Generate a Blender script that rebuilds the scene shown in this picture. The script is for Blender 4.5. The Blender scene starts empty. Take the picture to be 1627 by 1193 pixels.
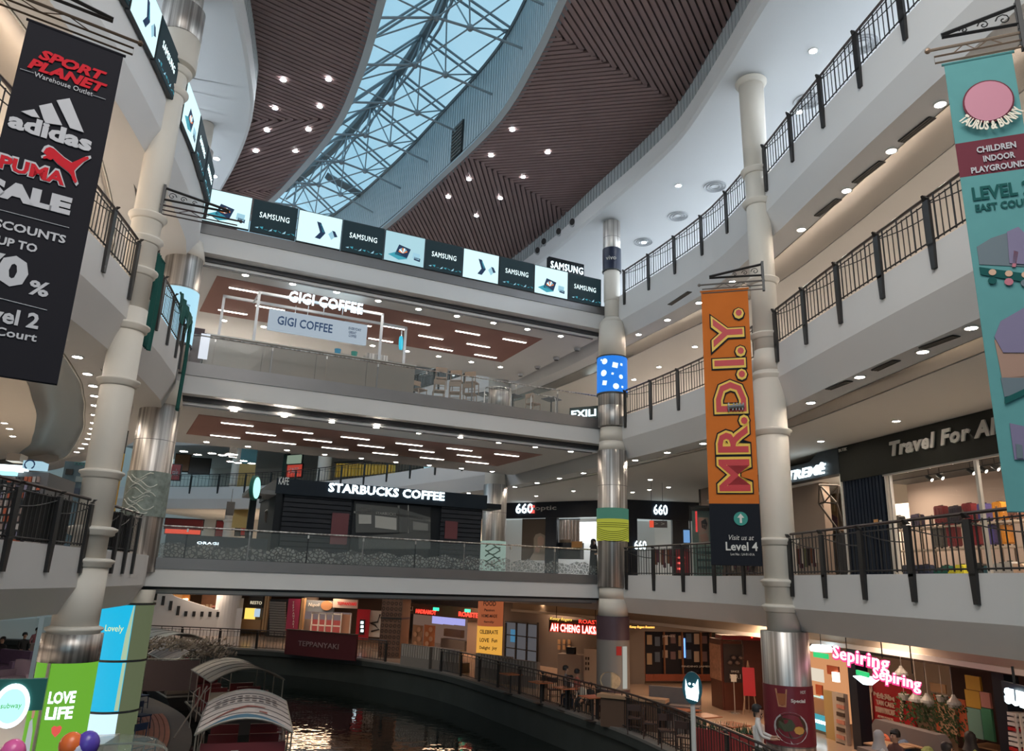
import bpy, bmesh, math, random
from mathutils import Vector, Matrix
random.seed(7)
C = bpy.context.scene.collection
PI = math.pi
# ------------------------------------------------------------------ camera, world, exposure
EYE = 4.235
cam = bpy.data.cameras.new('camera'); camo = bpy.data.objects.new('camera', cam); C.objects.link(camo)
cam.sensor_width = 36.0; cam.lens = 1190.0 / 1627.0 * 36.0; cam.clip_start = 0.05; cam.clip_end = 400
MR = ((0.99941919, 0.03407772, 0.0), (-0.00909114, 0.26662181, 0.96375835), (0.03284268, -0.96319859, 0.26677675))
camo.matrix_world = Matrix(((MR[0][0], -MR[0][1], -MR[0][2], 0), (MR[1][0], -MR[1][1], -MR[1][2], 0),
                            (MR[2][0], -MR[2][1], -MR[2][2], EYE), (0, 0, 0, 1)))
bpy.context.scene.camera = camo
W = bpy.data.worlds.new('world'); bpy.context.scene.world = W; W.use_nodes = True
wn = W.node_tree.nodes; wl = W.node_tree.links
bg = wn['Background']; bg.inputs[1].default_value = 1.35
tc = wn.new('ShaderNodeTexCoord'); nz = wn.new('ShaderNodeTexNoise'); nz.inputs['Scale'].default_value = 3.0; nz.inputs['Detail'].default_value = 5
cr = wn.new('ShaderNodeValToRGB'); cr.color_ramp.elements[0].position = 0.35; cr.color_ramp.elements[1].position = 0.75
cr.color_ramp.elements[0].color = (0.20, 0.44, 0.60, 1); cr.color_ramp.elements[1].color = (0.40, 0.62, 0.74, 1)
wl.new(tc.outputs['Generated'], nz.inputs['Vector']); wl.new(nz.outputs[0], cr.inputs[0]); wl.new(cr.outputs[0], bg.inputs[0])
vs = bpy.context.scene.view_settings
vs.view_transform = 'Standard'; vs.look = 'None'; vs.gamma = 1; vs.use_curve_mapping = False; vs.exposure = 0.0
bpy.context.scene.display_settings.display_device = 'sRGB'
cy = bpy.context.scene.cycles
cy.max_bounces = 7; cy.diffuse_bounces = 3; cy.glossy_bounces = 4; cy.transmission_bounces = 6; cy.transparent_max_bounces = 12
cy.sample_clamp_indirect = 4.0; cy.caustics_reflective = False; cy.caustics_refractive = False

def lamp(kind, loc, power, col, size=1.0, rot=(0, 0, 0), sy=None, spot=None):
    l = bpy.data.lights.new(kind.lower() + '_lamp', kind); l.energy = power; l.color = col
    if kind == 'AREA':
        l.size = size
        if sy: l.shape = 'RECTANGLE'; l.size_y = sy
    else: l.shadow_soft_size = size
    if spot: l.spot_size = spot; l.spot_blend = 0.8
    o = bpy.data.objects.new(kind.lower() + '_lamp', l); C.objects.link(o); o.location = loc; o.rotation_euler = rot
    return o
# fill lamps added out of view above the viewer to brighten the atrium
lamp('AREA', (0.5, -3, 18.4), 1700, (1.0, 0.95, 0.88), 12, (math.radians(24), 0, 0), 10)
lamp('AREA', (0, 3.5, 18.6), 1000, (1.0, 0.96, 0.92), 8, (math.radians(8), 0, 0), 5)
WRM = (1.0, 0.80, 0.60)
lamp('AREA', (-15.5, 17, 13.9), 420, (1, .84, .66), 3, (0, 0, 0), 3); lamp('AREA', (-14.5, 11, 13.9), 420, (1, .84, .66), 3, (0, 0, 0), 3)  # more fill, added to brighten the inner wall of the middle left balcony
# unseen area lamps added deep inside the balcony floors (second and third storey)
for x, y in ((19, 13), (18.5, 21), (16, 30), (11, 40), (-19.5, 13), (-20.5, 21), (-24, 31)):
    lamp('AREA', (x, y, 13.9), 520, (1.0, 0.90, 0.80), 5, (0, 0, 0), 3); lamp('AREA', (x, y, 18.8), 2700, (0.72, 0.86, 1.0), 5, (0, 0, 0), 3)
# area lamps added to light the first upper storey shops, the corridor edge is lit by its downlights
for x, y, p in ((15.2, 21.0, 260), (13.4, 27.6, 160), (5.5, 49.5, 200), (12, 50, 260), (16.5, 33, 260), (-17, 16, 260), (-19, 25, 260), (-22, 66, 700), (-4, 60, 600)):
    lamp('AREA', (x, y, 8.25), p, WRM if x > 12.9 or x < 0 else (0.9, 0.96, 1.0), 3.5, (0, 0, 0), 2.2)
# unseen area lamps added under the first storey slab over the food street and the left lounge
for x, y, p, c in ((8.5, 33.0, 150, (1, .66, .42)), (7.6, 26.0, 150, (1, .66, .42)), (9.6, 20.5, 110, (1, .7, .5)), (10.5, 14.5, 90, (1, .75, .55)), (3.2, 41.5, 150, (1, .62, .38)), (-3.0, 47.0, 150, (1, .6, .36)), (-12, 51.5, 150, (1, .66, .42)), (-21, 55, 110, (1, .75, .55)), (-13.5, 19.5, 150, (1, .82, .66)), (-12.5, 13, 100, (1, .82, .66)), (-17, 24, 260, (1, .82, .7)), (-17, 17, 200, (1, .82, .7))):
    lamp('AREA', (x, y, 3.2), p, c, 2.6, (0, 0, 0), 1.6)
ADDED_LAMPS = True

# ------------------------------------------------------------------ pixel ray -> world
def at(px, py, z=None, D=None):
    c = (px - 813.5, py - 596.5, 1190.0)
    r = [sum(MR[i][j] * c[j] for j in range(3)) for i in range(3)]
    k = (z - EYE) / r[2] if z is not None else D / math.hypot(r[0], r[1])
    return Vector((r[0] * k, r[1] * k, r[2] * k + EYE))

# ------------------------------------------------------------------ materials
MATS = {}
def mat(name, col=(0.8, 0.8, 0.8), rough=0.5, metal=0.0, emit=None, es=1.0, noise=0.0, nscale=4.0, bump=0.0, bscale=30.0, trans=0.0, alpha=1.0, spec=0.5, coat=0.0):
    if name in MATS: return MATS[name]
    m = bpy.data.materials.new(name); m.use_nodes = True; nt = m.node_tree; b = nt.nodes['Principled BSDF']
    b.inputs['Base Color'].default_value = (*col, 1); b.inputs['Roughness'].default_value = rough; b.inputs['Metallic'].default_value = metal
    b.inputs['Specular IOR Level'].default_value = spec
    if coat: b.inputs['Coat Weight'].default_value = coat
    if trans: b.inputs['Transmission Weight'].default_value = trans
    if alpha < 1: b.inputs['Alpha'].default_value = alpha
    if emit: b.inputs['Emission Color'].default_value = (*emit, 1); b.inputs['Emission Strength'].default_value = es
    if noise or bump:
        t = nt.nodes.new('ShaderNodeTexCoord')
    if noise:
        n = nt.nodes.new('ShaderNodeTexNoise'); n.inputs['Scale'].default_value = nscale; n.inputs['Detail'].default_value = 4
        mx = nt.nodes.new('ShaderNodeMix'); mx.data_type = 'RGBA'
        mx.inputs[6].default_value = (*[max(0, c * (1 - noise)) for c in col], 1); mx.inputs[7].default_value = (*[min(1, c * (1 + noise)) for c in col], 1)
        nt.links.new(t.outputs['Object'], n.inputs['Vector']); nt.links.new(n.outputs[0], mx.inputs[0]); nt.links.new(mx.outputs[2], b.inputs['Base Color'])
    if bump:
        n2 = nt.nodes.new('ShaderNodeTexNoise'); n2.inputs['Scale'].default_value = bscale
        bp_ = nt.nodes.new('ShaderNodeBump'); bp_.inputs['Strength'].default_value = bump; bp_.inputs['Distance'].default_value = 0.03
        nt.links.new(t.outputs['Object'], n2.inputs['Vector']); nt.links.new(n2.outputs[0], bp_.inputs['Height']); nt.links.new(bp_.outputs[0], b.inputs['Normal'])
    MATS[name] = m
    return m
def glow(name, col, s=1.0):
    return mat(name, (0.02, 0.02, 0.02), 0.6, emit=col, es=s, spec=0.1)
WHITE = mat('white_plaster', (0.69, 0.675, 0.665), 0.7, noise=0.04, nscale=0.7)
SOFFIT = mat('warm_white_soffit', (0.75, 0.70, 0.64), 0.75, noise=0.02, nscale=0.5)
CEIL = mat('ceiling_paint', (0.78, 0.77, 0.75), 0.8, noise=0.02, nscale=0.5)
COVE = mat('cove_metal_paint', (0.58, 0.52, 0.46), 0.24, metal=0.75, noise=0.03, nscale=0.6)
COLW = mat('column_paint', (0.72, 0.66, 0.58), 0.55, noise=0.03, nscale=1.5)
STEEL = mat('brushed_steel', (0.56, 0.52, 0.49), 0.40, metal=0.85)
_nt = STEEL.node_tree; _t = _nt.nodes.new('ShaderNodeTexCoord'); _mp = _nt.nodes.new('ShaderNodeMapping'); _mp.inputs['Scale'].default_value = (7, 7, 0.05); _n = _nt.nodes.new('ShaderNodeTexNoise'); _n.inputs['Scale'].default_value = 1.6
_r = _nt.nodes.new('ShaderNodeValToRGB'); _r.color_ramp.elements[0].position = .35; _r.color_ramp.elements[0].color = (.30, .27, .25, 1); _r.color_ramp.elements[1].position = .68; _r.color_ramp.elements[1].color = (.78, .74, .70, 1)  # vertical streaks in the base colour imitate stretched reflections on the metal
_nt.links.new(_t.outputs['Object'], _mp.inputs[0]); _nt.links.new(_mp.outputs[0], _n.inputs['Vector']); _nt.links.new(_n.outputs[0], _r.inputs[0]); _nt.links.new(_r.outputs[0], _nt.nodes['Principled BSDF'].inputs['Base Color'])
BAND = mat('steel_band', (0.22, 0.21, 0.21), 0.45, metal=0.6, noise=0.08, nscale=1.5)
BLACK = mat('black_iron', (0.018, 0.016, 0.016), 0.42)
BRONZE = mat('bronze_rail', (0.07, 0.05, 0.045), 0.35, metal=0.3)
DARK = mat('matt_black_panel', (0.010, 0.012, 0.015), 0.6, spec=0.15)
CHAR = mat('charcoal_slat', (0.022, 0.024, 0.03), 0.6, spec=0.15, noise=0.2, nscale=3)
WOODC = mat('wood_slat', (0.215, 0.138, 0.130), 0.6, noise=0.15, nscale=1.0)
WOODB = mat('wood_backing', (0.05, 0.03, 0.028), 0.8)
PANEL = mat('terracotta_panel', (0.27, 0.125, 0.10), 0.65, noise=0.06, nscale=1.0)
GREYSLAT = mat('grey_curb_slat', (0.42, 0.46, 0.48), 0.5)
GREYGAP = mat('grey_curb_gap', (0.14, 0.17, 0.19), 0.8)
TRUSS = mat('truss_paint', (0.30, 0.34, 0.37), 0.5)
RIDGE = mat('ridge_paint', (0.17, 0.19, 0.20), 0.5)
FLOOR = mat('polished_tile', (0.54, 0.52, 0.50), 0.12, noise=0.05, nscale=0.6)
LWHITE = glow('lamp_white', (1.0, 0.90, 0.76), 130)
LCOOL = glow('lamp_cool', (0.86, 0.93, 1.0), 220)
LBAR = glow('lamp_bar', (1.0, 0.92, 0.82), 9)
BLUEWHITE = glow('lit_letter_white', (0.75, 0.93, 1.0), 3.2)
GLASS = mat('clear_glass', (0.45, 0.52, 0.50), 0.02, alpha=0.08, spec=0.7)
SHOPGLASS = mat('shop_glass', (0.3, 0.33, 0.33), 0.02, alpha=0.05, spec=0.5)

# ------------------------------------------------------------------ mesh builder
class MB:
    def __init__(s): s.v = []; s.f = []; s.mi = []; s.m = 0; s.sm = []; s.smooth = False
    def add(s, vs, fs):
        b = len(s.v); s.v += [tuple(p) for p in vs]
        for f in fs: s.f.append(tuple(b + i for i in f)); s.mi.append(s.m); s.sm.append(s.smooth)
        return s
    def box(s, x0, x1, y0, y1, z0, z1):
        v = [(x, y, z) for z in (z0, z1) for y in (y0, y1) for x in (x0, x1)]
        return s.add(v, [(0, 2, 3, 1), (4, 5, 7, 6), (0, 1, 5, 4), (2, 6, 7, 3), (0, 4, 6, 2), (1, 3, 7, 5)])
    def cbox(s, c, d, rz=0.0, tilt=None):
        ca, sa = math.cos(rz), math.sin(rz); v = []
        for z in (-.5, .5):
            for y in (-.5, .5):
                for x in (-.5, .5):
                    X, Y, Z = x * d[0], y * d[1], z * d[2]
                    if tilt: Y, Z = Y * math.cos(tilt) - Z * math.sin(tilt), Y * math.sin(tilt) + Z * math.cos(tilt)
                    v.append((c[0] + X * ca - Y * sa, c[1] + X * sa + Y * ca, c[2] + Z))
        return s.add(v, [(0, 2, 3, 1), (4, 5, 7, 6), (0, 1, 5, 4), (2, 6, 7, 3), (0, 4, 6, 2), (1, 3, 7, 5)])
    def prism(s, poly, z0, z1):
        n = len(poly); v = [(x, y, z0) for x, y in poly] + [(x, y, z1) for x, y in poly]
        a = sum(poly[i][0] * poly[(i + 1) % n][1] - poly[(i + 1) % n][0] * poly[i][1] for i in range(n))
        if a < 0: v = [(x, y, z0) for x, y in poly[::-1]] + [(x, y, z1) for x, y in poly[::-1]]
        return s.add(v, [tuple(range(n - 1, -1, -1)), tuple(range(n, 2 * n))] + [(i, (i + 1) % n, n + (i + 1) % n, n + i) for i in range(n)])
    def xz(s, poly, y0, y1):            # polygon given in x,z, thickness in y (y0 is the front)
        n = len(poly); a = sum(poly[i][0] * poly[(i + 1) % n][1] - poly[(i + 1) % n][0] * poly[i][1] for i in range(n))
        if a < 0: poly = poly[::-1]
        v = [(x, y0, z) for x, z in poly] + [(x, y1, z) for x, z in poly]
        return s.add(v, [tuple(range(n)), tuple(range(2 * n - 1, n - 1, -1))] + [(i, n + i, n + (i + 1) % n, (i + 1) % n) for i in range(n)])
    def tube(s, pts, r, n=6, cap=True, r1=None):
        pts = [Vector(p) for p in pts]; rings = []
        for i, p in enumerate(pts):
            t = (pts[min(i + 1, len(pts) - 1)] - pts[max(i - 1, 0)]).normalized()
            a = Vector((0, 0, 1)) if abs(t.z) < 0.9 else Vector((1, 0, 0))
            u = t.cross(a).normalized(); w = t.cross(u)
            rr = r if r1 is None else r + (r1 - r) * i / (len(pts) - 1)
            rings.append([p + u * rr * math.cos(2 * PI * k / n) + w * rr * math.sin(2 * PI * k / n) for k in range(n)])
        v = [q for g in rings for q in g]; f = []
        for i in range(len(pts) - 1):
            for k in range(n):
                f.append((i * n + k, (i + 1) * n + k, (i + 1) * n + (k + 1) % n, i * n + (k + 1) % n))
        if cap: f.append(tuple(range(n))); f.append(tuple(range((len(pts) - 1) * n + n - 1, (len(pts) - 1) * n - 1, -1)))
        return s.add(v, f)
    def lathe(s, prof, c=(0, 0, 0), n=32, a0=0.0, a1=2 * PI, cap=True):      # prof: (r, z)
        full = abs(a1 - a0 - 2 * PI) < 1e-6; m = n if full else n + 1; v = []; f = []
        for r, z in prof:
            for k in range(m):
                a = a0 + (a1 - a0) * k / n; v.append((c[0] + r * math.cos(a), c[1] + r * math.sin(a), c[2] + z))
        for i in range(len(prof) - 1):
            for k in range(n):
                k2 = (k + 1) % m; f.append((i * m + k, i * m + k2, (i + 1) * m + k2, (i + 1) * m + k))
        if cap and full: f.append(tuple(range(m - 1, -1, -1))); f.append(tuple(range((len(prof) - 1) * m, len(prof) * m)))
        return s.add(v, f)
    def sweep(s, path, prof, side=1, closed=False):        # path 2D points, prof (offset, z)
        N = normals(path, side); v = []; f = []; m = len(prof)
        for p, nn in zip(path, N):
            for o, z in prof: v.append((p[0] + nn[0] * o, p[1] + nn[1] * o, z))
        for i in range(len(path) - 1):
            for k in range(m if closed else m - 1):
                k2 = (k + 1) % m
                q = (i * m + k, i * m + k2, (i + 1) * m + k2, (i + 1) * m + k)
                f.append(q if side > 0 else q[::-1])
        if closed:
            e = tuple(range(m)); g = tuple((len(path) - 1) * m + k for k in range(m - 1, -1, -1)); f += [e, g]
        return s.add(v, f)
    def ball(s, c, r, n=10, sz=1.0):
        pr = [(r * math.sin(PI * i / (n // 2 + 1)), -r * sz * math.cos(PI * i / (n // 2 + 1))) for i in range(n // 2 + 2)]
        pr[0] = (r * 0.02, pr[0][1]); pr[-1] = (r * 0.02, pr[-1][1])
        return s.lathe(pr, c, n)
    def wbuild(s, name, m, parent, kind=None):      # vertices given in world space, parent an unscaled empty turned about z
        a = -parent.rotation_euler.z; l = parent.location; ca, sa = math.cos(a), math.sin(a)
        s.v = [((x - l.x) * ca - (y - l.y) * sa, (x - l.x) * sa + (y - l.y) * ca, z - l.z) for x, y, z in s.v]
        return s.build(name, m, parent, kind)
    def build(s, name, m, parent=None, kind=None, loc=None):
        me = bpy.data.meshes.new(name); me.from_pydata(s.v, [], s.f)
        for x in (m if isinstance(m, (list, tuple)) else [m]): me.materials.append(x)
        if any(s.mi): me.polygons.foreach_set('material_index', s.mi)
        if any(s.sm): me.polygons.foreach_set('use_smooth', s.sm)
        me.update()
        o = bpy.data.objects.new(name, me); C.objects.link(o)
        if parent is not None: o.parent = parent
        if kind: o['kind'] = kind
        if loc: o.location = loc
        return o
def normals(path, side=1):
    out = []
    for i in range(len(path)):
        a, b = path[max(i - 1, 0)], path[min(i + 1, len(path) - 1)]
        dx, dy = b[0] - a[0], b[1] - a[1]; L = math.hypot(dx, dy) or 1
        out.append((dy / L * side, -dx / L * side))
    return out
def offset(path, d, side=1): return [(p[0] + n[0] * d, p[1] + n[1] * d) for p, n in zip(path, normals(path, side))]
def smooth(pts, step=0.7):
    out = []
    for i in range(len(pts) - 1):
        p0 = pts[max(i - 1, 0)]; p1 = pts[i]; p2 = pts[i + 1]; p3 = pts[min(i + 2, len(pts) - 1)]
        n = max(1, round(math.hypot(p2[0] - p1[0], p2[1] - p1[1]) / step))
        for k in range(n):
            t = k / n
            out.append(tuple(0.5 * (2 * p1[j] + (p2[j] - p0[j]) * t + (2 * p0[j] - 5 * p1[j] + 4 * p2[j] - p3[j]) * t * t + (3 * p1[j] - p0[j] - 3 * p2[j] + p3[j]) * t ** 3) for j in range(2)))
    out.append(tuple(pts[-1])); return out
def arclen(path):
    L = [0]
    for a, b in zip(path, path[1:]): L.append(L[-1] + math.hypot(b[0] - a[0], b[1] - a[1]))
    return L
def along(path, L, s):
    s = max(0, min(s, L[-1]))
    for i in range(len(path) - 1):
        if L[i + 1] >= s or i == len(path) - 2:
            t = (s - L[i]) / max(1e-9, L[i + 1] - L[i]); a, b = path[i], path[i + 1]
            return (a[0] + (b[0] - a[0]) * t, a[1] + (b[1] - a[1]) * t), math.atan2(b[1] - a[1], b[0] - a[0])
def cut(path, y0, y1): return [p for p in path if y0 <= p[1] <= y1]
def xat(path, y):
    for a, b in zip(path, path[1:]):
        if min(a[1], b[1]) <= y <= max(a[1], b[1]) and a[1] != b[1]: return a[0] + (b[0] - a[0]) * (y - a[1]) / (b[1] - a[1])
    return path[-1][0]

def thing(name, label, cat, loc=(0, 0, 0), rz=0.0, group=None):
    o = bpy.data.objects.new(name, None); C.objects.link(o); o.location = loc; o.rotation_euler = (0, 0, rz); o.empty_display_size = 0.2
    o['label'] = label; o['category'] = cat
    if group: o['group'] = group
    return o
def tag(o, label, cat, group=None, kind=None):
    o['label'] = label; o['category'] = cat
    if group: o['group'] = group
    if kind: o['kind'] = kind
    return o
def dup(o, parent=None):
    c = o.copy(); C.objects.link(c)
    if parent is not None: c.parent = parent
    for ch in list(o.children): dup(ch, c)
    return c
FONT = bpy.data.fonts.load('<builtin>') if False else None
def textmesh(s, w=None, h=1.0, depth=0.02, bold=0.0, shear=0.0, sp=1.0, res=2):
    cu = bpy.data.curves.new('t', 'FONT'); cu.body = s; cu.extrude = 0.01; cu.offset = bold; cu.shear = shear; cu.space_character = sp
    cu.resolution_u = res; cu.align_x = 'CENTER'; cu.size = 1.0
    o = bpy.data.objects.new('t', cu); C.objects.link(o)
    dg = bpy.context.evaluated_depsgraph_get(); dg.update()
    me = bpy.data.meshes.new_from_object(o.evaluated_get(dg), depsgraph=dg)
    bpy.data.objects.remove(o); bpy.data.curves.remove(cu)
    v = [p.co.copy() for p in me.vertices]
    if not v: return me
    x0, x1 = min(p.x for p in v), max(p.x for p in v); y0, y1 = min(p.y for p in v), max(p.y for p in v)
    sy = h / max(1e-6, y1 - y0); sx = (w / max(1e-6, x1 - x0)) if w else sy
    for p, q in zip(me.vertices, v):
        p.co = ((q.x - (x0 + x1) / 2) * sx, (-depth if q.z > 0 else 0.0), (q.y - (y0 + y1) / 2) * sy)
    me.materials.clear(); me.update()
    return me
def text(s, m, parent, x, y, z, w=None, h=0.3, depth=0.02, name='lettering', cyl=None, rot=0.0, **k):
    """letters in the parent's frame: x right, front faces -y; cyl=(radius) wraps them round the z axis"""
    me = textmesh(s, w, h, depth, **k); me.materials.append(m)
    if rot:
        ca, sa = math.cos(rot), math.sin(rot)
        for p in me.vertices: p.co = (p.co.x * ca - p.co.z * sa, p.co.y, p.co.x * sa + p.co.z * ca)
    if cyl:
        for p in me.vertices:
            a = (p.co.x + x) / cyl - PI / 2; r = cyl + 0.004 - p.co.y
            p.co = (r * math.cos(a), r * math.sin(a), p.co.z + z)
    o = bpy.data.objects.new(name, me); C.objects.link(o); o.parent = parent
    if not cyl: o.location = (x, y, z)
    return o
# ------------------------------------------------------------------ plan of the building
RE = smooth([(9.0, -14), (8.9, -4), (8.75, 4), (8.3, 9), (7.85, 12), (7.5, 14.5), (7.2, 17), (6.95, 19.3), (6.45, 22.6), (5.5, 25.4), (4.15, 28.6), (2.3, 33), (-0.7, 38.6), (-5, 44), (-10, 49.5), (-16, 54.5), (-23, 58), (-33, 60.5)])
LE = smooth([(-8.3, -14), (-8.1, -4), (-8.0, 4), (-8.05, 9), (-8.2, 12), (-8.45, 14.3), (-8.75, 16.3), (-9.0, 17.8), (-9.4, 19.6), (-10.1, 21.9), (-12.3, 25.8), (-16, 31), (-21, 36), (-28, 41), (-40, 47)])
LC = smooth([(-8.8, -14), (-8.8, 4), (-8.95, 10), (-9.2, 13), (-9.65, 15.3), (-10.08, 16.7), (-10.68, 18.25), (-11.2, 19.5), (-11.81, 20.7), (-12.46, 22), (-13.24, 23.4), (-14.6, 25.9), (-15.9, 28), (-17.45, 30.4), (-20, 34), (-25, 39), (-38, 46)])
LEV = [dict(n=1, F=4.64, fb=3.86, sz=3.33), dict(n=2, F=10.57, fb=9.67, sz=8.95), dict(n=3, F=15.58, fb=14.52, sz=13.93)]
for d in LEV:
    F, fb, sz = d['F'], d['fb'], d['sz']
    for side, path, tagname in ((1, RE, 'right'), (-1, LE, 'left')):
        m = MB()
        m.sweep(path, [(0, F), (0, fb), (0.3, sz), (1.05, sz), (1.05, F - 0.05)], side, closed=True)
        m.build('balcony_slab', WHITE, kind='structure')
        m = MB(); m.sweep(path, [(1.05, F - 0.02), (1.05, F - 0.12), (15, F - 0.12), (15, F - 0.02)], side, closed=True)
        m.build('floor', FLOOR, kind='structure')
        cp, a = (path, 1.0) if side == 1 else (LC, 0.25)
        if side == -1:
            m = MB(); m.sweep(cp, [(-0.35, sz + 0.02), (0.25, sz + 0.02), (0.25, sz + 0.10), (-0.35, sz + 0.10)], side, closed=True); m.build('soffit_strip', WHITE, kind='structure')
        m = MB(); m.smooth = True
        m.sweep(cp, [(a, sz + 0.03), (a + 0.04, sz + 0.03), (a + 0.06, sz + 0.22), (a + 0.35, sz + 0.42), (a + 0.8, sz + 0.50), (a + 1.25, sz + 0.46), (a + 1.55, sz + 0.30)], side)
        m.build('ceiling_cove', COVE, kind='structure')
        m = MB(); m.sweep(cp, [(a + 0.02, sz), (a + 0.05, sz), (a + 0.05, sz + 0.05), (a + 0.02, sz + 0.05)], side, closed=True)
        m.build('cove_trim', mat('trim_light', (0.85, 0.82, 0.75), 0.35), kind='structure')
        m = MB(); m.sweep(cp, [(a + 1.5, sz + 0.30), (14.5, sz + 0.30), (14.5, sz + 0.5), (a + 1.5, sz + 0.5)], side, closed=True)
        m.build('ceiling', SOFFIT, kind='structure')
# upper white ceiling and its hanging edge band, either side
for side, path in ((1, RE), (-1, LE)):
    m = MB(); m.sweep(path, [(-1.05, 19.75), (-1.05, 19.12), (-0.95, 19.03), (14.5, 19.03), (14.5, 19.2), (-0.9, 19.2), (-0.9, 19.75)], side, closed=True)
    m.build('ceiling', mat('cool_ceiling_paint', (0.80, 0.81, 0.82), 0.75), kind='structure')
    m = MB(); pth = smooth(offset(path, -1.02, side), 5.0)
    pp = offset(path, -1.02, side); L = arclen(pp); s = 12.0
    m.sweep(pp, [(0.06, 19.7), (0.06, 20.6), (0.12, 20.6), (0.12, 19.7)], side, closed=True); m.build('ceiling_edge_backing', GREYGAP, kind='structure')
    m = MB()
    while s < L[-1] - 3:
        (x, y), a = along(pp, L, s); m.cbox((x, y, 20.1), (0.19, 0.05, 0.86), a); s += 0.24
    m.build('ceiling_edge_slats', GREYSLAT, kind='structure')
    m = MB(); m.sweep(path, [(14.5, -1), (14.5, 20), (14.8, 20), (14.8, -1)], side, closed=True)
    m.build('wall_right' if side == 1 else 'wall_left', SOFFIT, kind='structure')
# end wall far behind everything
m = MB(); m.box(-60, 30, 78, 78.4, -1, 26); m.build('wall_back', SOFFIT, kind='structure')
m = MB(); m.box(-46.4, -46, 20, 78, -3, 26); m.build('blocking_wall_left_far', SOFFIT, kind='structure')  # added to shut sky light out of the open far left end
for xa, xb in ((-24, -9), (9, 24)):
    m = MB(); m.box(xa, xb, -14.4, -14, -3, 20.5); m.build('blocking_wall_front', SOFFIT, kind='structure')  # unseen end walls added to keep sky light out of the side wings

# ------------------------------------------------------------------ wood slat ceiling and skylight
CR = smooth([(4.2, -14), (4.2, -4), (3.9, 4), (3.3, 9), (2.6, 12.2), (1.75, 15.2), (1.06, 17.8), (0.38, 20.3), (-0.86, 23.7), (-3.25, 27.8), (-6.3, 32.6), (-10, 37.5), (-15, 42.5), (-22, 46.5)])
CL = smooth([(-1.6, -14), (-1.5, -4), (-1.5, 4), (-1.9, 9), (-2.5, 13), (-3.3, 15.6), (-4.14, 18.1), (-5.3, 21.2), (-6.8, 24.4), (-9.0, 27.7), (-11.7, 31.2), (-15.5, 35), (-20, 38.5), (-26, 42)])
WZ = 20.42
def strip_between(pa, pb, z0, z1, n=90):
    La, Lb = arclen(pa), arclen(pb); m = MB(); v = []; f = []
    for i in range(n + 1):
        (ax, ay), _ = along(pa, La, La[-1] * i / n); (bx, by), _ = along(pb, Lb, Lb[-1] * i / n)
        v += [(ax, ay, z0), (bx, by, z0), (bx, by, z1), (ax, ay, z1)]
    for i in range(n):
        a = 4 * i; b = a + 4
        for k in range(4): f.append((a + k, a + (k + 1) % 4, b + (k + 1) % 4, b + k))
    m.add(v, f); return m
BR_ = offset(RE, -1.0, 1); BL_ = offset(LE, -1.0, -1)
strip_between(CR, BR_, WZ + 0.09, WZ + 0.2).build('ceiling_wood_backing', WOODB, kind='structure')
strip_between(CL, BL_, WZ + 0.09, WZ + 0.2).build('ceiling_wood_backing', WOODB, kind='structure')
def slats(poly, ang, pitch, wid, name='wood_slats'):
    """parallel boards clipped to a plan polygon"""
    ca, sa = math.cos(ang), math.sin(ang); P = [(x * ca + y * sa, -x * sa + y * ca) for x, y in poly]
    m = MB(); v = min(p[1] for p in P); vm = max(p[1] for p in P)
    while v < vm:
        xs = []
        for i in range(len(P)):
            a, b = P[i], P[(i + 1) % len(P)]
            if (a[1] - v) * (b[1] - v) < 0: xs.append(a[0] + (b[0] - a[0]) * (v - a[1]) / (b[1] - a[1]))
        xs.sort()
        for u0, u1 in zip(xs[::2], xs[1::2]):
            if u1 - u0 > 0.1:
                uc = (u0 + u1) / 2; m.cbox((uc * ca - v * sa, uc * sa + v * ca, WZ + 0.03), (u1 - u0, wid, 0.11), ang)
        v += pitch
    return m
def region(pa, pb, ta0, ta1, tb0, tb1):      # plan polygon between two edges, limits given by Y on each
    A = [p for p in pa if ta0 < p[1] < ta1]; B = [p for p in pb if tb0 < p[1] < tb1]
    A = [(xat(pa, ta0), ta0)] + A + [(xat(pa, ta1), ta1)]; B = [(xat(pb, tb0), tb0)] + B + [(xat(pb, tb1), tb1)]
    return A + B[::-1]
wl_ = bpy.data.objects.new('slatted_wood_ceiling', None); C.objects.link(wl_); wl_['kind'] = 'structure'
angB = math.atan2(-0.67, 3.58); angA = math.atan2(8.2, 1.07); angC = math.atan2(2.52, 1.43); angL = math.atan2(2.14, 3.04)
for rg, an in ((region(CR, BR_, 26.0, 42.0, 30.6, 47.5), angA), (region(CR, BR_, 19.1, 26.0, 22.4, 30.6), angB), (region(CR, BR_, 8.0, 19.1, 8.5, 22.4), angC),
               (region(CL, BL_, 24.0, 29.5, 24.3, 29.7), math.atan2(0.55, -1)), (region(CL, BL_, 8.0, 24.0, 8.0, 24.3), angL), (region(CL, BL_, 29.5, 38, 29.7, 38.5), angL)):
    slats(rg, an, 0.2, 0.145).build('wood_slats', WOODC, wl_, kind='stuff')
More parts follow.
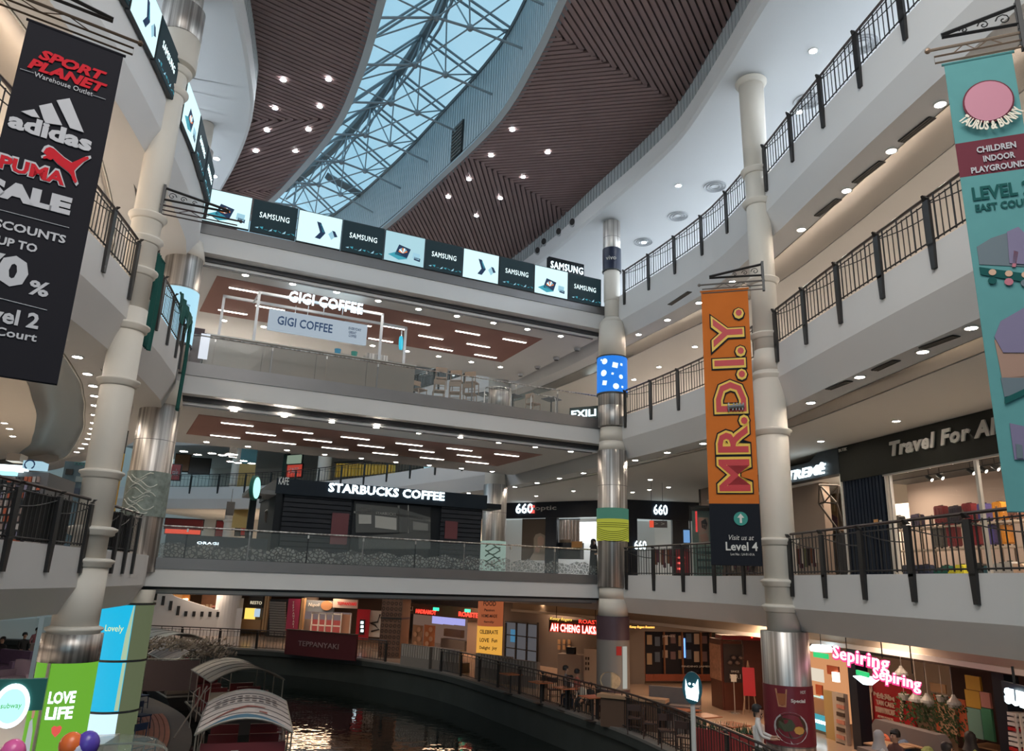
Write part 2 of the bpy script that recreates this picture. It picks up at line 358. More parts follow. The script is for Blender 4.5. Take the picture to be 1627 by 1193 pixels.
# curb walls of the skylight, clad in grey boards
ZR, ZL, ZT = 23.6, 21.35, 24.5
for path, side, zt in ((CR, 1, ZR), (CL, -1, ZL)):
    m = MB(); m.sweep(path, [(0.08, WZ - 0.02), (0.08, zt), (0.3, zt), (0.3, WZ - 0.02)], side, closed=True); m.build('skylight_curb', GREYGAP, kind='structure')
    m = MB(); L = arclen(path); s = 14
    while s < L[-1] - 2:
        (x, y), a = along(path, L, s); o = 0.03 * side
        m.cbox((x + math.sin(a) * o, y - math.cos(a) * o, (WZ + zt) / 2), (0.17, 0.05, zt - WZ), a); s += 0.215
    m.build('curb_slats', GREYSLAT, kind='structure')
    m = MB(); m.sweep(path, [(-0.10, WZ - 0.06), (-0.10, WZ + 0.02), (0.14, WZ + 0.02), (0.14, WZ - 0.06)], side, closed=True); m.build('skylight_rim', GREYSLAT, kind='structure')
# trusses, ridge and glass
LR, LL = arclen(CR), arclen(CL)
def sat(path, L, y):
    for i in range(len(path) - 1):
        if path[i][1] <= y <= path[i + 1][1]: return L[i] + (L[i + 1] - L[i]) * (y - path[i][1]) / (path[i + 1][1] - path[i][1])
    return L[-1]
sky = thing('skylight_truss', 'pale steel truss work spanning the blue glass skylight of the slatted ceiling', 'skylight', (0, 0, 0))
ys = [(9.4, 10.9), (11.5, 13.2), (13.55, 15.7), (15.6, 17.8), (17.7, 19.6), (19.84, 21.63), (22.11, 24.18), (24.25, 26.68), (26.4, 29.03), (28.4, 31.4), (30.2, 33.9), (32.1, 36.4), (33.9, 38.8)]
st = []
for yl, yr in ys:
    l = Vector((xat(CL, yl), yl, 21.3)); r = Vector((xat(CR, yr), yr, 21.8)); st.append((l, r))
ridge = [l.lerp(r, 0.53) + Vector((0, 0, ZT - l.lerp(r, .53).z)) for l, r in st]
MB().tube([p + Vector((0, 0, -0.12)) for p in ridge], 0.20, 8).build('ridge_beam', RIDGE, sky)
MB().tube([p + Vector((0.15, -0.05, -0.75)) for p in ridge], 0.055, 6).build('ridge_chord', TRUSS, sky)
for i, (l, r) in enumerate(st):
    R = ridge[i]; d = (r - l).normalized()
    n1 = l.lerp(r, 0.40); n2 = l.lerp(r, 0.63); n1.z = n2.z = 22.0
    m = MB(); m.tube([l, n1, n2, r], 0.045, 6); m.build('tie_bar', TRUSS, sky)
    fl = st[i + 1][0] if i + 1 < len(st) else l; fr = st[i + 1][1] if i + 1 < len(st) else r
    if i + 1 < len(st):
        R2 = ridge[i + 1]; m = MB()
        mid = R.lerp(R2, 0.5); ml = l.lerp(fl, 0.5); mr = r.lerp(fr, 0.5); ml.z = ZL; mr.z = ZR
        for e in (-0.16, 0.16):
            k = (fl - l).normalized() * e
            m.tube([ml + k, mid + k], 0.045, 6); m.tube([mid + k, mr + k], 0.05, 6)
        m.build('rafter_pair', TRUSS, sky)
        n1b = l.lerp(fl, 0); n1f = fl.lerp(fr, 0.40); n2f = fl.lerp(fr, 0.63); n1f.z = n2f.z = 22.0
        m = MB()
        for a, b in ((n1, mid), (n2, mid), (n2, mr), (n1f, mid), (n2f, mr), (n2f, mid), (n1, ml), (n1f, ml), (n2, n1f), (mid, mid + Vector((.15, -.05, -.6)))): m.tube([a, b], 0.03, 5)
        m.build('diagonals', TRUSS, sky)
        for a, b, nm in ((Vector((l.x, l.y, ZL)), Vector((fl.x, fl.y, ZL)), 'left'), (Vector((r.x, r.y, ZR)), Vector((fr.x, fr.y, ZR)), 'right')):
            q = [a, b, R2, R]; m = MB(); up = Vector((0, 0, 0.1))
            for j in range(2):
                q0, q1 = a.lerp(b, j / 2), a.lerp(b, (j + 1) / 2); t0, t1 = R.lerp(R2, j / 2), R.lerp(R2, (j + 1) / 2)
                mm = MB(); mm.add([q0 + up, q1 + up, t1 + up, t0 + up], [(0, 1, 2, 3)]); mm.build('glass_pane', mat('skylight_glass', (0.80, 0.90, 0.95), 0.05, alpha=0.14, spec=0.3), sky)
    for nn_ in (n1, n2): MB().ball(nn_, 0.13, 8).build('node_joint', TRUSS, sky)
m = MB(); m.tube([(x, y, ZR - 0.05) for x, y in CR if 8 < y < 40], 0.09, 6); m.tube([(x, y, ZL) for x, y in CL if 8 < y < 36], 0.05, 6); m.build('eaves_beam', RIDGE, sky)
m = MB(); b0 = at(520, 280, z=23.6); b1 = at(572, 308, z=23.6); m.tube([b0, b1], 0.22, 4); m.build('cross_beam', RIDGE, sky)

# ------------------------------------------------------------------ columns
def col_ring(m, r, z, c=(0, 0, 0)):
    m.lathe([(r, z - 0.10), (r + 0.05, z - 0.07), (r + 0.05, z - 0.02), (r + 0.10, z + 0.02), (r + 0.10, z + 0.06), (r, z + 0.10)], c, 28)
def column(x, y, segs, rings, cols=COLW, name='column'):
    m = MB(); m.smooth = True
    for r0, z0, r1, z1 in segs: m.lathe([(r0, z0), (r1, z1)], (x, y, 0), 32)
    for r, z in rings: col_ring(m, r, z, (x, y, 0))
    return m.build(name, cols, kind='structure')
RX, RY = 6.88, 19.31
column(RX, RY, [(0.40, 3.1, 0.40, 9.9), (0.40, 9.9, 0.33, 10.6), (0.34, 10.4, 0.33, 15.9), (0.33, 15.9, 0.36, 19.0)],
       [(0.34, 10.9), (0.34, 12.5), (0.36, 9.75), (0.40, 8.25), (0.40, 5.45), (0.40, 4.45), (0.40, 3.85), (0.34, 15.9), (0.34, 14.9), (0.36, 18.9)])
LX, LY = -8.8, 16.28
column(LX, LY, [(0.44, 2.9, 0.44, 4.3), (0.35, 4.3, 0.35, 10.0), (0.33, 10.0, 0.33, 19.0)], [(0.44, 3.0), (0.44, 4.35), (0.40, 5.0), (0.35, 6.2), (0.36, 9.55), (0.35, 8.25), (0.33, 10.9), (0.33, 11.7), (0.33, 12.3), (0.33, 15.75), (0.33, 16.35)])
MX, MY = 3.97, 28.6
PX, PY = -10.74, 22.5
def drum(x, y, z0, z1, r, m=STEEL, seams=()):
    b = MB(); b.smooth = True; b.lathe([(r - .01, z0), (r, z0 + .01), (r, z1 - .01), (r - .01, z1)], (x, y, 0), 40)
    o = b.build('column_cladding', m, kind='structure')
    for s in seams:
        q = MB(); q.lathe([(r + .004, s - .008), (r + .004, s + .008)], (x, y, 0), 40, cap=False); q.build('cladding_seam', mat('seam_dark', (.12, .12, .12), .5), o)
    return o
# mid column
column(MX, MY, [(0.30, 14.5, 0.30, 16.7), (0.55, 13.0, 0.52, 14.45), (0.52, 14.45, 0.30, 14.7), (0.54, 9.25, 0.50, 9.6), (0.50, 9.6, 0.47, 10.15), (0.55, 3.2, 0.5, 3.8), (0.5, 3.8, 0.5, 4.2), (0.2, 0, 0.2, 19)], [])
drum(MX, MY, 17.7, 18.95, 0.36, seams=(18.2,)); drum(MX, MY, 15.4, 16.7, 0.33, COLW)
drum(MX, MY, 11.0, 13.0, 0.56, seams=(12.9,)); drum(MX, MY, 10.2, 11.0, 0.56, STEEL); drum(MX, MY, 4.2, 9.25, 0.56, seams=(7.9,))
# left far pillar
column(PX, PY, [(0.62, 14.0, 0.5, 14.6), (0.62, 9.1, 0.5, 9.9), (0.60, 2.95, 0.66, 3.7), (0.25, 0, 0.25, 19)], [])
drum(PX, PY, 10.2, 14.05, 0.57, seams=(12.9,)); drum(PX, PY, 4.2, 9.1, 0.57, seams=(8.0, 6.9)); drum(PX, PY, 15.6, 18.0, 0.36)
# drum at the foot of the right column
drum(RX, RY, -0.1, 3.32, 0.56, seams=(0.8, 2.1))
# steel cap and pipe at the top of the left column
drum(LX - .02, LY, 18.3, 19.0, 0.42); drum(LX - .02, LY, 17.35, 18.25, 0.52); drum(LX, LY, 16.5, 17.35, 0.50, COLW)
# far pillars
for x, y, r in ((-0.65, 38.2, 0.56), (-21.4, 59.0, 0.42), (-13.5, 54.8, 0.5)):
    column(x, y, [(r, -1.2 if y < 39 else 0, r, 19)], [(r, 8.1), (r, 9.4), (r, 10.9)] if r < .5 or y > 50 else [])
drum(-0.65, 38.2, 4.7, 9.0, 0.60, seams=(7.6,))

# ------------------------------------------------------------------ bridges
BA = math.atan2(0.418, 0.908); BP = Vector((-10.6, 22.4, 0)); BU = Vector((0.908, 0.418, 0)).normalized(); BN = Vector((-BU.y, BU.x, 0))
def bw(t, s, z): return BP + BU * t + BN * s + Vector((0, 0, z))
def bplane(px, py, s):                       # where a pixel's ray meets the vertical plane s metres behind the bridge face
    a = at(px, py, D=1.0); d = a - Vector((0, 0, EYE)); q = Vector((BP.x, BP.y, EYE))
    k = (BN.dot(q - Vector((0, 0, EYE))) + s) / BN.dot(d); w = Vector((0, 0, EYE)) + d * k; w2 = w - BP
    return w2.dot(BU), w.z
def bz(px, py, z):
    w = at(px, py, z=z) - BP; return w.dot(BU), w.dot(BN)
BR = [dict(n=1, top=4.62, band=4.30, fb=3.80, so=3.62), dict(n=2, top=10.58, band=10.16, fb=9.58, so=9.32), dict(n=3, top=15.32, band=14.95, fb=14.32, so=14.08)]
DEP = 8.9
for d in BR:
    e = bpy.data.objects.new('bridge', None); C.objects.link(e); e.location = BP; e.rotation_euler = (0, 0, BA); e['kind'] = 'structure'
    T0, T1 = -1.2, 15.75
    m = MB(); m.box(T0, T1, -0.04, 0.10, d['band'], d['top']); m.box(T0, T1, DEP - .1, DEP + .04, d['band'], d['top']); m.build('steel_edge_band', BAND, e)
    m = MB(); so = d['so']
    for (y0, y1) in ((0.0, 0.42), (DEP - 0.42, DEP)): m.box(T0, T1, y0, y1, d['fb'], d['band'])
    m.box(T0, T1, 0.5, DEP - .5, so, d['band'] - .1)
    m.build('bridge_beam', WHITE, e)
    m = MB(); m.box(T0, T1, 0.40, 0.52, so + .10, d['fb'] + .1); m.box(T0, T1, DEP - .52, DEP - .4, so + .1, d['fb'] + .1); m.build('shadow_gap', mat('gap_dark', (.05, .05, .055), .6), e)
    m = MB(); m.box(T0 + .2, T1 - .2, 0.56, 0.62, so - .035, so + .01); m.build('soffit_rail', BAND, e)
    m = MB(); m.box(T0, T1, 0.1, DEP - .1, d['band'], d['top'] - .04); m.build('bridge_floor', FLOOR, e)
# soffit panels under bridges two and three, with rows of short linear lights and round downlights
def ceiling_panel(cs, z, lab):
    pts = [bz(px, py, z) for px, py in cs]
    e = thing('ceiling_panel', lab, 'ceiling panel', BP, BA)
    m = MB(); m.prism(pts, z - 0.012, z - 0.002); m.build('panel_face', PANEL, e)
    m = MB()
    for i in range(4):
        a, b = pts[i], pts[(i + 1) % 4]; m.tube([(a[0], a[1], z - .008), (b[0], b[1], z - .008)], 0.006, 4)
    m.build('edge_trim', PANEL, e)
ceiling_panel([(345, 438), (862, 538), (797, 575), (317, 494)], 14.08, 'terracotta ceiling panel under the top bridge above the coffee kiosk')
ceiling_panel([(316, 658), (862, 722), (790, 740), (296, 689)], 9.32, 'terracotta ceiling panel under the middle bridge above the black cafe')
ORD = ['first', 'second', 'third', 'fourth', 'fifth', 'sixth', 'seventh', 'eighth', 'ninth', 'tenth', 'eleventh', 'twelfth', 'thirteenth', 'fourteenth', 'fifteenth', 'sixteenth']
def row(px_list, z, name, lab, grp, cat='ceiling light', r=0.105, m=LWHITE, pts=None):
    proto = None; ws = pts or [at(px, py, z=z - 0.012) for px, py in px_list]
    ks = sorted(range(len(ws)), key=lambda i: ws[i].x / max(1, ws[i].y))
    for k, i in enumerate(ks):
        w = ws[i]; L_ = '%s, %s from the left' % (lab, ORD[k])
        if proto is None:
            proto = thing(name, L_, cat, w, 0, grp)
            b = MB(); b.smooth = False; b.lathe([(0.01, -0.004), (r, -0.004), (r, 0.01)], (0, 0, 0), 20); b.build('lamp_disc', m, proto)
            b = MB(); b.lathe([(r, -0.012), (r + 0.035, -0.012), (r + 0.035, 0.012), (r, 0.012)], (0, 0, 0), 20, cap=False); b.build('trim_ring', CEIL, proto)
        else:
            o = dup(proto); o.location = w; o['label'] = L_
def rowpath(path, y0, y1, off, step, z, lab, grp):
    L = arclen(path); s, e_ = sat(path, L, y0), sat(path, L, y1); pts = []
    while s < e_:
        (x, y), a = along(path, L, s); pts.append(Vector((x + math.sin(a) * off, y - math.cos(a) * off, z - 0.012))); s += step
    row(None, z, 'ceiling_light', lab, grp, pts=pts)
def bars(px_pairs, z, lab, grp):
    proto = None; items = []
    for a, b in px_pairs:
        t0, s0 = bz(*a, z); t1, s1 = bz(*b, z); items.append(((s0 + s1) / 2, (t0 + t1) / 2, a, b))
    cnt = {}; labs = {}
    for s_, t_, a, b in sorted(items, key=lambda q: q[1]):
        r_ = 0 if s_ < 3.7 else (1 if s_ < 5.1 else 2); cnt[r_] = cnt.get(r_, 0) + 1; labs[a] = '%s, %s from the left in its %s row' % (lab, ORD[cnt[r_] - 1], ('front', 'middle', 'rear')[r_])
    for a, b in px_pairs:
        t0, s0 = bz(*a, z); t1, s1 = bz(*b, z); t = (t0 + t1) / 2; s = (s0 + s1) / 2
        w = bw(t, s, z - 0.036)
        if proto is None:
            proto = thing('linear_light', labs[a], 'ceiling light', w, BA, grp)
            q = MB(); q.box(-0.53, 0.53, -0.045, 0.045, -0.016, 0.005); q.build('light_tube', LBAR, proto)
            q = MB(); q.box(-0.55, 0.55, -0.06, 0.06, 0.0, 0.02); q.build('housing', CEIL, proto)
        else:
            o = dup(proto); o.location = w; o['label'] = labs[a]
row([(390, 437), (465, 451), (535, 464), (601, 478), (665, 491), (726, 502), (784, 513), (838, 523), (891, 534)], 14.08, 'ceiling_light', 'round downlight in the front row under the top bridge', 'downlights in front of the upper terracotta panel')
row([(356, 509), (419, 519), (478, 529), (536, 540), (592, 549), (647, 558), (697, 566), (749, 575), (795, 583)], 14.08, 'ceiling_light', 'round downlight in the rear row under the top bridge', 'downlights behind the upper terracotta panel')
row([(372, 652), (452, 661), (527, 671), (598, 679), (666, 688), (731, 695), (793, 703), (851, 710), (907, 717)], 9.32, 'ceiling_light', 'round downlight in the front row under the middle bridge', 'downlights in front of the lower terracotta panel')
row([(328, 702), (394, 709), (456, 715), (516, 722), (574, 728), (629, 734), (682, 739), (733, 744), (782, 749)], 9.32, 'ceiling_light', 'round downlight in the rear row under the middle bridge', 'downlights behind the lower terracotta panel')
bars([((365, 455), (413, 464)), ((348, 491), (392, 498)), ((407, 484), (452, 492)), ((642, 508), (683, 515)), ((665, 531), (704, 538)), ((683, 550), (719, 556)), ((724, 524), (762, 531)), ((742, 545), (778, 550)), ((755, 562), (788, 567)), ((799, 537), (836, 543)), ((548, 510), (590, 517)), ((585, 536), (625, 542)), ((608, 516), (645, 522)), ((460, 470), (500, 478)), ((470, 508), (508, 514))], 14.08, 'short linear light in the upper terracotta panel', 'linear lights in the upper terracotta panel')
bars([((352, 670), (402, 675)), ((335, 690), (381, 694)), ((391, 685), (438, 691)), ((451, 682), (496, 687)), ((427, 700), (469, 704)), ((484, 696), (526, 701)), ((543, 692), (586, 697)), ((512, 709), (553, 713)), ((569, 705), (610, 710)), ((630, 701), (670, 708)), ((594, 718), (630, 721)), ((652, 713), (688, 717)), ((669, 725), (704, 729)), ((711, 710), (749, 715)), ((728, 721), (763, 725)), ((741, 732), (775, 735)), ((786, 719), (824, 724))], 9.32, 'short linear light in the lower terracotta panel', 'linear lights in the lower terracotta panel')
# downlights in the balcony soffits and ceilings
row([(1494, 166), (1416, 240), (1345, 303), (1273, 365)], 13.93, 'ceiling_light', 'round downlight under the top right balcony edge', 'downlights along the top right balcony soffit')
rowpath(RE, 20.6, 30, 0.62, 1.95, 13.93, 'round downlight on the top balcony soffit by the orange banner', 'downlights on the top balcony soffit by the middle column')
row([(1104, 551), (1047, 583), (1007, 603), (953, 611), (826, 611)], 14.23, 'ceiling_light', 'round downlight in the inner ceiling of the third storey', 'third storey inner ceiling downlights')
row([(1543, 521), (1466, 559), (1366, 599), (1288, 640)], 8.95, 'ceiling_light', 'round downlight under the middle right balcony edge', 'downlights along the middle right balcony soffit')
rowpath(RE, 20.4, 42, 0.65, 2.1, 8.95, 'round downlight on the middle balcony soffit near the steel pillars', 'downlights on the middle balcony soffit near the steel pillars')
row([(1424, 669), (1304, 701)], 9.25, 'ceiling_light', 'round downlight above the luggage shop sign', 'downlights above the luggage shop sign')
row([(852, 788), (911, 780), (1033, 762), (1062, 774), (1005, 782), (1032, 778), (1133, 740)], 9.25, 'ceiling_light', 'round downlight above the optician fronts', 'downlights above the optician fronts')
row([(98, 538), (123, 567), (139, 594), (148, 613), (150, 629), (151, 644), (150, 659), (149, 672), (147, 681), (144, 689), (140, 697), (135, 705), (129, 712), (122, 718)], 8.97, 'ceiling_light', 'round downlight in the curving row along the left cove', 'downlights in the curving row along the left cove')
row([(7, 672), (15, 681), (20, 693)], 9.25, 'ceiling_light', 'round downlight on the left inner ceiling above the phone kiosk', 'downlights above the phone kiosk')
row([(1292, 81), (1270, 178), (1078, 295), (1023, 385), (912, 425), (344, 252), (340, 280)], 19.03, 'ceiling_light', 'round cool downlight in the topmost white ceiling', 'downlights in the topmost white ceiling', m=LCOOL)
row([(870, 242), (814, 206), (780, 247), (831, 281), (745, 285), (795, 315), (712, 313), (757, 343)], WZ - 0.04, 'ceiling_light', 'round downlight in the slatted ceiling right of the skylight', 'downlights in the slatted ceiling right of the skylight', r=0.085, m=LCOOL)
row([(450, 127), (522, 126), (437, 172), (508, 169), (424, 207), (490, 206), (406, 240), (469, 240)], WZ - 0.04, 'ceiling_light', 'round downlight in the slatted ceiling left of the skylight', 'downlights in the slatted ceiling left of the skylight', r=0.085, m=LCOOL)
row([(292, 717), (314, 722), (366, 721), (372, 722), (366, 733), (387, 732), (400, 736), (353, 723), (364, 722), (378, 735), (337, 720)], 9.25, 'ceiling_light', 'small round downlight in the far hall ceiling', 'far hall ceiling downlights', r=0.16)
# ------------------------------------------------------------------ ground floor, quay and canal
QE = smooth([(6.9, -14), (6.9, 2), (6.75, 8), (6.4, 12), (5.8, 16), (5.05, 20.4), (3.95, 24.5), (2.3, 28.3), (0.1, 32.8), (-2.95, 38.4), (-7.4, 43), (-12.5, 46), (-17.5, 47.2), (-24, 47.6), (-40, 48)])
WATER_Z = -1.25
gp = QE + [(-40, 78), (30, 78), (30, -14)]
m = MB(); m.prism(gp, -0.25, 0.0); m.build('ground_floor', mat('ground_tile', (0.50, 0.37, 0.28), 0.16, noise=0.08, nscale=0.5), kind='structure')
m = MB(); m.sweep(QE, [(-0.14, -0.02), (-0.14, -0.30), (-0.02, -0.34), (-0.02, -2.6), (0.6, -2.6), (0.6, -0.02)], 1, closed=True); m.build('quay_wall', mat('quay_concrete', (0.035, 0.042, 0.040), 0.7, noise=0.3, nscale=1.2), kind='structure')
m = MB(); m.sweep(QE, [(-0.16, 0.03), (-0.16, -0.05), (0.28, -0.05), (0.28, 0.03)], 1, closed=True); m.build('quay_coping', mat('coping_stone', (0.16, 0.15, 0.14), 0.6, noise=0.1), kind='structure')
wm = mat('canal_water', (0.008, 0.012, 0.010), 0.035, bump=0.35, bscale=2.2, spec=0.6)
m = MB(); m.box(-40, 8, -14, 49, WATER_Z - 0.2, WATER_Z); m.build('canal_water', wm, kind='structure')
m = MB(); m.box(-45, 30, -14, 78, -3.0, -2.6); m.build('canal_bed', mat('bed', (0.02, 0.02, 0.02), 0.9), kind='structure')
# ceilings under the first bridge side: joined to level one slabs. left quay platform and its boards
LQ = smooth([(-7.2, -14), (-7.3, 8), (-7.6, 14), (-8.1, 19), (-8.95, 23.5), (-10.6, 27.6), (-12.4, 30.5), (-15.5, 34), (-20, 38), (-27, 42), (-38, 46)])
m = MB(); m.sweep(LQ, [(-0.1, -0.70), (-0.1, -2.6), (14, -2.6), (14, -0.70)], -1, closed=True); m.build('quay_platform', mat('quay_paving', (0.09, 0.075, 0.065), 0.6, noise=0.15), kind='structure')
LG = smooth([(-9.3, -14), (-9.3, 8), (-9.4, 14), (-9.7, 19), (-10.6, 23.5), (-12.6, 27.6), (-15.0, 31.5), (-18, 35), (-24, 40), (-38, 48)])
m = MB(); m.sweep(LG, [(0, 0), (0, -0.7), (8, -0.7), (8, 0)], -1, closed=True); m.build('left_ground_floor', FLOOR, kind='structure')
deck = bpy.data.objects.new('boardwalk', None); C.objects.link(deck); deck['kind'] = 'structure'
pl = mat('red_deck_board', (0.30, 0.105, 0.060), 0.55, noise=0.25, nscale=2.5)
LQa = arclen(LQ)
for k in range(10):                                   # boards run along the quay
    o = 0.55 + k * 0.155; pts = offset([p for p in LQ if 20 < p[1] < 29.5], o, -1)
    m = MB(); m.sweep(pts, [(0, -0.655), (0, -0.70), (0.132, -0.70), (0.132, -0.655)], -1, closed=True); m.build('plank', pl, deck)
# sloping white stair wall at the far left end of the canal with cut-outs, and its landing column
sw = thing('staircase', 'white curved stair wall with a row of slots behind the moored boats', 'staircase', (-23.5, 54, 0), 0.35)
m = MB(); m.xz([(-3.4, 0.0), (5.3, 0.0), (5.3, 1.9), (3.5, 1.75), (0.8, 2.55), (-0.9, 3.5), (-3.4, 3.6)], 0, 0.3); m.build('stair_wall', WHITE, sw)
for k in range(11):
    x = -1.0 + k * 0.52; zt = 3.2 - 0.32 * k if k < 5 else 1.72
    m = MB(); m.cbox((x, -0.03, max(zt, 1.55) - 0.28), (0.20, 0.05, 0.62 if k < 5 else 0.34), 0); m.build('slot', BLACK, sw)
m = MB(); m.lathe([(0.85, 0), (0.85, 3.6)], (4.3, 0.6, 0), 24); m.build('newel_column', WHITE, sw)

# ------------------------------------------------------------------ railings
def railing(path, s0, s1, F, side, label, group=None, spacing=1.58, drop=0.5, H=0.98, fin=True, bal=0.145, col=BLACK, off=-0.03, arcs=True):
    L = arclen(path); n = max(1, round((s1 - s0) / spacing)); (x0, y0), a0 = along(path, L, s0)
    e = thing('balcony_railing' if fin else 'quay_railing', label, 'railing', (x0, y0, F), 0, group)
    def P(s, o, z):
        (x, y), a = along(path, L, s); nx, ny = math.sin(a) * side, -math.cos(a) * side
        return Vector((x + nx * o, y + ny * o, z)), a
    def line(o, z, r, name, m=col):
        k = max(2, int((s1 - s0) / 0.4)); q = MB(); q.tube([P(s0 + (s1 - s0) * i / k, o, z)[0] for i in range(k + 1)], r, 6); q.wbuild(name, m, e)
    line(off + 0.05, F + H, 0.034, 'handrail', BRONZE); line(off + 0.03, F + H - 0.13, 0.014, 'upper_rail'); line(off + 0.03, F + 0.07, 0.018, 'lower_rail')
    post = None
    for i in range(n + 1):
        s = s0 + (s1 - s0) * i / n; p, a = P(s, off, F)
        if post is None:
            q = MB(); q.cbox((0, 0, (H - 0.10 - 0.05) / 2), (0.15, 0.06, H - 0.05), 0)
            zt = H - 0.08
            q.add([(-.07, -.03, zt), (.07, -.03, zt), (.07, .03, zt), (-.07, .03, zt), (-.025, .02 * side, H), (.025, .02 * side, H), (.025, .09 * side, H), (-.025, .09 * side, H)], [(0, 1, 5, 4), (1, 2, 6, 5), (2, 3, 7, 6), (3, 0, 4, 7), (4, 5, 6, 7)])
            if fin: q.add([(-.075, -.03, 0), (.075, -.03, 0), (.075, .03, 0), (-.075, .03, 0), (-.05, -.03, -drop), (.05, -.03, -drop), (.05, .03, -drop), (-.05, .03, -drop)], [(0, 4, 5, 1), (1, 5, 6, 2), (2, 6, 7, 3), (3, 7, 4, 0), (4, 7, 6, 5)])
            post = q.build('post', col, e); o = post
        else:
            o = post.copy(); C.objects.link(o); o.parent = e
        o.location = p - e.location; o.rotation_euler = (0, 0, a)
    for i in range(n):
        sa, sb = s0 + (s1 - s0) * i / n, s0 + (s1 - s0) * (i + 1) / n; q = MB(); k = int((sb - sa) / bal)
        for j in range(1, k):
            s = sa + (sb - sa) * j / k; p, a = P(s, off + 0.03, F); w = 0.018 if j % 3 else 0.035
            zt = H - 0.13 if j % 3 else H - 0.05
            q.cbox((p.x, p.y, F + zt / 2 + 0.03), (w, 0.014, zt), a)
        q.wbuild('balusters', col, e, kind='stuff')
        if arcs:
            q = MB(); q.tube([P(sa + (sb - sa) * j / 8, off + 0.01, F + H - 0.16 - 0.24 * math.cos(PI * j / 16))[0] for j in range(9)], 0.012, 5); q.wbuild('curved_bar', col, e)
    return e
LRE = arclen(RE); LLE = arclen(LE)
def sy(path, L, y): return sat(path, L, y)
names = {1: 'ground storey above the canal', 2: 'second', 3: 'top'}
for d in LEV:
    n = d['n']; F = d['F']
    lab = {1: 'lowest', 2: 'middle', 3: 'topmost'}[n]
    railing(RE, sy(RE, LRE, 3.5), sy(RE, LRE, 18.85), F, 1, 'black iron balcony railing, %s of three nearer than the right white column' % lab, 'right balcony railings')
    railing(RE, sy(RE, LRE, 19.8), sy(RE, LRE, 28.0), F, 1, 'black iron balcony railing, %s of three between the two right columns' % lab, 'right balcony railings')
railing(LE, sy(LE, LLE, 3.5), sy(LE, LLE, 15.8), 4.64, -1, 'black iron balcony railing, lower left one in front of the phone kiosk', 'left balcony railings')
railing(LE, sy(LE, LLE, 16.75), sy(LE, LLE, 19.4), 4.64, -1, 'short black iron balcony railing between left column and lowest bridge', 'left balcony railings', spacing=0.9)
railing(LE, sy(LE, LLE, 8), sy(LE, LLE, 15.8), 10.57, -1, 'black iron balcony railing beside the black sale banner on the middle left balcony', 'left balcony railings')
railing(LE, sy(LE, LLE, 16.75), sy(LE, LLE, 21.6), 10.57, -1, 'black iron balcony railing hung with green cloth beyond the left column', 'left balcony railings', spacing=1.2)
railing(RE, sy(RE, LRE, 34.5), LRE[-1] - 6, 10.57, 1, 'long curved black railing of the far hall behind the coffee kiosk', 'far railings', spacing=2.6, bal=0.3)
railing(RE, sy(RE, LRE, 30), LRE[-1] - 6, 15.58, 1, 'high curved black railing of the far hall beside the seated terrace', 'far railings', spacing=2.6, bal=0.3)
LQE = arclen(QE)
railing(QE, sy(QE, LQE, 6), sy(QE, LQE, 38.5), 0.03, 1, 'dark quay railing curving along the dining terrace above the canal', None, spacing=1.9, H=1.02, fin=False, off=0.10, arcs=False)
lg = railing(QE, sy(QE, LQE, 42), LQE[-1] - 16, 0.03, 1, 'dark quay railing at the far bend of the canal before the shutters', None, spacing=2.3, H=1.02, fin=False, off=0.10, arcs=False, bal=0.2)

# ------------------------------------------------------------------ glass balustrades of the bridges
frost = mat('frosted_floral_film', (0.34, 0.35, 0.33), 0.6)
nt = frost.node_tree; b_ = nt.nodes['Principled BSDF']; tcx = nt.nodes.new('ShaderNodeTexCoord'); vo = nt.nodes.new('ShaderNodeTexVoronoi'); vo.inputs['Scale'].default_value = 9; vo.feature = 'DISTANCE_TO_EDGE'
r_ = nt.nodes.new('ShaderNodeValToRGB'); r_.color_ramp.elements[0].position = 0.05; r_.color_ramp.elements[0].color = (0.05, .05, .05, 1); r_.color_ramp.elements[1].position = 0.16; r_.color_ramp.elements[1].color = (.6, .6, .6, 1)
nt.links.new(tcx.outputs['Object'], vo.inputs['Vector']); nt.links.new(vo.outputs['Distance'], r_.inputs[0]); nt.links.new(r_.outputs[0], b_.inputs['Alpha'])
def glass_rail(d, T0, T1, s, label, film, H=0.92, y=0.12):
    F = d['top']; e = thing('glass_balustrade', label, 'balustrade', BP + Vector((0, 0, F)), BA)
    n = round((T1 - T0) / 1.75); w = (T1 - T0) / n
    for i in range(n):
        q = MB(); q.box(T0 + i * w + .015, T0 + (i + 1) * w - .015, s + y - 0.006, s + y + 0.006, 0.0, H - 0.06); g = q.build('glass_panel', GLASS, e)
        if film:
            q = MB(); x0, x1 = T0 + i * w + .02, T0 + (i + 1) * w - .02
            top = [(x1 - (x1 - x0) * k / 10, 0.40 + 0.06 * math.sin(i * 2.1 + k * 0.9) + 0.03 * math.sin(i + k * 2.3)) for k in range(11)]
            q.xz([(x0, 0.02), (x1, 0.02)] + top, s + y - 0.014, s + y - 0.010); q.build('frosted_film', frost, g)
        q = MB(); q.cbox((T0 + i * w, s + y + 0.03, H - 0.10), (0.05, 0.05, 0.10)); q.build('bracket', STEEL, e)
        if i % 2 == 0:
            q = MB(); q.box(T0 + i * w - .02, T0 + i * w + .02, s + y + .01, s + y + .05, 0, H); q.build('stanchion', BAND, e)
    q = MB(); q.tube([(T0, s + y + 0.02, H), (T1, s + y + 0.02, H)], 0.024, 8); q.build('handrail', STEEL, e)
    return e
glass_rail(BR[0], -0.6, 15.5, 0, 'glass balustrade with frosted floral film on the lowest bridge', True)
glass_rail(BR[1], -0.6, 15.5, 0, 'clear glass balustrade with steel handrail on the middle bridge', False, H=0.95)
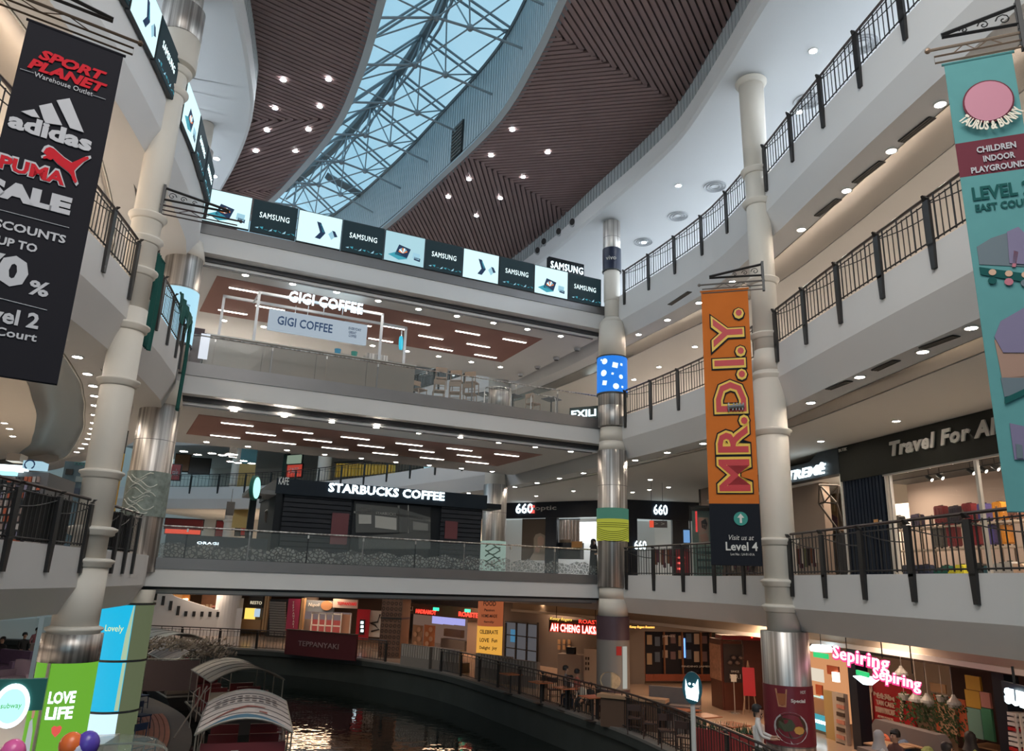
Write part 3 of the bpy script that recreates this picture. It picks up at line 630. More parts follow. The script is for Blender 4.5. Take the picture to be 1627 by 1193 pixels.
# ------------------------------------------------------------------ vertical frames (walls, signs) located in the plan
class Frame:
    def __init__(s, P, Q, z=0.0):
        s.P = Vector((P[0], P[1], 0)); s.U = (Vector((Q[0], Q[1], 0)) - s.P).normalized(); s.N = Vector((-s.U.y, s.U.x, 0)); s.rz = math.atan2(s.U.y, s.U.x); s.z = z
    def fp(s, px, py, d=0.0):
        r = at(px, py, D=1.0); r.z -= EYE; k = (s.N.dot(s.P) + d) / s.N.dot(r)
        w = r * k; return s.U.dot(Vector((w.x, w.y, 0)) - s.P), w.z + EYE - s.z
    def box(s, x0, y0, x1, y1, d=0.0):                    # pixel rectangle -> u0,u1,z0,z1 in the frame
        ym, xm = (y0 + y1) / 2, (x0 + x1) / 2
        return s.fp(x0, ym, d)[0], s.fp(x1, ym, d)[0], s.fp(xm, y1, d)[1], s.fp(xm, y0, d)[1]
    def thing(s, name, label, cat, group=None): return thing(name, label, cat, (s.P.x, s.P.y, s.z), s.rz, group)
    def rect(s, par, name, m, x0, y0, x1, y1, d=0.0, t=0.05, zz=None):
        u0, u1, z0, z1 = s.box(x0, y0, x1, y1, d)
        if zz: z0, z1 = zz
        b = MB(); b.box(u0, u1, d, d + t, z0, z1); return b.build(name, m, par)
    def txt(s, par, st, m, L, R, h, d=-0.02, dep=0.02, name='lettering', **k):
        a = s.fp(L[0], L[1], d); b = s.fp(R[0], R[1], d); c = s.fp((L[0] + R[0]) / 2, (L[1] + R[1]) / 2 - h / 2, d); e = s.fp((L[0] + R[0]) / 2, (L[1] + R[1]) / 2 + h / 2, d)
        return text(st, m, par, (a[0] + b[0]) / 2, d, (c[1] + e[1]) / 2, w=b[0] - a[0], h=c[1] - e[1], depth=dep, name=name, **k)
    def poly(s, par, name, m, pts, d=0.0, t=0.02):
        b = MB(); b.xz([s.fp(x, y, d) for x, y in pts], d, d + t); return b.build(name, m, par)
FB = Frame((BP.x, BP.y), (BP.x + BU.x, BP.y + BU.y))
def tfm(local, par): return par.matrix_world @ local
# ---- advertising screens along the top bridge
SW = glow('screen_white', (0.66, 0.93, 0.97), 1.15); SDK = glow('screen_dark', (0.006, 0.020, 0.026), 1.0); SGR = glow('screen_grey', (0.42, 0.68, 0.76), 1.0)
LETW = glow('screen_letters', (0.80, 0.98, 1.0), 1.6); FRM = mat('screen_frame', (0.03, 0.035, 0.04), 0.4); NAVY = glow('art_navy', (0.01, 0.03, 0.08), 1); ORG = glow('art_orange', (0.9, 0.25, 0.05), 1); TEALG = glow('art_teal', (0.05, 0.35, 0.45), 1); PALE = glow('art_pale', (0.35, 0.62, 0.75), 1)
def screen(kind, w, h, label, group, name='advertising_screen', bm=None):
    e = thing(name, label, 'screen', (0, 0, 0), 0, group)
    b = MB(); b.box(-w / 2, w / 2, 0, 0.10, 0, h); b.build('housing', FRM, e)
    b = MB(); b.box(-w / 2 + .02, w / 2 - .02, -0.012, 0.0, 0.02, h - .03); b.build('display', SW if kind in 'AB' else (SGR if kind == 'G' else SDK), e)
    q = -0.018
    if kind in 'AG':      # open laptop, its bright wallpaper and a small box beside it
        for nm, m, ps in (('laptop_picture', NAVY, [(-.36, .30), (.10, .24), (.22, .62), (-.22, .72)]), ('laptop_keyboard_picture', TEALG, [(-.60, .26), (-.30, .42), (.12, .22), (-.2, .12)]),
                          ('box_picture', PALE, [(.32, .52), (.58, .50), (.56, .26), (.30, .30)]), ('box_picture_dark', NAVY, [(.36, .36), (.60, .33), (.59, .20), (.36, .24)])):
            b = MB(); b.xz([(x * w / 1.5, z * h / 1.2) for x, z in ps], q, q + .006); b.build(nm, m, e)
        for k in range(7):
            a = 0.3 + k * 0.42; b = MB(); b.xz([(-.06 + .0, .40), (-.06 + .17 * math.cos(a), .42 + .19 * math.sin(a)), (-.06 + .17 * math.cos(a + .3), .42 + .19 * math.sin(a + .3))], q - .008, q - .002)
            b.build('petal_picture', (ORG, PALE, LETW)[k % 3], e)
    if kind == 'B':
        for nm, m, ps in (('phone_picture', NAVY, [(-.12, .88), (.02, .86), (.20, .50), (.02, .48)]), ('phone_picture', NAVY, [(.02, .50), (.20, .50), (.04, .24), (-.14, .26)]), ('phone_screen_picture', TEALG, [(0, .80), (.06, .78), (.16, .52), (.10, .52)]), ('small_phone_picture', NAVY, [(.42, .66), (.52, .64), (.62, .46), (.52, .42)]), ('phone_cover_picture', PALE, [(.30, .50), (.42, .64), (.52, .42), (.42, .30)])):
            b = MB(); b.xz([(x * w / 1.5, z * h / 1.2) for x, z in ps], q, q + .006); b.build(nm, m, e)
    if kind == 'D':
        text('SAMSUNG', LETW, e, 0.0, -0.014, h * 0.55, w=w * 0.66, h=0.20, depth=0.006, bold=0.0, sp=1.1)
        for k in range(9):
            x = -w * .4 + w * .1 * k; b = MB(); b.xz([(x, .16 + .05 * math.sin(k * 1.7)), (x + .12, .20 + .05 * math.sin(k * 2.3)), (x + .10, .14)], q, q + .006); b.build('streak_picture', PALE if k % 3 == 0 else TEALG, e)
    return e
kinds = ['A', 'D', 'B', 'D', 'G', 'D', 'B', 'D', 'A', 'D']; ordn = ['first', 'second', 'third', 'fourth', 'fifth', 'sixth', 'seventh', 'eighth', 'ninth', 'tenth']
desc = {'A': 'bright white screen showing an open laptop', 'G': 'pale grey screen showing an open laptop', 'B': 'bright white screen showing a folded phone', 'D': 'black screen with white lettering'}
tb = [0.20, 1.72, 3.24, 4.80, 6.34, 7.90, 9.40, 10.92, 12.44, 13.98, 15.55]
for i, k in enumerate(kinds):
    w = tb[i + 1] - tb[i] - 0.03; e = screen(k, w, 1.20, '%s, %s from the left on the top bridge' % (desc[k], ordn[i]), 'screens along the top bridge')
    e.location = bw((tb[i] + tb[i + 1]) / 2, -0.10, 15.36 - 0.012 * i); e.rotation_euler = (0, 0, BA)
# ---- screens on the upper left balcony
s_ = sy(LE, LLE, 14.55); lk = [(s_ - 1.57, 'B', 1), (s_, 'D', 1), (s_ + 2.35, 'A', 2), (s_ + 3.92, 'D', 2), (s_ + 5.5, 'D', 3), (s_ - 3.14, 'D', 0), (s_ + 6.95, 'A', 3)]
for s0, k, i in lk:
    (x, y), a = along(LE, LLE, s0 + .75); nx, ny = math.sin(a) * -1, -math.cos(a) * -1
    e = screen(k, 1.52 if s0 < s_ + 6 else 1.0, 1.22, {(1): desc[k] + ' on the upper left balcony before the column cap', 2: desc[k] + ' just beyond the left column', 3: 'narrow ' + desc[k] + ' at the corner of the top bridge', 0: desc[k] + ' at the upper frame edge'}[i], 'screens on the upper left balcony')
    e.location = (x - nx * 0.12, y - ny * 0.12, 15.40); e.rotation_euler = (0, 0, a)
# letter box sign on the shop behind the top bridge
F9 = FB; e = FB.thing('shop_sign', 'small white lit letter box sign above the screens by the middle column', 'sign')
u0, u1, z0, z1 = FB.box(872, 413, 928, 434, 1.5); b = MB(); b.box(u0, u1, 1.5, 1.7, z0 + .02, z1 - .02); b.build('sign_box', DARK, e)
FB.txt(e, 'SAMSUNG', BLUEWHITE, (875, 421), (926, 430), 11, d=1.48, bold=0.0, sp=1.1)
b = MB(); b.box(u0 + .2, u0 + .26, 1.55, 1.62, 15.3, z0 + .05); b.box(u1 - .26, u1 - .2, 1.55, 1.62, 15.3, z0 + .05); b.build('sign_leg', BLACK, e)

# ------------------------------------------------------------------ coffee kiosk on the middle bridge
TAUPE = mat('taupe_counter', (0.25, 0.205, 0.17), 0.35, noise=0.05); WMET = mat('white_tube', (0.62, 0.64, 0.68), 0.4)
e = FB.thing('coffee_kiosk', 'taupe coffee counter with white tube frames and lit name on the middle bridge', 'kiosk')
b = MB(); b.box(0.95, 8.15, 0.95, 1.07, 10.56, 11.83); b.box(8.03, 8.15, 1.07, 3.0, 10.56, 11.83); b.box(0.95, 1.07, 1.07, 3.0, 10.56, 11.83); b.build('counter_front', TAUPE, e)
for x in (2.75, 4.55, 6.35): b = MB(); b.box(x - .008, x + .008, 0.94, 0.95, 10.6, 11.8); b.build('panel_joint', mat('joint', (.1, .08, .07), .6), e)
b = MB(); b.box(0.92, 8.18, 0.9, 1.3, 11.83, 11.87); b.build('counter_top', mat('pale_top', (.5, .47, .43), .3), e)
def frame2(t0, t1, s, z1, r=0.045):
    q = MB(); q.box(t0 - r, t0 + r, s - r, s + r, 10.58, z1); q.box(t1 - r, t1 + r, s - r, s + r, 10.58, z1); q.box(t0 - r, t1 + r, s - r, s + r, z1 - 2 * r, z1); return q
a = FB.fp(413, 462, 1.2); b_ = FB.fp(608, 499, 1.2); frame2(a[0], b_[0], 1.2, (a[1] + b_[1]) / 2).build('front_tube_frame', WMET, e)
c_ = FB.fp(357, 467, 2.3); d_ = FB.fp(645, 521, 2.3); frame2(c_[0], d_[0], 2.3, (c_[1] + d_[1]) / 2).build('rear_tube_frame', WMET, e)
b = MB(); zt = (a[1] + b_[1]) / 2 - .05
for x, x2 in ((a[0], c_[0] + 1.0), (b_[0], d_[0] - 0.9)): b.tube([(x, 1.2, zt), (x2, 2.3, zt - .02)], .035, 4)
b.build('side_tube', WMET, e)
u0, u1, z0, z1 = FB.box(425, 505, 584, 533, 1.1); z0, z1 = FB.fp(505, 536, 1.1)[1] , FB.fp(505, 503, 1.1)[1]
SB_ = glow('lightbox_grey', (0.36, 0.43, 0.50), 1.0)
b = MB(); b.box(u0, u1, 1.1, 1.22, z0, z1); b.build('name_board', SB_, e)
FB.txt(e, 'GIGI COFFEE', glow('navy_letters', (0.02, 0.05, 0.12), 1), (441, 507), (528, 524), 14, d=1.09, bold=0.015)
for i_, t_ in enumerate(('EVERYDAY', 'GREAT', 'COFFEE')): FB.txt(e, t_, NAVY, (554, 522 + i_ * 5.5), (566 + (8 if i_ == 0 else 0), 524 + i_ * 5.5), 4, d=1.09, name='small_lettering')
FB.txt(e, 'GIGI COFFEE', BLUEWHITE, (459, 472), (576, 490), 17, d=1.02, dep=0.06, bold=0.02, sp=1.05, name='lit_lettering')
b = MB(); u0, z0 = FB.fp(470, 505, 1.3)[0], 0; 
for px in (470, 490, 515, 545, 570): u, z = FB.fp(px, 490, 1.12); b.box(u - .01, u + .01, 1.12, 1.16, z - .25, z + .1)
b.build('hanger_rod', WMET, e)
b = MB(); b.box(6.4, 7.2, 1.35, 1.8, 11.87, 12.2); b.build('coffee_machine', STEEL, e)
for x, m_ in ((5.3, mat('blue_tin', (0.05, .3, .5), .4)), (5.9, mat('green_tin', (0.05, .3, .25), .4))):
    k_ = tag(MB().lathe([(0.09, 0), (0.12, .22)], (0, 0, 0), 14).build('canister', m_, None, loc=bw(x, 1.15, 11.87)), '%s canister on the coffee counter' % ('blue' if x < 5.5 else 'green'), 'canister', 'canisters on the coffee counter')
b = MB(); b.box(-0.6, 0.9, 2.9, 3.0, 10.58, 12.6); b.build('dark_screen_wall', mat('plum_wall', (.06, .04, .05), .6), e)
cs = thing('hanging_sign', 'round blue lit sign at the right end of the coffee kiosk', 'sign', bw(FB.fp(637, 545, 1.9)[0], 1.9, FB.fp(637, 545, 1.9)[1]), BA + 1.1)
MB().xz([(0.24 * math.cos(a), 0.27 * math.sin(a)) for a in [i * PI / 12 for i in range(24)]], -.04, .04).build('disc', glow('cyan_disc', (0.03, 0.45, 0.62), 1.2), cs); b = MB(); b.box(-.02, .02, -.02, .02, .25, .5); b.build('bracket', WMET, cs)
dp = FB.thing('display_stand', 'tall white lit poster stand left of the coffee counter', 'stand'); u0, u1, z0, z1 = FB.box(317, 530, 332, 570, 0.6)
b = MB(); b.box(u0, u1, 0.6, 0.66, z0, z1); b.build('poster', glow('poster_white', (.8, .85, .95), 1.0), dp); b = MB(); b.box(u0 - .05, u1 + .05, 0.5, 0.8, 10.58, 10.62); b.box((u0 + u1) / 2 - .03, (u0 + u1) / 2 + .03, .66, .69, 10.62, z0 + .2); b.build('stand_base', BLACK, dp)
# terrace chairs, tables, trolley rails on the middle bridge
WOODF = mat('ash_wood', (0.36, 0.25, 0.18), 0.5, noise=0.1); DKT = mat('dark_table', (0.03, 0.03, 0.05), 0.3)
def cafe_chair(label, group, m=WOODF):
    t = thing('dining_chair', label, 'chair', (0, 0, 0), 0, group)
    b = MB(); b.box(-.22, .22, -.22, .22, .43, .47); b.build('seat', m, t)
    b = MB(); b.box(-.22, .22, .19, .225, .66, .84); b.build('backrest', m, t)
    for sx in (-1, 1):
        for sy_ in (-1, 1): b = MB(); b.tube([(sx * .20, sy_ * .19, .43 if sy_ < 0 else .82), (sx * .21, sy_ * .215, 0)], .018, 5); b.build('leg', m, t)
    b = MB(); b.tube([(-.2, -.2, .22), (.2, -.2, .22)], .012, 4); b.tube([(-.2, .2, .22), (.2, .2, .22)], .012, 4); b.build('stretcher', m, t)
    return t
def cafe_table(label, group, top=DKT, w=.6, h=.74):
    t = thing('cafe_table', label, 'table', (0, 0, 0), 0, group)
    b = MB(); b.box(-w / 2, w / 2, -w / 2, w / 2, h - .03, h); b.build('tabletop', top, t)
    b = MB(); b.tube([(0, 0, .02), (0, 0, h - .03)], .035, 8); b.build('pedestal', BLACK, t)
    b = MB(); b.box(-.24, .24, -.24, .24, 0, .02); b.build('base', BLACK, t)
    return t
pc = cafe_chair('', 'chairs on the middle bridge terrace'); first = True
for i_, (px, s, dz, rz, lb) in enumerate([(667, 1.2, 0, .4, 'pale wooden chair at the end of the coffee counter'), (698, 1.0, 0, 2.9, 'pale wooden chair facing away beside the counter end'), (700, 1.0, .49, 2.9, 'pale wooden chair stacked on the one nearest the counter'), (724, .9, 0, 2.7, 'pale wooden chair in the middle of the stacked group'), (726, .95, .46, 2.6, 'pale wooden chair stacked in the middle of the group'), (748, .8, 0, 2.5, 'pale wooden chair next to the steel bin'), (750, .82, .46, 2.4, 'pale wooden chair stacked next to the steel bin'), (848, .9, 0, 1.9, 'wooden chair at the dark square table')]):
    o = pc if first else dup(pc); first = False; o['label'] = lb; u, _ = FB.fp(px, 605, s); o.location = bw(u, s, 10.58 + dz); o.rotation_euler = (0, 0, BA + rz)
for i_, (px, s, lb) in enumerate([(815, 1.2, 'dark square table beside the steel bin'), (876, .8, 'dark navy square table near the middle column'), (770, 1.5, 'small dark table between the stacked chairs and the steel bin')]):
    o = cafe_table(lb, 'tables on the middle bridge terrace'); u, _ = FB.fp(px, 630, s); o.location = bw(u, s, 10.58); o.rotation_euler = (0, 0, BA + .5)
t_ = thing('waste_bin', 'round brushed steel bin on the middle bridge terrace', 'bin', bw(FB.fp(794, 620, 1.0)[0], 1.0, 10.58), 0)
b = MB(); b.smooth = True; b.lathe([(.42, 0), (.42, .85)], (0, 0, 0), 28); b.build('body', STEEL, t_); b = MB(); b.lathe([(.44, .85), (.44, .9)], (0, 0, 0), 28); b.build('lid', STEEL, t_)
for px0, px1, lb in ((770, 812, 'curved grey steel barrier hoop in front of the steel bin'), (844, 883, 'curved grey steel barrier hoop by the dark navy table')):
    u0, u1 = FB.fp(px0, 620, .45)[0], FB.fp(px1, 628, .45)[0]; t_ = thing('barrier_hoop', lb, 'barrier', bw((u0 + u1) / 2, .45, 10.58), BA, 'hoops on the middle bridge'); w = (u1 - u0) / 2
    b = MB(); b.tube([(-w, 0, 0), (-w, 0, .62), (-w + .04, 0, .70), (-w + .1, 0, .73), (w - .1, 0, .73), (w - .04, 0, .70), (w, 0, .62), (w, 0, 0)], .025, 8); b.build('hoop', STEEL, t_); b = MB(); b.box(-w - .05, -w + .05, -.05, .05, 0, .015); b.box(w - .05, w + .05, -.05, .05, 0, .015); b.build('foot', STEEL, t_)

# ------------------------------------------------------------------ black cafe kiosk on the lowest bridge
S0 = 3.2; T0, T1 = FB.fp(438, 790, S0)[0], FB.fp(768, 800, S0)[0]; Z0 = 4.60; ZF0 = 7.03; ZF1 = 7.58
e = FB.thing('cafe_kiosk', 'black slatted cafe kiosk with glowing white name on the lowest bridge', 'kiosk')
b = MB(); b.box(T0, T1, S0 + .1, S0 + 4.2, Z0, ZF0); b.build('body', DARK, e)
b = MB(); b.box(T0 - .05, T1 + .1, S0 - .15, S0 + 4.3, ZF0, ZF1); b.build('fascia', mat('fascia_dark', (.010, .016, .024), .6, spec=.15), e)
b = MB(); b.box(T1 + .1, T1 + .75, S0 - .1, S0 + 1.0, ZF0 + .05, ZF0 + .25); b.build('side_canopy', DARK, e)
b = MB(); b.box(T0 - .95, T0, S0 - .1, S0 + 2.0, ZF0 - .05, ZF0 + .10); b.build('left_canopy', mat('canopy_grey', (.10, .105, .11), .5), e)
for x in (T0 - .75, T0 + .10): b = MB(); b.box(x - .11, x + .11, S0 - .12, S0 + .1, Z0, ZF0); b.build('post', DARK, e)
for px0, px1 in ((447, 556), (700, 764)):
    u0, u1 = FB.fp(px0, 830, S0)[0], FB.fp(px1, 830, S0)[0]
    for k in range(14): b = MB(); z = Z0 + .12 + k * .172; b.box(u0, u1, S0 - .02, S0 + .08, z, z + .14); b.build('slat', CHAR, e)
for px0, px1, py0, py1 in ((526, 553, 815, 865), (707, 727, 828, 856)):
    FB.rect(e, 'menu_panel', mat('dark_red_panel', (.10, .022, .028), .5), px0, py0, px1, py1, S0 - .06, .03)
# the glossy street picture in the middle bay
u0, u1 = FB.fp(560, 830, S0)[0], FB.fp(683, 830, S0)[0]
b = MB(); b.box(u0, u1, S0, S0 + .06, Z0, ZF0 - .05); b.build('picture_window', mat('picture_dark', (.018, .021, .024), .3, spec=.3), e)
G1_, G2_, G3_ = mat('picture_grey', (.16, .165, .16), .5), mat('picture_mid', (.06, .065, .065), .5), mat('picture_light', (.34, .34, .32), .5)
for nm, m_, ps in (('picture_facade', G2_, [(565, 800), (630, 806), (684, 822), (684, 846), (630, 846), (565, 846)]), ('picture_awning', G1_, [(562, 812), (600, 812), (655, 820), (684, 825), (684, 829), (655, 825), (600, 817), (562, 815)]), ('picture_shop_window', G3_, [(570, 817), (590, 818), (590, 832), (570, 832)]), ('picture_shop_window', G3_, [(596, 819), (630, 823), (630, 842), (596, 838)]), ('picture_post', G1_, [(632, 803), (635, 803), (635, 845), (632, 845)]), ('picture_pole', G3_, [(648, 802), (649.5, 802), (649.5, 847), (648, 847)]), ('picture_shop_window', G1_, [(656, 828), (680, 832), (680, 843), (656, 842)]), ('picture_road', G2_, [(570, 852), (600, 850), (684, 844), (684, 872), (570, 872)]), ('picture_sign', G1_, [(572, 806), (590, 807), (590, 811), (572, 811)])):
    FB.poly(e, nm, m_, ps, S0 - .03 if 'window' not in nm else S0 - .05, .01)
FB.txt(e, 'STARBUCKS', mat('pic_let', (.4, .4, .38), .5), (597, 814), (629, 818), 4, d=S0 - .06, dep=.005, name='picture_lettering')
FB.txt(e, 'STARBUCKS COFFEE', BLUEWHITE, (522, 775), (706, 788), 14.0, d=S0 - .17, dep=.04, bold=0.03, sp=1.06, name='lit_lettering')
FB.txt(e, 'KAFE', mat('white_letters', (.7, .72, .72), .5), (443, 763), (459, 765), 12, d=S0 - .17, bold=0.01, name='small_lettering')
cs = thing('round_sign', 'round green and white lit sign seen edge on at the cafe canopy', 'sign', bw(FB.fp(405, 775, 2.2)[0], 2.2, FB.fp(405, 775, 2.2)[1]), BA + 1.15)
MB().xz([(0.42 * math.cos(a), 0.42 * math.sin(a)) for a in [i * PI / 14 for i in range(28)]], -.06, .06).build('disc', mat('sign_green', (.0, .10, .075), .4), cs)
MB().xz([(0.36 * math.cos(a), 0.36 * math.sin(a)) for a in [i * PI / 14 for i in range(28)]], -.075, -.06).build('lit_face', glow('mint_face', (.45, .95, .85), 1.3), cs); b = MB(); b.box(.3, .75, -.03, .03, -.3, -.2); b.build('bracket', DARK, cs)
for px, py, lb in ((426, 818, 'black hanging lantern light left of the cafe posts'), (366, 808, 'black loudspeaker hanging in the far hall'), (371, 716, 'small black loudspeaker under the middle bridge')):
    u, z = FB.fp(px, py, 5.0 if px > 400 else 12.0); w = bw(u, 5.0 if px > 400 else 12.0, z); t_ = thing('hanging_lantern' if px > 400 else 'loudspeaker', lb, 'lamp' if px > 400 else 'speaker', w, .3)
    b = MB(); b.lathe([(.06, -.3), (.13, -.2), (.15, .12), (.08, .2)], (0, 0, 0), 10) if px > 400 else b.box(-.17, .17, -.15, .15, -.30, .30); b.build('body', BLACK, t_)
    b = MB(); b.tube([(0, 0, .2), (0, 0, .9)], .015, 5); b.build('hanger', BLACK, t_)
# things standing behind the frosted glass
dk = FB.thing('counter_unit', 'dark service counter behind the frosted glass left of the cafe', 'counter'); u0, u1, z0, z1 = FB.box(262, 845, 425, 880, 1.2); b = MB(); b.box(u0, u1, 1.2, 1.9, 4.6, 5.35); b.build('body', mat('cool_dark', (.035, .04, .045), .3), dk)
FB.txt(dk, 'ORAGI', BLUEWHITE, (313, 862), (347, 864), 4, d=1.18, name='lit_lettering')
# ------------------------------------------------------------------ far storeys seen past the bridge
FL = Frame((-30, 62), (-12, 66)); RED = mat('signal_red', (.45, .02, .02), .4)
def farpanel(fr, nm, lab, cat, m_, px0, py0, px1, py1, d=0.0, tx=None, tm=None, grp=None):
    e = fr.thing(nm, lab, cat, grp); fr.rect(e, 'panel', m_, px0, py0, px1, py1, d, .15)
    b = MB(); u0, u1, z0, z1 = fr.box(px0, py0, px1, py1, d); b.box(u0 - .08, u1 + .08, d + .15, d + .25, z0 - .08, z1 + .08); b.build('back_frame', BLACK, e)
    if tx: fr.txt(e, tx, tm, (px0 + 3, (py0 + py1) / 2), (px1 - 3, (py0 + py1) / 2), (py1 - py0) * .45, d=d - .03)
    return e
farpanel(FL, 'wall_panel', 'vertical timber wall panel in the far upper hall', 'wall panel', mat('timber', (.30, .14, .06), .5, noise=.2), 278, 722, 301, 748, 3)
farpanel(FL, 'wall_panel', 'charcoal wall panel beside the timber one in the far hall', 'wall panel', mat('charc', (.06, .055, .05), .5), 301, 728, 333, 752, 3)
farpanel(FL, 'shop_sign', 'red far sign at the left end of the upper far railing', 'sign', RED, 271, 738, 286, 762, 1, 'sale', mat('white_letters', (.7, .7, .7), .5))
farpanel(FL, 'shop_sign', 'long dark red shop fascia with a pink patch in the far hall', 'sign', mat('deep_red', (.22, .01, .015), .4), 262, 825, 322, 840, 0)
farpanel(FL, 'shop_sign', 'orange red lit strip below the dark red fascia', 'sign', glow('red_lit', (.9, .10, .05), .8), 262, 841, 318, 848, -.6)
farpanel(FL, 'shop_sign', 'second dark red shop fascia right of the thin white column', 'sign', mat('deep_red', (.22, .01, .015), .4), 343, 828, 366, 852, 0)
farpanel(FL, 'dark_door_panel', 'dark double door between red panels in the far hall', 'door panel', BLACK, 368, 832, 382, 850, 0)
farpanel(FL, 'wall_panel', 'narrow red panel right of the far dark door', 'wall panel', RED, 383, 835, 389, 850, 0)
FM = Frame((-18, 60), (-4, 52))
farpanel(FM, 'poster', 'red poster with yellow and blue bands above the cafe sign', 'poster', glow('poster_red', (.50, .06, .04), .8), 456, 738, 477, 757, 0, 'CAFE', mat('white_letters', (.7, .7, .7), .5))
farpanel(FM, 'poster', 'yellow and blue upper half of the poster above the cafe sign', 'poster', glow('poster_yb', (.25, .33, .25), .8), 456, 723, 477, 736, -.5)
farpanel(FM, 'pillar_cladding', 'pale green edged pillar cladding left of the red poster', 'pillar', mat('dkgreen', (.03, .06, .05), .4), 449, 722, 455, 757, -.1)
YB = mat('yellow_rack', (.70, .42, .05), .5)
rk = FM.thing('clothes_display', 'row of hanging yellow goods behind the far railing', 'display', None)
for k in range(18): FM.rect(rk, 'hanging_item', YB, 533 + k * 5.2, 736 + k * .15, 537 + k * 5.2, 758 - k * .4, -1.5, .2)
b = MB(); a, z = FM.fp(531, 735, -1.4); c, z2 = FM.fp(628, 738, -1.4); b.tube([(a, -1.4, z), (c, -1.4, z)], .04, 6); b.build('hanging_rail', BLACK, rk)
sg = thing('pillar_banner', 'tall yellow and teal banner on the thin white column of the far hall', 'banner', (-20.9, 58.4, 0), .3)
for nm, m_, z0, z1 in (('teal_part', mat('teal_c', (.05, .20, .23), .5), 12.5, 14.2), ('yellow_part', mat('yel_c', (.48, .33, .10), .5), 7.6, 12.5)):
    b = MB(); b.box(-.1, 1.1, -.1, 0, z0, z1); b.build(nm, m_, sg)
text('1', BLACK, sg, .5, -.11, 9.9, h=1.6)
# ------------------------------------------------------------------ right hand shops on the first upper storey
FT = Frame((11.63, 26.14), (13.18, 19.46)); OLIVE = mat('olive_black', (.028, .028, .024), .6, spec=.15); NAVYP = mat('navy_corrugated', (.012, .020, .036), .6, spec=.2)
LET = mat('pale_letters', (.62, .60, .56), .5); WALLW = mat('shop_wall_warm', (.62, .50, .44), .8); FRAMEW = mat('shop_frame_white', (.6, .58, .55), .35)
e = FT.thing('luggage_shop', 'luggage shop front with wide dark fascia and pale italic name', 'shop')
b = MB(); b.box(-0.02, 9.5, 0.0, 0.5, 8.02, 9.24); b.build('fascia', OLIVE, e)
FT.txt(e, 'Travel For All', LET, (1415, 713), (1594, 675), 26, d=-.03, dep=.05, bold=.04, sp=1.1, shear=.22)
FT.txt(e, 'BUTIK', LET, (1333, 716), (1346, 713), 5, d=-.02, name='small_lettering')
for k in range(12): b = MB(); x = .02 + k * .165; b.box(x, x + .12, 0.05, 0.16, 4.62, 8.02); b.build('corrugated_strip', NAVYP, e)
b = MB(); b.box(0, 1.98, .16, .3, 4.62, 8.02); b.build('partition', NAVYP, e)
for x, w in ((2.05, .07), (2.24, .04), (5.62, .10), (9.4, .1)): b = MB(); b.box(x - w / 2, x + w / 2, 0.1, 0.2, 4.62, 8.02); b.build('window_frame', FRAMEW, e)
b = MB(); b.box(2.2, 5.6, .14, .15, 4.62, 8.0); b.build('window_pane', SHOPGLASS, e); b = MB(); b.box(5.7, 9.4, .14, .15, 4.62, 8.0); b.build('window_pane', SHOPGLASS, e)
b = MB(); b.box(2.0, 9.5, .05, .12, 7.96, 8.03); b.build('head_rail', FRAMEW, e)
b = MB(); b.box(-2.2, 9.6, 4.6, 4.75, 4.6, 8.6); b.build('rear_wall', WALLW, e)
b = MB(); b.box(-2.2, 9.6, .5, 4.7, 8.45, 8.55); b.build('dark_ceiling', mat('shop_ceiling', (.05, .045, .04), .7), e)
for x, y in ((1355, 905),): FT.rect(e, 'notice', mat('orange_note', (.6, .3, .1), .6), 1388, 825, 1395, 830, .03, .01); FT.rect(e, 'notice', LET, 1389, 831, 1394, 835, .03, .01); FT.rect(e, 'notice', LET, 1397, 826, 1401, 831, .03, .01)
# track lights and recessed lamps of the fascia underside
proto = None
for k_, (px, py) in enumerate(((1401, 748), (1437, 741), (1472, 735), (1508, 727), (1545, 721), (1586, 712))):
    u, z = FT.fp(px, py, .2); w = FT.P + FT.U * u + FT.N * .25 + Vector((0, 0, 8.0))
    if proto is None:
        proto = thing('ceiling_light', 'small recessed lamp under the luggage shop fascia, first from the left', 'ceiling light', w, 0, 'lamps under the luggage shop fascia')
        MB().lathe([(.01, 0), (.06, 0)], (0, 0, 0), 14, cap=False).build('lamp_disc', LWHITE, proto); MB().lathe([(.06, 0), (.08, .015)], (0, 0, 0), 14, cap=False).build('trim_ring', FRAMEW, proto)
    else: o = dup(proto); o.location = w; o['label'] = 'small recessed lamp under the luggage shop fascia, %s from the left' % ORD[k_]
proto = None
for k_, (px, py) in enumerate(((1476, 760), (1493, 757), (1544, 765), (1562, 749), (1580, 737), (1594, 751), (1604, 735), (1611, 769))):
    # (1476, 760), (1544, 765), (1562, 749), (1594, 751), (1611, 769), (1580, 737), (1604, 735)):
    u, z = FT.fp(px, py, 2.2); w = FT.P + FT.U * u + FT.N * 2.2 + Vector((0, 0, 8.02))
    if proto is None:
        proto = thing('track_spotlight', 'black track spotlight inside the luggage shop, first from the left', 'spotlight', w, .5, 'track spotlights in the luggage shop')
        b = MB(); b.tube([(0, 0, .40), (0, 0, .1)], .012, 5); b.build('stem', BLACK, proto); b = MB(); b.tube([(0, .08, .14), (0, -.1, .0)], .06, 10, r1=.07); b.build('head', BLACK, proto); b = MB(); b.tube([(0, -.1, .0), (0, -.105, -.003)], .055, 10); b.build('lamp', glow('spot_white', (1, .9, .75), 18), proto)
    else: o = dup(proto); o.location = w; o['label'] = 'black track spotlight inside the luggage shop, %s from the left' % ORD[k_]
for y_ in (1.6, 2.25, 3.2):
    b = MB(); b.box(-1.5, 9.0, y_ - .02, y_ + .02, 8.38, 8.42); b.build('light_track', BLACK, e)
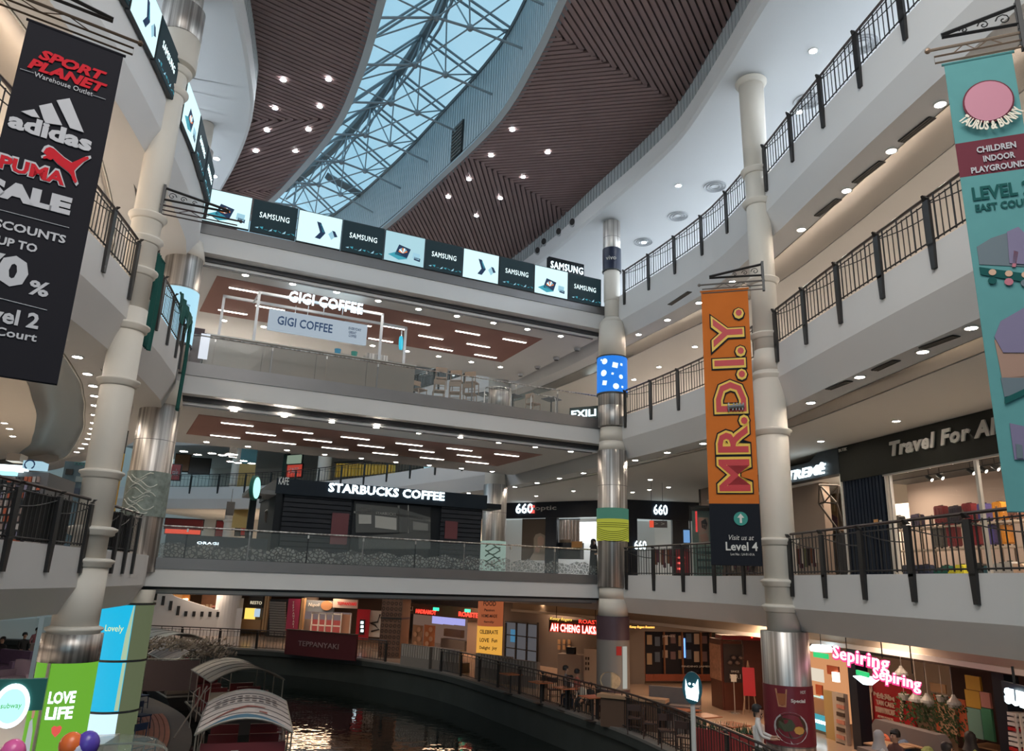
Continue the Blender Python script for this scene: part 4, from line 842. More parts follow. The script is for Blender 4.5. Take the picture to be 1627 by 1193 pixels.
sh = FT.thing('display_shelf', 'steel framed shelf unit full of luggage in the luggage shop', 'shelf')
def shelfz(px, py, s): return FT.fp(px, py, s)
SA = 2.7; ZA = FT.fp(1480, 838, SA)[1]; ZB = FT.fp(1500, 872, SA)[1]; ZC = 4.66
uL, uR = FT.fp(1425, 835, SA)[0], FT.fp(1627, 850, SA)[0] + .6
for z in (ZA, ZB): b = MB(); b.box(uL, uR, SA - .25, SA + .3, z - .05, z); b.build('shelf_board', mat('shelf_board', (.55, .46, .38), .5), sh)
for px in (1424, 1475, 1545, 1600): u = FT.fp(px, 860, SA)[0]; b = MB(); b.box(u - .02, u + .02, SA - .24, SA - .2, 4.62, ZA + .45); b.box(u - .02, u + .02, SA + .24, SA + .28, 4.62, ZA + .45); b.build('upright', mat('shelf_post', (.2, .15, .12), .4, metal=.5), sh)
def suitcase(w, h, d, m, label, group):
    t = thing('suitcase', label, 'suitcase', (0, 0, 0), 0, group); b = MB(); r = .05
    b.xz([(-w / 2 + r, .06), (w / 2 - r, .06), (w / 2, .06 + r), (w / 2, h - r), (w / 2 - r, h), (-w / 2 + r, h), (-w / 2, h - r), (-w / 2, .06 + r)], -d / 2, d / 2); b.build('shell', m, t)
    for k in range(4): b = MB(); x = -w * .33 + w * .22 * k; b.box(x - .012, x + .012, -d / 2 - .012, -d / 2, .12, h - .08); b.build('rib', m, t)
    b = MB(); b.box(-.09, .09, -.015, .015, h, h + .03); b.build('handle', BLACK, t)
    for sx in (-1, 1): b = MB(); b.tube([(sx * w * .36 - .02, -d * .3, .03), (sx * w * .36 + .02, -d * .3, .03)], .03, 8); b.build('wheel', BLACK, t)
    return t
cols = dict(black=(.02, .02, .02), purple=(.055, .04, .10), red=(.28, .02, .03), darkplum=(.03, .02, .04), violet=(.10, .08, .30), orange=(.72, .30, .03), brown=(.14, .06, .04), navy=(.02, .03, .08), green=(.0, .12, .09), yellow=(.72, .68, .03), teal=(.03, .12, .16), silver=(.4, .39, .38), peach=(.55, .38, .28), grey=(.15, .14, .13))
rows_ = [(ZA, SA, [(1431, 'black', .34, .50), (1461, 'purple', .36, .48), (1500, 'red', .38, .68), (1524, 'darkplum', .38, .62), (1546, 'red', .38, .66), (1570, 'violet', .32, .60), (1595, 'orange', .34, .60), (1619, 'brown', .34, .6)], 'on the upper shelf'),
         (ZB, SA, [(1492, 'grey', .42, .70), (1516, 'red', .36, .80), (1553, 'red', .38, .72), (1578, 'violet', .30, .66), (1600, 'orange', .34, .62)], 'on the lower shelf'),
         (4.62, 1.6, [(1441, 'navy', .45, .62), (1466, 'navy', .45, .62), (1487, 'green', .26, .50), (1499, 'green', .28, .58), (1509, 'yellow', .22, .46), (1523, 'yellow', .32, .60), (1551, 'black', .4, .62), (1566, 'teal', .22, .55), (1586, 'silver', .40, .62), (1599, 'silver', .34, .66), (1616, 'peach', .34, .6)], 'on the shop floor')]
cnt = {}
for z, s, items, where in rows_:
    for k, (px, c, w, h) in enumerate(items):
        key = (c, where); cnt[key] = cnt.get(key, 0) + 1; same = [q for q in items if q[1] == c]
        lb = '%s hard shell suitcase %s of the luggage shop' % (c, where)
        if len(same) > 1: lb = '%s hard shell suitcase %s, %s of its colour there' % (c, where, ('farther left' if cnt[key] == 1 else 'farther right'))
        t = suitcase(w, h, .26, mat('case_' + c, cols[c], .35), lb, 'suitcases in the luggage shop'); u = FT.fp(px, 850, s)[0]; t.location = FT.P + FT.U * u + FT.N * s + Vector((0, 0, z)); t.rotation_euler = (0, 0, FT.rz)
# ---- clothing shop left of it
e = FT.thing('clothing_shop', 'clothing shop front with notched dark fascia and blue white lit letters', 'shop')
b = MB(); b.xz([(-7.5, 8.32), (-.04, 8.32), (-.04, 9.22), (-1.2, 9.22), (-1.75, 8.95), (-7.5, 8.95)], 0, .4); b.build('fascia', mat('fascia_navy', (.02, .028, .036), .5), e)
FT.txt(e, 'XTREME', BLUEWHITE, (1236, 758), (1313, 746), 15, d=-.05, dep=.05, bold=.02, shear=.2, name='lit_lettering')
u, z = FT.fp(1306, 739, -.05); b = MB(); b.xz([(u + .10 * math.cos(a), z + .11 * math.sin(a)) for a in [i * PI / 9 for i in range(18)]], -.08, -.03); b.build('lit_dot', BLUEWHITE, e)
b = MB(); b.box(-10.5, -2.4, 3.8, 3.95, 4.6, 8.6); b.build('rear_wall', mat('grey_shop_wall', (.28, .25, .22), .8), e)
b = MB(); b.prism([(-10.5, .4), (0, .4), (-2.3, 3.9), (-10.5, 3.9)], 8.36, 8.42); b.build('shop_ceiling', CEIL, e); b = MB(); b.prism([(-.12, .05), (-.04, .05), (-2.32, 3.8), (-2.4, 3.8)], 4.62, 8.3); b.build('side_wall', CEIL, e)
ps = FT.thing('wall_poster', 'sepia poster of a bent figure with cap and sofa in the clothing shop', 'poster'); SEP = mat('sepia', (.33, .23, .14), .6); SKN = mat('sepia_skin', (.52, .36, .24), .6); DKP = mat('sepia_dark', (.06, .035, .04), .6)
FT.rect(ps, 'backing', SEP, 1266, 785, 1330, 846, 3.6, .05)
for nm, m_, p_ in (('dark_area', DKP, [(1266, 785), (1276, 784), (1272, 815), (1285, 835), (1330, 838), (1330, 846), (1266, 846)]), ('face_shape', SKN, [(1277, 787), (1283, 788), (1284, 797), (1279, 799)]), ('arm_shape', SKN, [(1273, 807), (1280, 804), (1291, 820), (1304, 826), (1303, 830), (1288, 828), (1277, 818)]), ('torso_shape', DKP, [(1279, 799), (1290, 803), (1295, 812), (1290, 818), (1278, 806)]), ('foliage_shape', mat('foliage_pic', (.42, .33, .18), .6), [(1290, 790), (1303, 786), (1325, 789), (1326, 812), (1300, 806), (1292, 800)]), ('sofa_shape', mat('sofa_pic', (.16, .09, .13), .6), [(1291, 812), (1303, 805), (1318, 815), (1330, 822), (1330, 838), (1302, 834)])):
    FT.poly(ps, nm, m_, p_, 3.55, .03)
tb_ = FT.thing('display_table', 'pale wooden display shelf with hats in the clothing shop', 'shelf'); u0, u1, z0, z1 = FT.box(1262, 842, 1335, 846, 2.6); b = MB(); b.box(u0, u1, 2.5, 3.1, z0, z1); b.build('shelf_board', WOODF, tb_); b = MB(); b.box(u0 + .1, u0 + .16, 2.6, 2.7, 4.62, z0); b.box(u1 - .16, u1 - .1, 2.6, 2.7, 4.62, z0); b.build('leg', BLACK, tb_)
for k in range(5):
    u, z = FT.fp(1272 + k * 10, 838, 2.75); t = thing('hat', '%s hat from the left on the clothing shop shelf' % ordn[k], 'hat', FT.P + FT.U * u + FT.N * 2.75 + Vector((0, 0, z1)), 0, 'hats on the clothing shop shelf'); MB().lathe([(.17, 0), (.17, .02), (.10, .03), (.10, .14), (.07, .17)], (0, 0, 0), 14).build('crown', mat('hat_brown', (.05, .03, .02), .7), t); MB().lathe([(.104, .03), (.104, .06)], (0, 0, 0), 14, cap=False).build('hat_band', mat('hat_band', (.2, .12, .06), .6), t)
fr = FT.thing('geometric_frame', 'black angular steel frame leaning in the clothing shop window', 'display frame')
P_ = [FT.fp(x, y, .6) for x, y in ((1302, 770), (1301, 800), (1336, 848), (1345, 852), (1345, 780), (1332, 771), (1330, 800), (1310, 798))]
b = MB()
for i, j in ((0, 1), (1, 2), (0, 5), (5, 4), (1, 7), (7, 6), (6, 3), (0, 6), (5, 7), (0, 7), (5, 6), (2, 3)): b.tube([(P_[i][0], .6, P_[i][1]), (P_[j][0], .6, P_[j][1])], .04 if i < 2 else .028, 5)
b.build('steel_bars', mat('brown_steel', (.04, .028, .02), .4), fr); b = MB(); b.box(P_[2][0] - .05, P_[3][0] + .1, .5, .7, 4.62, P_[2][1]); b.build('plinth', BLACK, fr)
b = MB(); b.box(P_[3][0] - .05, P_[3][0] + .02, .55, .62, 4.62, 8.32); b.build('white_post', FRAMEW, fr)
def clothes_rack(label, fr_, px0, px1, s, z0, cl, n=9, H=1.35, name='clothes_rack', grp='clothes racks on the first upper storey'):
    u0, u1 = fr_.fp(px0, 880, s)[0], fr_.fp(px1, 880, s)[0]; t = thing(name, label, 'rack', fr_.P + fr_.U * ((u0 + u1) / 2) + fr_.N * s + Vector((0, 0, z0)), fr_.rz, grp); w = (u1 - u0) / 2
    b = MB(); b.tube([(-w, 0, 0), (-w, 0, H), (w, 0, H), (w, 0, 0)], .018, 6); b.build('rail', BLACK, t)
    for k in range(n):
        x = -w + (k + .7) * 2 * w / (n + .4); b = MB(); dd = .25; hh = H - .05; lo = hh - .55 - .3 * random.random()
        b.xz([(x - .035, hh), (x + .035, hh), (x + .05, lo), (x - .05, lo)], -dd, dd); b.build('garment', cl[k % len(cl)], t)
    return t
GC = [mat('g_dark', (.03, .02, .02), .8), mat('g_rust', (.16, .06, .03), .8), mat('g_plum', (.10, .03, .05), .8), mat('g_cream', (.5, .44, .38), .8), mat('g_olive', (.12, .12, .06), .8)]
clothes_rack('rack of dark and rust garments behind the railing in the clothing shop', FT, 1268, 1308, 1.2, 4.62, GC)
# ------------------------------------------------------------------ opticians and other shops beyond the middle column
FO = Frame((0.0, 49.3), (7.16, 44.9)); FO2 = Frame((7.16, 44.9), (11.9, 45.4)); IW = glow('shop_ceiling_glow', (.50, .58, .58), .75); DKF = mat('optic_black', (.008, .012, .022), .35)
def shopfront(fr, label, u0, u1, fas, ru=(0, 0), z0=4.6, ztop=9.28, zf=8.3, posts=(), depth=4.0, inter=IW, back=None, lit=6, dark=DKF):
    e = fr.thing('optician_shop', label, 'shop'); b = MB(); b.box(u0, u1, 0, .35, zf, ztop); b.build('fascia', fas, e)
    b = MB(); b.box(u0 + ru[0], u1 + ru[1], depth, depth + .1, z0, zf + .3); b.build('rear_wall', back or CEIL, e)
    b = MB(); b.box(u0 + ru[0], u1 + ru[1], .35, depth, zf + .2, zf + .26); b.build('shop_ceiling', inter, e)  # ceiling colour glows, standing in for the lamps inside the shop
    for x, w in posts: b = MB(); b.box(x - w / 2, x + w / 2, .02, .3, z0, zf); b.build('pier', dark, e)
    return e
zt = FO.fp(890, 822, 0)[1]; e = shopfront(FO, 'black fronted optician with blue white lit logo letters', -2.5, 7.16, DKF, ru=(0, -2.2), depth=3.2, posts=((FO.fp(875, 850)[0], .8), (FO.fp(962, 850)[0], .5), (7.0, .3)), zf=zt)
text('660', BLUEWHITE, e, *[(lambda a: (a[0], -.06, a[1]))(FO.fp(834, 808))][0], w=FO.fp(848, 808)[0] - FO.fp(821, 808)[0], h=.62, depth=.04, bold=.01, name='lit_lettering')
FO.txt(e, 'optic', LET, (850, 808), (884, 808), 9, d=-.05, bold=.01)
b = MB(); u, z = FO.fp(845, 808); b.box(u - .1, u + .25, -.10, -.07, z - .3, z - .1); b.box(u - .1, u + .25, -.10, -.07, z + .05, z + .2); b.build('red_bars', glow('red_bar', (.8, .1, .08), 1.2), e)
e2 = shopfront(FO2, 'second black front of the optician at the inner corner', -.1, 5.2, DKF, ru=(1.2, 0), posts=((.25, .6), (FO2.fp(1082, 850)[0], 1.0)), zf=zt - .1)
text('660', BLUEWHITE, e2, FO2.fp(1049, 810)[0], -.06, FO2.fp(1049, 810)[1], w=FO2.fp(1060, 810)[0] - FO2.fp(1038, 810)[0], h=.6, depth=.04, bold=.01, name='lit_lettering')
text('660', BLUEWHITE, e2, FO2.fp(1017, 866)[0], -.06, FO2.fp(1017, 866)[1], w=FO2.fp(1027, 866)[0] - FO2.fp(1008, 866)[0], h=.5, depth=.04, bold=.01, name='small_lit_lettering')
SKINP = mat('poster_skin', (.55, .36, .28), .6); HAIRB = mat('poster_hair', (.42, .34, .26), .7)
pp_ = FO.thing('wall_poster', 'brown optician poster of a smiling fair haired woman', 'poster'); FO.rect(pp_, 'backing', mat('poster_brown', (.14, .10, .075), .7), 829, 824, 869, 890, .25, .05)
for nm, m_, p_ in (('hair_shape', HAIRB, [(848, 855), (851, 849), (858, 847), (865, 850), (869, 860), (869, 880), (848, 880)]), ('face_shape', SKINP, [(854, 854), (859, 851), (864, 855), (864, 864), (859, 870), (854, 864)]), ('shoulder_shape', mat('poster_cream', (.5, .42, .35), .7), [(840, 890), (850, 874), (866, 872), (870, 890)]), ('hand_shape', SKINP, [(851, 868), (858, 872), (856, 878), (850, 876)])): FO.poly(pp_, nm, m_, p_, .20 if 'hair' in nm or 'should' in nm else .16, .03)
cu = FO.thing('curtain_panel', 'beige folded curtain panel inside the optician window', 'curtain')
for k in range(12): FO.rect(cu, 'fold', mat('curtain_beige', (.48, .38, .32), .8), 888 + k * 2.7, 826, 890.2 + k * 2.7, 872, 1.2 + .1 * (k % 2), .08)
b = MB(); u0, z = FO.fp(886, 826, 1.2); u1, _ = FO.fp(922, 826, 1.2); b.box(u0, u1, 1.15, 1.2, z, z + .06); b.build('curtain_rail', BLACK, cu)
dc = FO.thing('display_cabinet', 'dark display counter with orange notice in the optician', 'cabinet'); FO.rect(dc, 'body', DKF, 886, 862, 922, 888, .5, .5); FO.rect(dc, 'notice', mat('orange_note', (.6, .3, .1), .6), 908, 860, 925, 870, .35, .03); FO.rect(dc, 'stacked_boxes', mat('boxes', (.25, .18, .12), .7), 890, 857, 907, 862, .55, .3)
# glass cabinet shop, wall and hanging direction sign
FG = Frame((7.0, 36.2), (9.9, 35.4)); wl2 = Frame((9.6, 41), (11.3, 32.5))
wp = wl2.thing('side_wall', 'taupe side wall with lit edge strip behind the orange banner', 'wall'); u0 = wl2.fp(1113, 780)[0]; b = MB(); b.box(u0, 12.5, 0, .3, 4.6, 9.25); b.build('wall_face', mat('taupe_wall', (.30, .23, .19), .8), wp); b = MB(); b.box(u0 - .12, u0, -.05, .3, 4.6, 9.25); b.build('corner_trim', mat('dark_corner', (.1, .08, .07), .6), wp)
gc = FG.thing('glass_kiosk', 'glass cabinet shop with posters behind the railing left of the orange banner', 'kiosk')
for px in (1097, 1131, 1152): u = FG.fp(px, 850)[0]; b = MB(); b.box(u - .03, u + .03, 0, .06, 4.62, FG.fp(px, 803)[1]); b.build('frame_post', BLACK, gc)
u0, u1, z0, z1 = FG.box(1097, 803, 1152, 806); b = MB(); b.box(u0, u1 + .6, 0, 1.8, z0, z1); b.build('roof_frame', BLACK, gc)
b = MB(); b.box(u0, u1 + .5, .02, .03, 4.62, z0); b.build('glass_pane', SHOPGLASS, gc); b = MB(); b.box(u0, u1 + .5, 1.7, 1.75, 4.62, z0); b.build('rear_panel', mat('mint_panel', (.25, .38, .34), .5), gc)
FG.rect(gc, 'poster', mat('poster_cream', (.5, .42, .35), .7), 1110, 822, 1126, 865, .4, .03)
for nm, m_, p_ in (('hair_picture', BLACK, [(1114, 828), (1121, 824), (1124, 832), (1122, 842), (1115, 838)]), ('face_picture', SKINP, [(1116, 832), (1122, 833), (1122, 842), (1118, 845)]), ('body_picture', SKINP, [(1112, 850), (1122, 846), (1126, 858), (1114, 862)])): FG.poly(gc, nm, m_, p_, .36, .02)
FG.rect(gc, 'red_strip', glow('red_strip', (.7, .05, .05), 1), 1105, 812, 1108, 845, .2, .03); FG.rect(gc, 'orange_poster', mat('orange_post', (.7, .35, .05), .5), 1134, 812, 1142, 846, .4, .03)
for k in range(3): FG.rect(gc, 'display_tier', mat('tier_green', (.03, .10, .09), .3), 1108, 876 + k * 12, 1150, 880 + k * 12, .3, .6)
fd = FG.thing('lit_poster', 'small blue lit poster on the black pier beside the glass cabinet', 'poster'); FG.rect(fd, 'poster_face', glow('blue_poster', (.15, .32, .60), 1), 1086, 842, 1096, 862, .5, .04); FG.rect(fd, 'poster_frame', BLACK, 1085, 840, 1097, 864, .55, .04)
hs = FG.thing('direction_sign', 'grey direction sign hanging on two rods before the optician', 'sign'); u0, u1, z0, z1 = FG.box(1032, 827, 1060, 838, .5); b = MB(); b.box(u0, u1, .5, .6, z0, z1); b.build('sign_board', mat('sign_grey', (.12, .10, .10), .5), hs)
b = MB(); b.box(u0, u0 + .2, .47, .5, z0, z1); b.build('red_field', glow('red_lit', (.9, .10, .05), .8), hs); FG.txt(hs, '> >', LET, (1040, 832), (1056, 832), 4, d=.47)
b = MB(); b.tube([(u0 + .1, .55, z1), (u0 + .1, .55, 9.2)], .01, 4); b.tube([(u1 - .2, .55, z1), (u1 - .2, .55, 9.2)], .01, 4); b.build('rod', BLACK, hs)
clothes_rack('rack of plum garments behind the railing near the middle column', FG, 1040, 1068, -1.5, 4.62, GC[1:4], 8)
clothes_rack('rack of pale garments under the orange banner', FG, 1160, 1200, -1.0, 4.62, [GC[3], GC[2]], 8)
rs = FG.thing('display_stand', 'red lit goods stand between the clothes racks and glass cabinet', 'stand'); FG.rect(rs, 'body', mat('dark_red', (.2, .02, .03), .5), 1074, 872, 1096, 912, -.6, .4); [FG.rect(rs, 'lit_shelf', glow('red_shelf', (.9, .12, .1), 1.2), 1076, 884 + k * 9, 1088, 887 + k * 9, -.65, .05) for k in range(3)]
# ------------------------------------------------------------------ upper storey sign seen through the middle bridge glass
FX = Frame((-1.2, 40), (6, 36)); xs = FX.thing('shop_sign', 'dark green shop sign with large pale letters at the right bridge end', 'sign'); FX.rect(xs, 'panel', mat('green_black', (.02, .035, .03), .5), 905, 648, 950, 664, 0, .2, zz=(10.6, FX.fp(930, 646)[1])); FX.txt(xs, 'EXILI', BLUEWHITE, (908, 657), (947, 656), 11, d=-.03, bold=.02)
FY = Frame((-2.3, 46.1), (1.95, 40.7)); xs = FY.thing('clothing_store', 'bright blue white shop front with lit sign right of the coffee counter', 'shop')
zb, ztp = FY.fp(700, 606)[1], FY.fp(700, 580)[1]; u0 = FY.fp(655, 590)[0]; u1 = FY.fp(752, 590)[0]; b = MB(); ztp = min(ztp, 13.3); b.box(u0, u1, 1.5, 1.7, 10.6, ztp + .3); b.build('lit_wall', glow('cool_interior', (.35, .62, .72), 1.1), xs)
b = MB(); b.box(u0, u1, 1.3, 1.5, ztp + .3, 14.15); b.build('fascia', CEIL, xs)
FY.txt(xs, 'H&M HOME', LETW, (668, 588), (700, 583), 8, d=1.2, bold=.03); FY.txt(xs, 'UNO', LETW, (718, 588), (745, 590), 10, d=1.2, bold=.03)
for k in range(4): FY.rect(xs, 'mullion', BLACK, 662 + k * 26, 575, 665 + k * 26, 612, 1.25, .05)
# ------------------------------------------------------------------ hanging banners and iron brackets
def bracket(loc, rz, Lb, label, m=BLACK, gold=None):
    t = thing('banner_bracket', label, 'bracket', loc, rz, 'wall brackets for banners'); g = gold or m
    b = MB(); pts = [(0, 0, .0), (0, 0, .30), (Lb * .82, 0, .06), (0, 0, .0)]; b.tube([(0, 0, -.05), (0, 0, .38)], .035, 5); b.tube([(0, 0, .33), (Lb * .85, 0, .10)], .035, 4); b.tube([(0, 0, .03), (Lb * .85, 0, .06)], .03, 4); b.build('triangular_arm', m, t)
    for k in range(3):
        c = .18 + k * .25; r = .10 - k * .022; b = MB(); b.tube([(c + r * (1 - i / 12) * math.cos(i * .75), 0, .15 - k * .02 + r * (1 - i / 12) * math.sin(i * .75)) for i in range(12)], .010, 4); b.build('scroll', m, t)
    b = MB(); b.tube([(-.05, 0, -.12), (Lb, 0, -.12)], .022, 6); b.ball((Lb + .03, 0, -.12), .045, 8); b.build('ball_rod', g, t)
    b = MB(); b.tube([(0, 0, -.24), (Lb - .04, 0, -.24), (Lb - .04, 0, -.35), (0, 0, -.35), (0, 0, -.24)], .018, 4); b.build('lower_frame', g, t)
    b = MB(); b.tube([(Lb * .2, 0, -.24), (Lb * .35, 0, -.12), (Lb * .5, 0, -.24), (Lb * .62, 0, -.12), (Lb * .75, 0, -.24)], .010, 4); b.build('lattice', g, t)
    b = MB(); b.box(-.04, .02, -.05, .05, -.40, .40); b.build('wall_plate', m, t)
    return t
def banner(fr, w, z0, z1, label, bands, warp=0.0):
    e = fr.thing('hanging_banner', label, 'banner', 'hanging banners'); n = 14
    for nm, m_, a, c in bands:
        b = MB(); b.smooth = True; v = []; f = []; k = max(2, int((c - a) / .35)); mcol = 9
        for i in range(k + 1):
            z = a + (c - a) * i / k
            for j in range(mcol):
                x = w * j / (mcol - 1); y = .010 * math.sin(z * 1.3 + x * 1.1) * (z1 - z) / (z1 - z0)
                v.append((x, y, z)); 
        nn = len(v); v += [(x, y + .008, z) for x, y, z in v]
        for i in range(k):
            for j in range(mcol - 1):
                q = i * mcol + j; f.append((q, q + 1, q + mcol + 1, q + mcol)); f.append((nn + q, nn + q + mcol, nn + q + mcol + 1, nn + q + 1))
        b.add(v, f); b.build(nm, m_, e)
    b = MB(); b.tube([(-.03, .004, z1), (w + .03, .004, z1)], .02, 6); b.build('top_hem', bands[0][1], e); b = MB(); b.tube([(0, .02, z0), (w, .02, z0)], .015, 6); b.build('bottom_hem', bands[-1][1], e)
    return e
# orange banner
P1, P2 = at(1114, 463, D=18.8), at(1188, 463, D=18.8); F1 = Frame(P1, P2); wB = (P2 - P1).to_2d().length
OR = mat('banner_orange', (.60, .16, .03), .8, spec=.1, noise=.12, nscale=1.5); BN_ = mat('banner_ink', (.016, .018, .024), .8, spec=.1)
zt, zm, zb = 11.70, F1.fp(1178, 800)[1], F1.fp(1180, 898)[1]
e = banner(F1, wB, zb, zt, 'long orange banner with huge red yellow letters by the right column', [('orange_cloth', OR, zm, zt), ('black_cloth', BN_, zb, zm)])
for lay, m_, bo, dp in ((0, BN_, .17, -.018), (1, mat('banner_yellow', (.80, .50, .05), .5), .115, -.024), (2, mat('banner_red', (.52, .02, .025), .5), .03, -.030)):
    zc = (F1.fp(1152, 487)[1] + F1.fp(1172, 788)[1]) / 2; hh = F1.fp(1152, 487)[1] - F1.fp(1172, 788)[1]
    me = textmesh('MR.D.I.Y.', hh - .25 + bo * .9, wB * .60 + bo * 1.1, .006, bold=bo * .55 / 1.0, sp=1.06); me.materials.append(m_)
    for p in me.vertices: p.co = (-p.co.z, p.co.y, p.co.x)
    o = bpy.data.objects.new('letter_layer', me); C.objects.link(o); o.parent = e; o.location = (wB * .54, dp, zc)
u, z = F1.fp(1177, 824); b = MB(); b.xz([(u + .16 * math.cos(a), z + .16 * math.sin(a)) for a in [i * PI / 14 for i in range(28)]], -.018, -.012); b.build('green_circle', mat('circle_green', (.02, .25, .20), .5), e)
b = MB(); b.xz([(u - .025, z - .10), (u + .025, z - .10), (u + .025, z + .02), (u + .08, z + .02), (u, z + .12), (u - .08, z + .02), (u - .025, z + .02)], -.026, -.02); b.build('arrow', LET, e)
F1.txt(e, 'Visit us at', LET, (1158, 853), (1198, 855), 8, d=-.02, shear=.3, dep=.004); F1.txt(e, 'Level 4', LET, (1153, 867), (1204, 869), 14, d=-.02, bold=.02, dep=.004); F1.txt(e, 'Lot No : L4-01-01A', LET, (1161, 880), (1199, 881), 4, d=-.02, dep=.004)
u, z = F1.fp(1165, 648); b = MB(); b.tube([(u - .12, -.10, z), (u + .26, -.10, z + .02)], .05, 8); b.build('screw_shaft', mat('screw_grey', (.2, .2, .2), .4, metal=.5), e)
for k in range(4): b = MB(); x = u + .0 + k * .075; b.tube([(x - .012, -.10, z - .085), (x + .02, -.10, z + .10)], .02, 5); b.build('screw_thread', mat('screw_grey', (.2, .2, .2), .4, metal=.5), e)
b = MB(); b.lathe([(.02, 0), (.12, .02), (.12, .05)], (0, 0, 0), 16); v = [(zz * 1.0 + u - .14, -.10 + y * .3, z + x) for x, y, zz in b.v]; b.v = v; b.build('screw_head', mat('screw_grey', (.2, .2, .2), .4, metal=.5), e)
w = F1.P + F1.U * (wB + .12); bracket((w.x + .25, w.y - .08, 12.0), F1.rz + PI, 1.55, 'iron banner bracket above the orange banner on the right column', BLACK, mat('bracket_grey', (.25, .22, .2), .4, metal=.6))
# black sale banner
P1, P2 = at(45, 35, D=11), at(197, 85, D=11); F2 = Frame(P1, P2); wB = (P2 - P1).to_2d().length; zt, zb = (P1.z + P2.z) / 2, F2.fp(62, 606)[1]
BK = mat('banner_charcoal', (.018, .017, .021), .85, spec=.08); RDL = mat('banner_red_ink', (.48, .02, .03), .8, spec=.1); WHL = mat('banner_white_ink', (.46, .45, .47), .8, spec=.1)
e = banner(F2, wB, zb, zt, 'black hanging sale banner with sports brand names at upper left', [('black_cloth', BK, zb, zt)])
D_ = -.014
F2.txt(e, 'SPORT', RDL, (61, 90), (170, 118), 17, d=D_, shear=.25, bold=.05, dep=.004); F2.txt(e, 'PLANET', RDL, (44, 102), (170, 139), 17, d=D_, shear=.25, bold=.05, dep=.004)
F2.txt(e, 'Warehouse Outlet', WHL, (54, 120), (148, 147), 8, d=D_, dep=.004)
for a, b_ in (((32, 109), (54, 116)), ((147, 151), (168, 158)), ((-20, 328), (110, 362)), ((-20, 469), (75, 493))): b = MB(); p, q = F2.fp(*a, D_), F2.fp(*b_, D_); b.tube([(p[0], D_, p[1]), (q[0], D_, q[1])], .006, 4); b.build('rule_line', WHL, e)
def z1px(x, y): return (x / 2.9825, y / 2.9825)
for ps_ in ([(100, 527), (162, 517), (188, 558), (150, 552)], [(185, 500), (245, 488), (295, 594), (215, 582), (205, 560)], [(268, 475), (330, 465), (397, 627), (332, 606)]): F2.poly(e, 'stripe_mark', WHL, [z1px(*p) for p in ps_], D_ - .01, .01)
F2.txt(e, 'adidas', WHL, (13, 192), (147, 226), 27, d=D_, bold=.045, dep=.004)
F2.txt(e, 'PUMA', WHL, (-4, 256), (107, 284), 27, d=D_, bold=.09, name='letter_outline', dep=.004); F2.txt(e, 'PUMA', RDL, (-1, 257), (104, 284), 22, d=D_ - .006, bold=.04, dep=.004)
cat = [(205, 722), (218, 702), (236, 696), (256, 704), (278, 724), (305, 748), (340, 770), (372, 757), (398, 744), (418, 741), (421, 752), (392, 768), (362, 796), (352, 808), (356, 830), (366, 858), (356, 868), (343, 850), (336, 828), (322, 812), (300, 796), (276, 778), (262, 764), (252, 752), (240, 758), (222, 750), (206, 752), (204, 742), (222, 736)]
cx_, cy_ = 300, 770
F2.poly(e, 'cat_outline', WHL, [z1px(cx_ + (x - cx_) * 1.10, cy_ + (y - cy_) * 1.14) for x, y in cat], D_ - .004, .008); F2.poly(e, 'leaping_cat', RDL, [z1px(*p) for p in cat], D_ - .012, .005)
F2.txt(e, 'SALE', WHL, (-28, 291), (113, 329), 30, d=D_, bold=.07, dep=.004); F2.txt(e, 'DISCOUNTS', WHL, (-33, 345), (104, 383), 14, d=D_, bold=.03, dep=.004); F2.txt(e, 'UP TO', WHL, (-4, 380), (59, 396), 14, d=D_, bold=.03, dep=.004)
F2.txt(e, '70', WHL, (-50, 416), (45, 436), 52, d=D_, bold=.05, dep=.004); F2.txt(e, '%', WHL, (46, 455), (78, 462), 24, d=D_, bold=.03, dep=.004)
F2.txt(e, 'Level 2', WHL, (-52, 488), (62, 513), 26, d=D_, bold=.03, dep=.004); F2.txt(e, 'East Court', WHL, (-62, 512), (58, 540), 14, d=D_, bold=.02, dep=.004)
w = F2.P + F2.U * -1.1; bracket((w.x, w.y, zt + .42), F2.rz, wB + 1.25, 'iron banner bracket above the black sale banner', mat('bracket_black', (.02, .015, .012), .4), mat('bracket_bronze', (.08, .05, .03), .4, metal=.4))
cx2, cy2 = w.x - .15, w.y + .1; column(cx2 - .3, cy2, [(.33, 3.6, .33, 19)], [(.33, 11.0), (.33, 11.9)])
# teal banner
P1, P2 = at(1497, 82, D=11), at(1611, 104, D=11.2); F3 = Frame(P1, P2); wB = (P2 - P1).to_2d().length; zt, zb = (P1.z + P2.z) / 2, F3.fp(1627, 812)[1]
TL = mat('banner_teal', (.10, .27, .27), .7, spec=.15, noise=.08); MRN = mat('banner_maroon', (.14, .028, .042), .7, spec=.15); TLD = mat('banner_teal_dark', (.012, .08, .075), .7, spec=.1)
za, zc = F3.fp(1560, 222)[1], F3.fp(1570, 276)[1]
e = banner(F3, wB, zb, zt, 'teal playground banner with maroon band at the right edge', [('teal_cloth', TL, za, zt), ('maroon_band', MRN, zc, za), ('teal_cloth_lower', TL, zb, zc)])
u, z = F3.fp(1569, 164); 
for r, m_, dp in ((1.0, MRN, -.05), (.93, mat('badge_pink', (.45, .16, .22), .5), -.06)): b = MB(); b.xz([(u + wB * .37 * r * math.cos(a), z + wB * .40 * r * math.sin(a)) for a in [i * PI / 16 for i in range(32)]], dp, dp + .008); b.build('round_badge', m_, e)
me = textmesh('TAURUS & BUNNY', 1.0, .14, .01, bold=.04); me.materials.append(mat('badge_cream', (.7, .62, .5), .5))
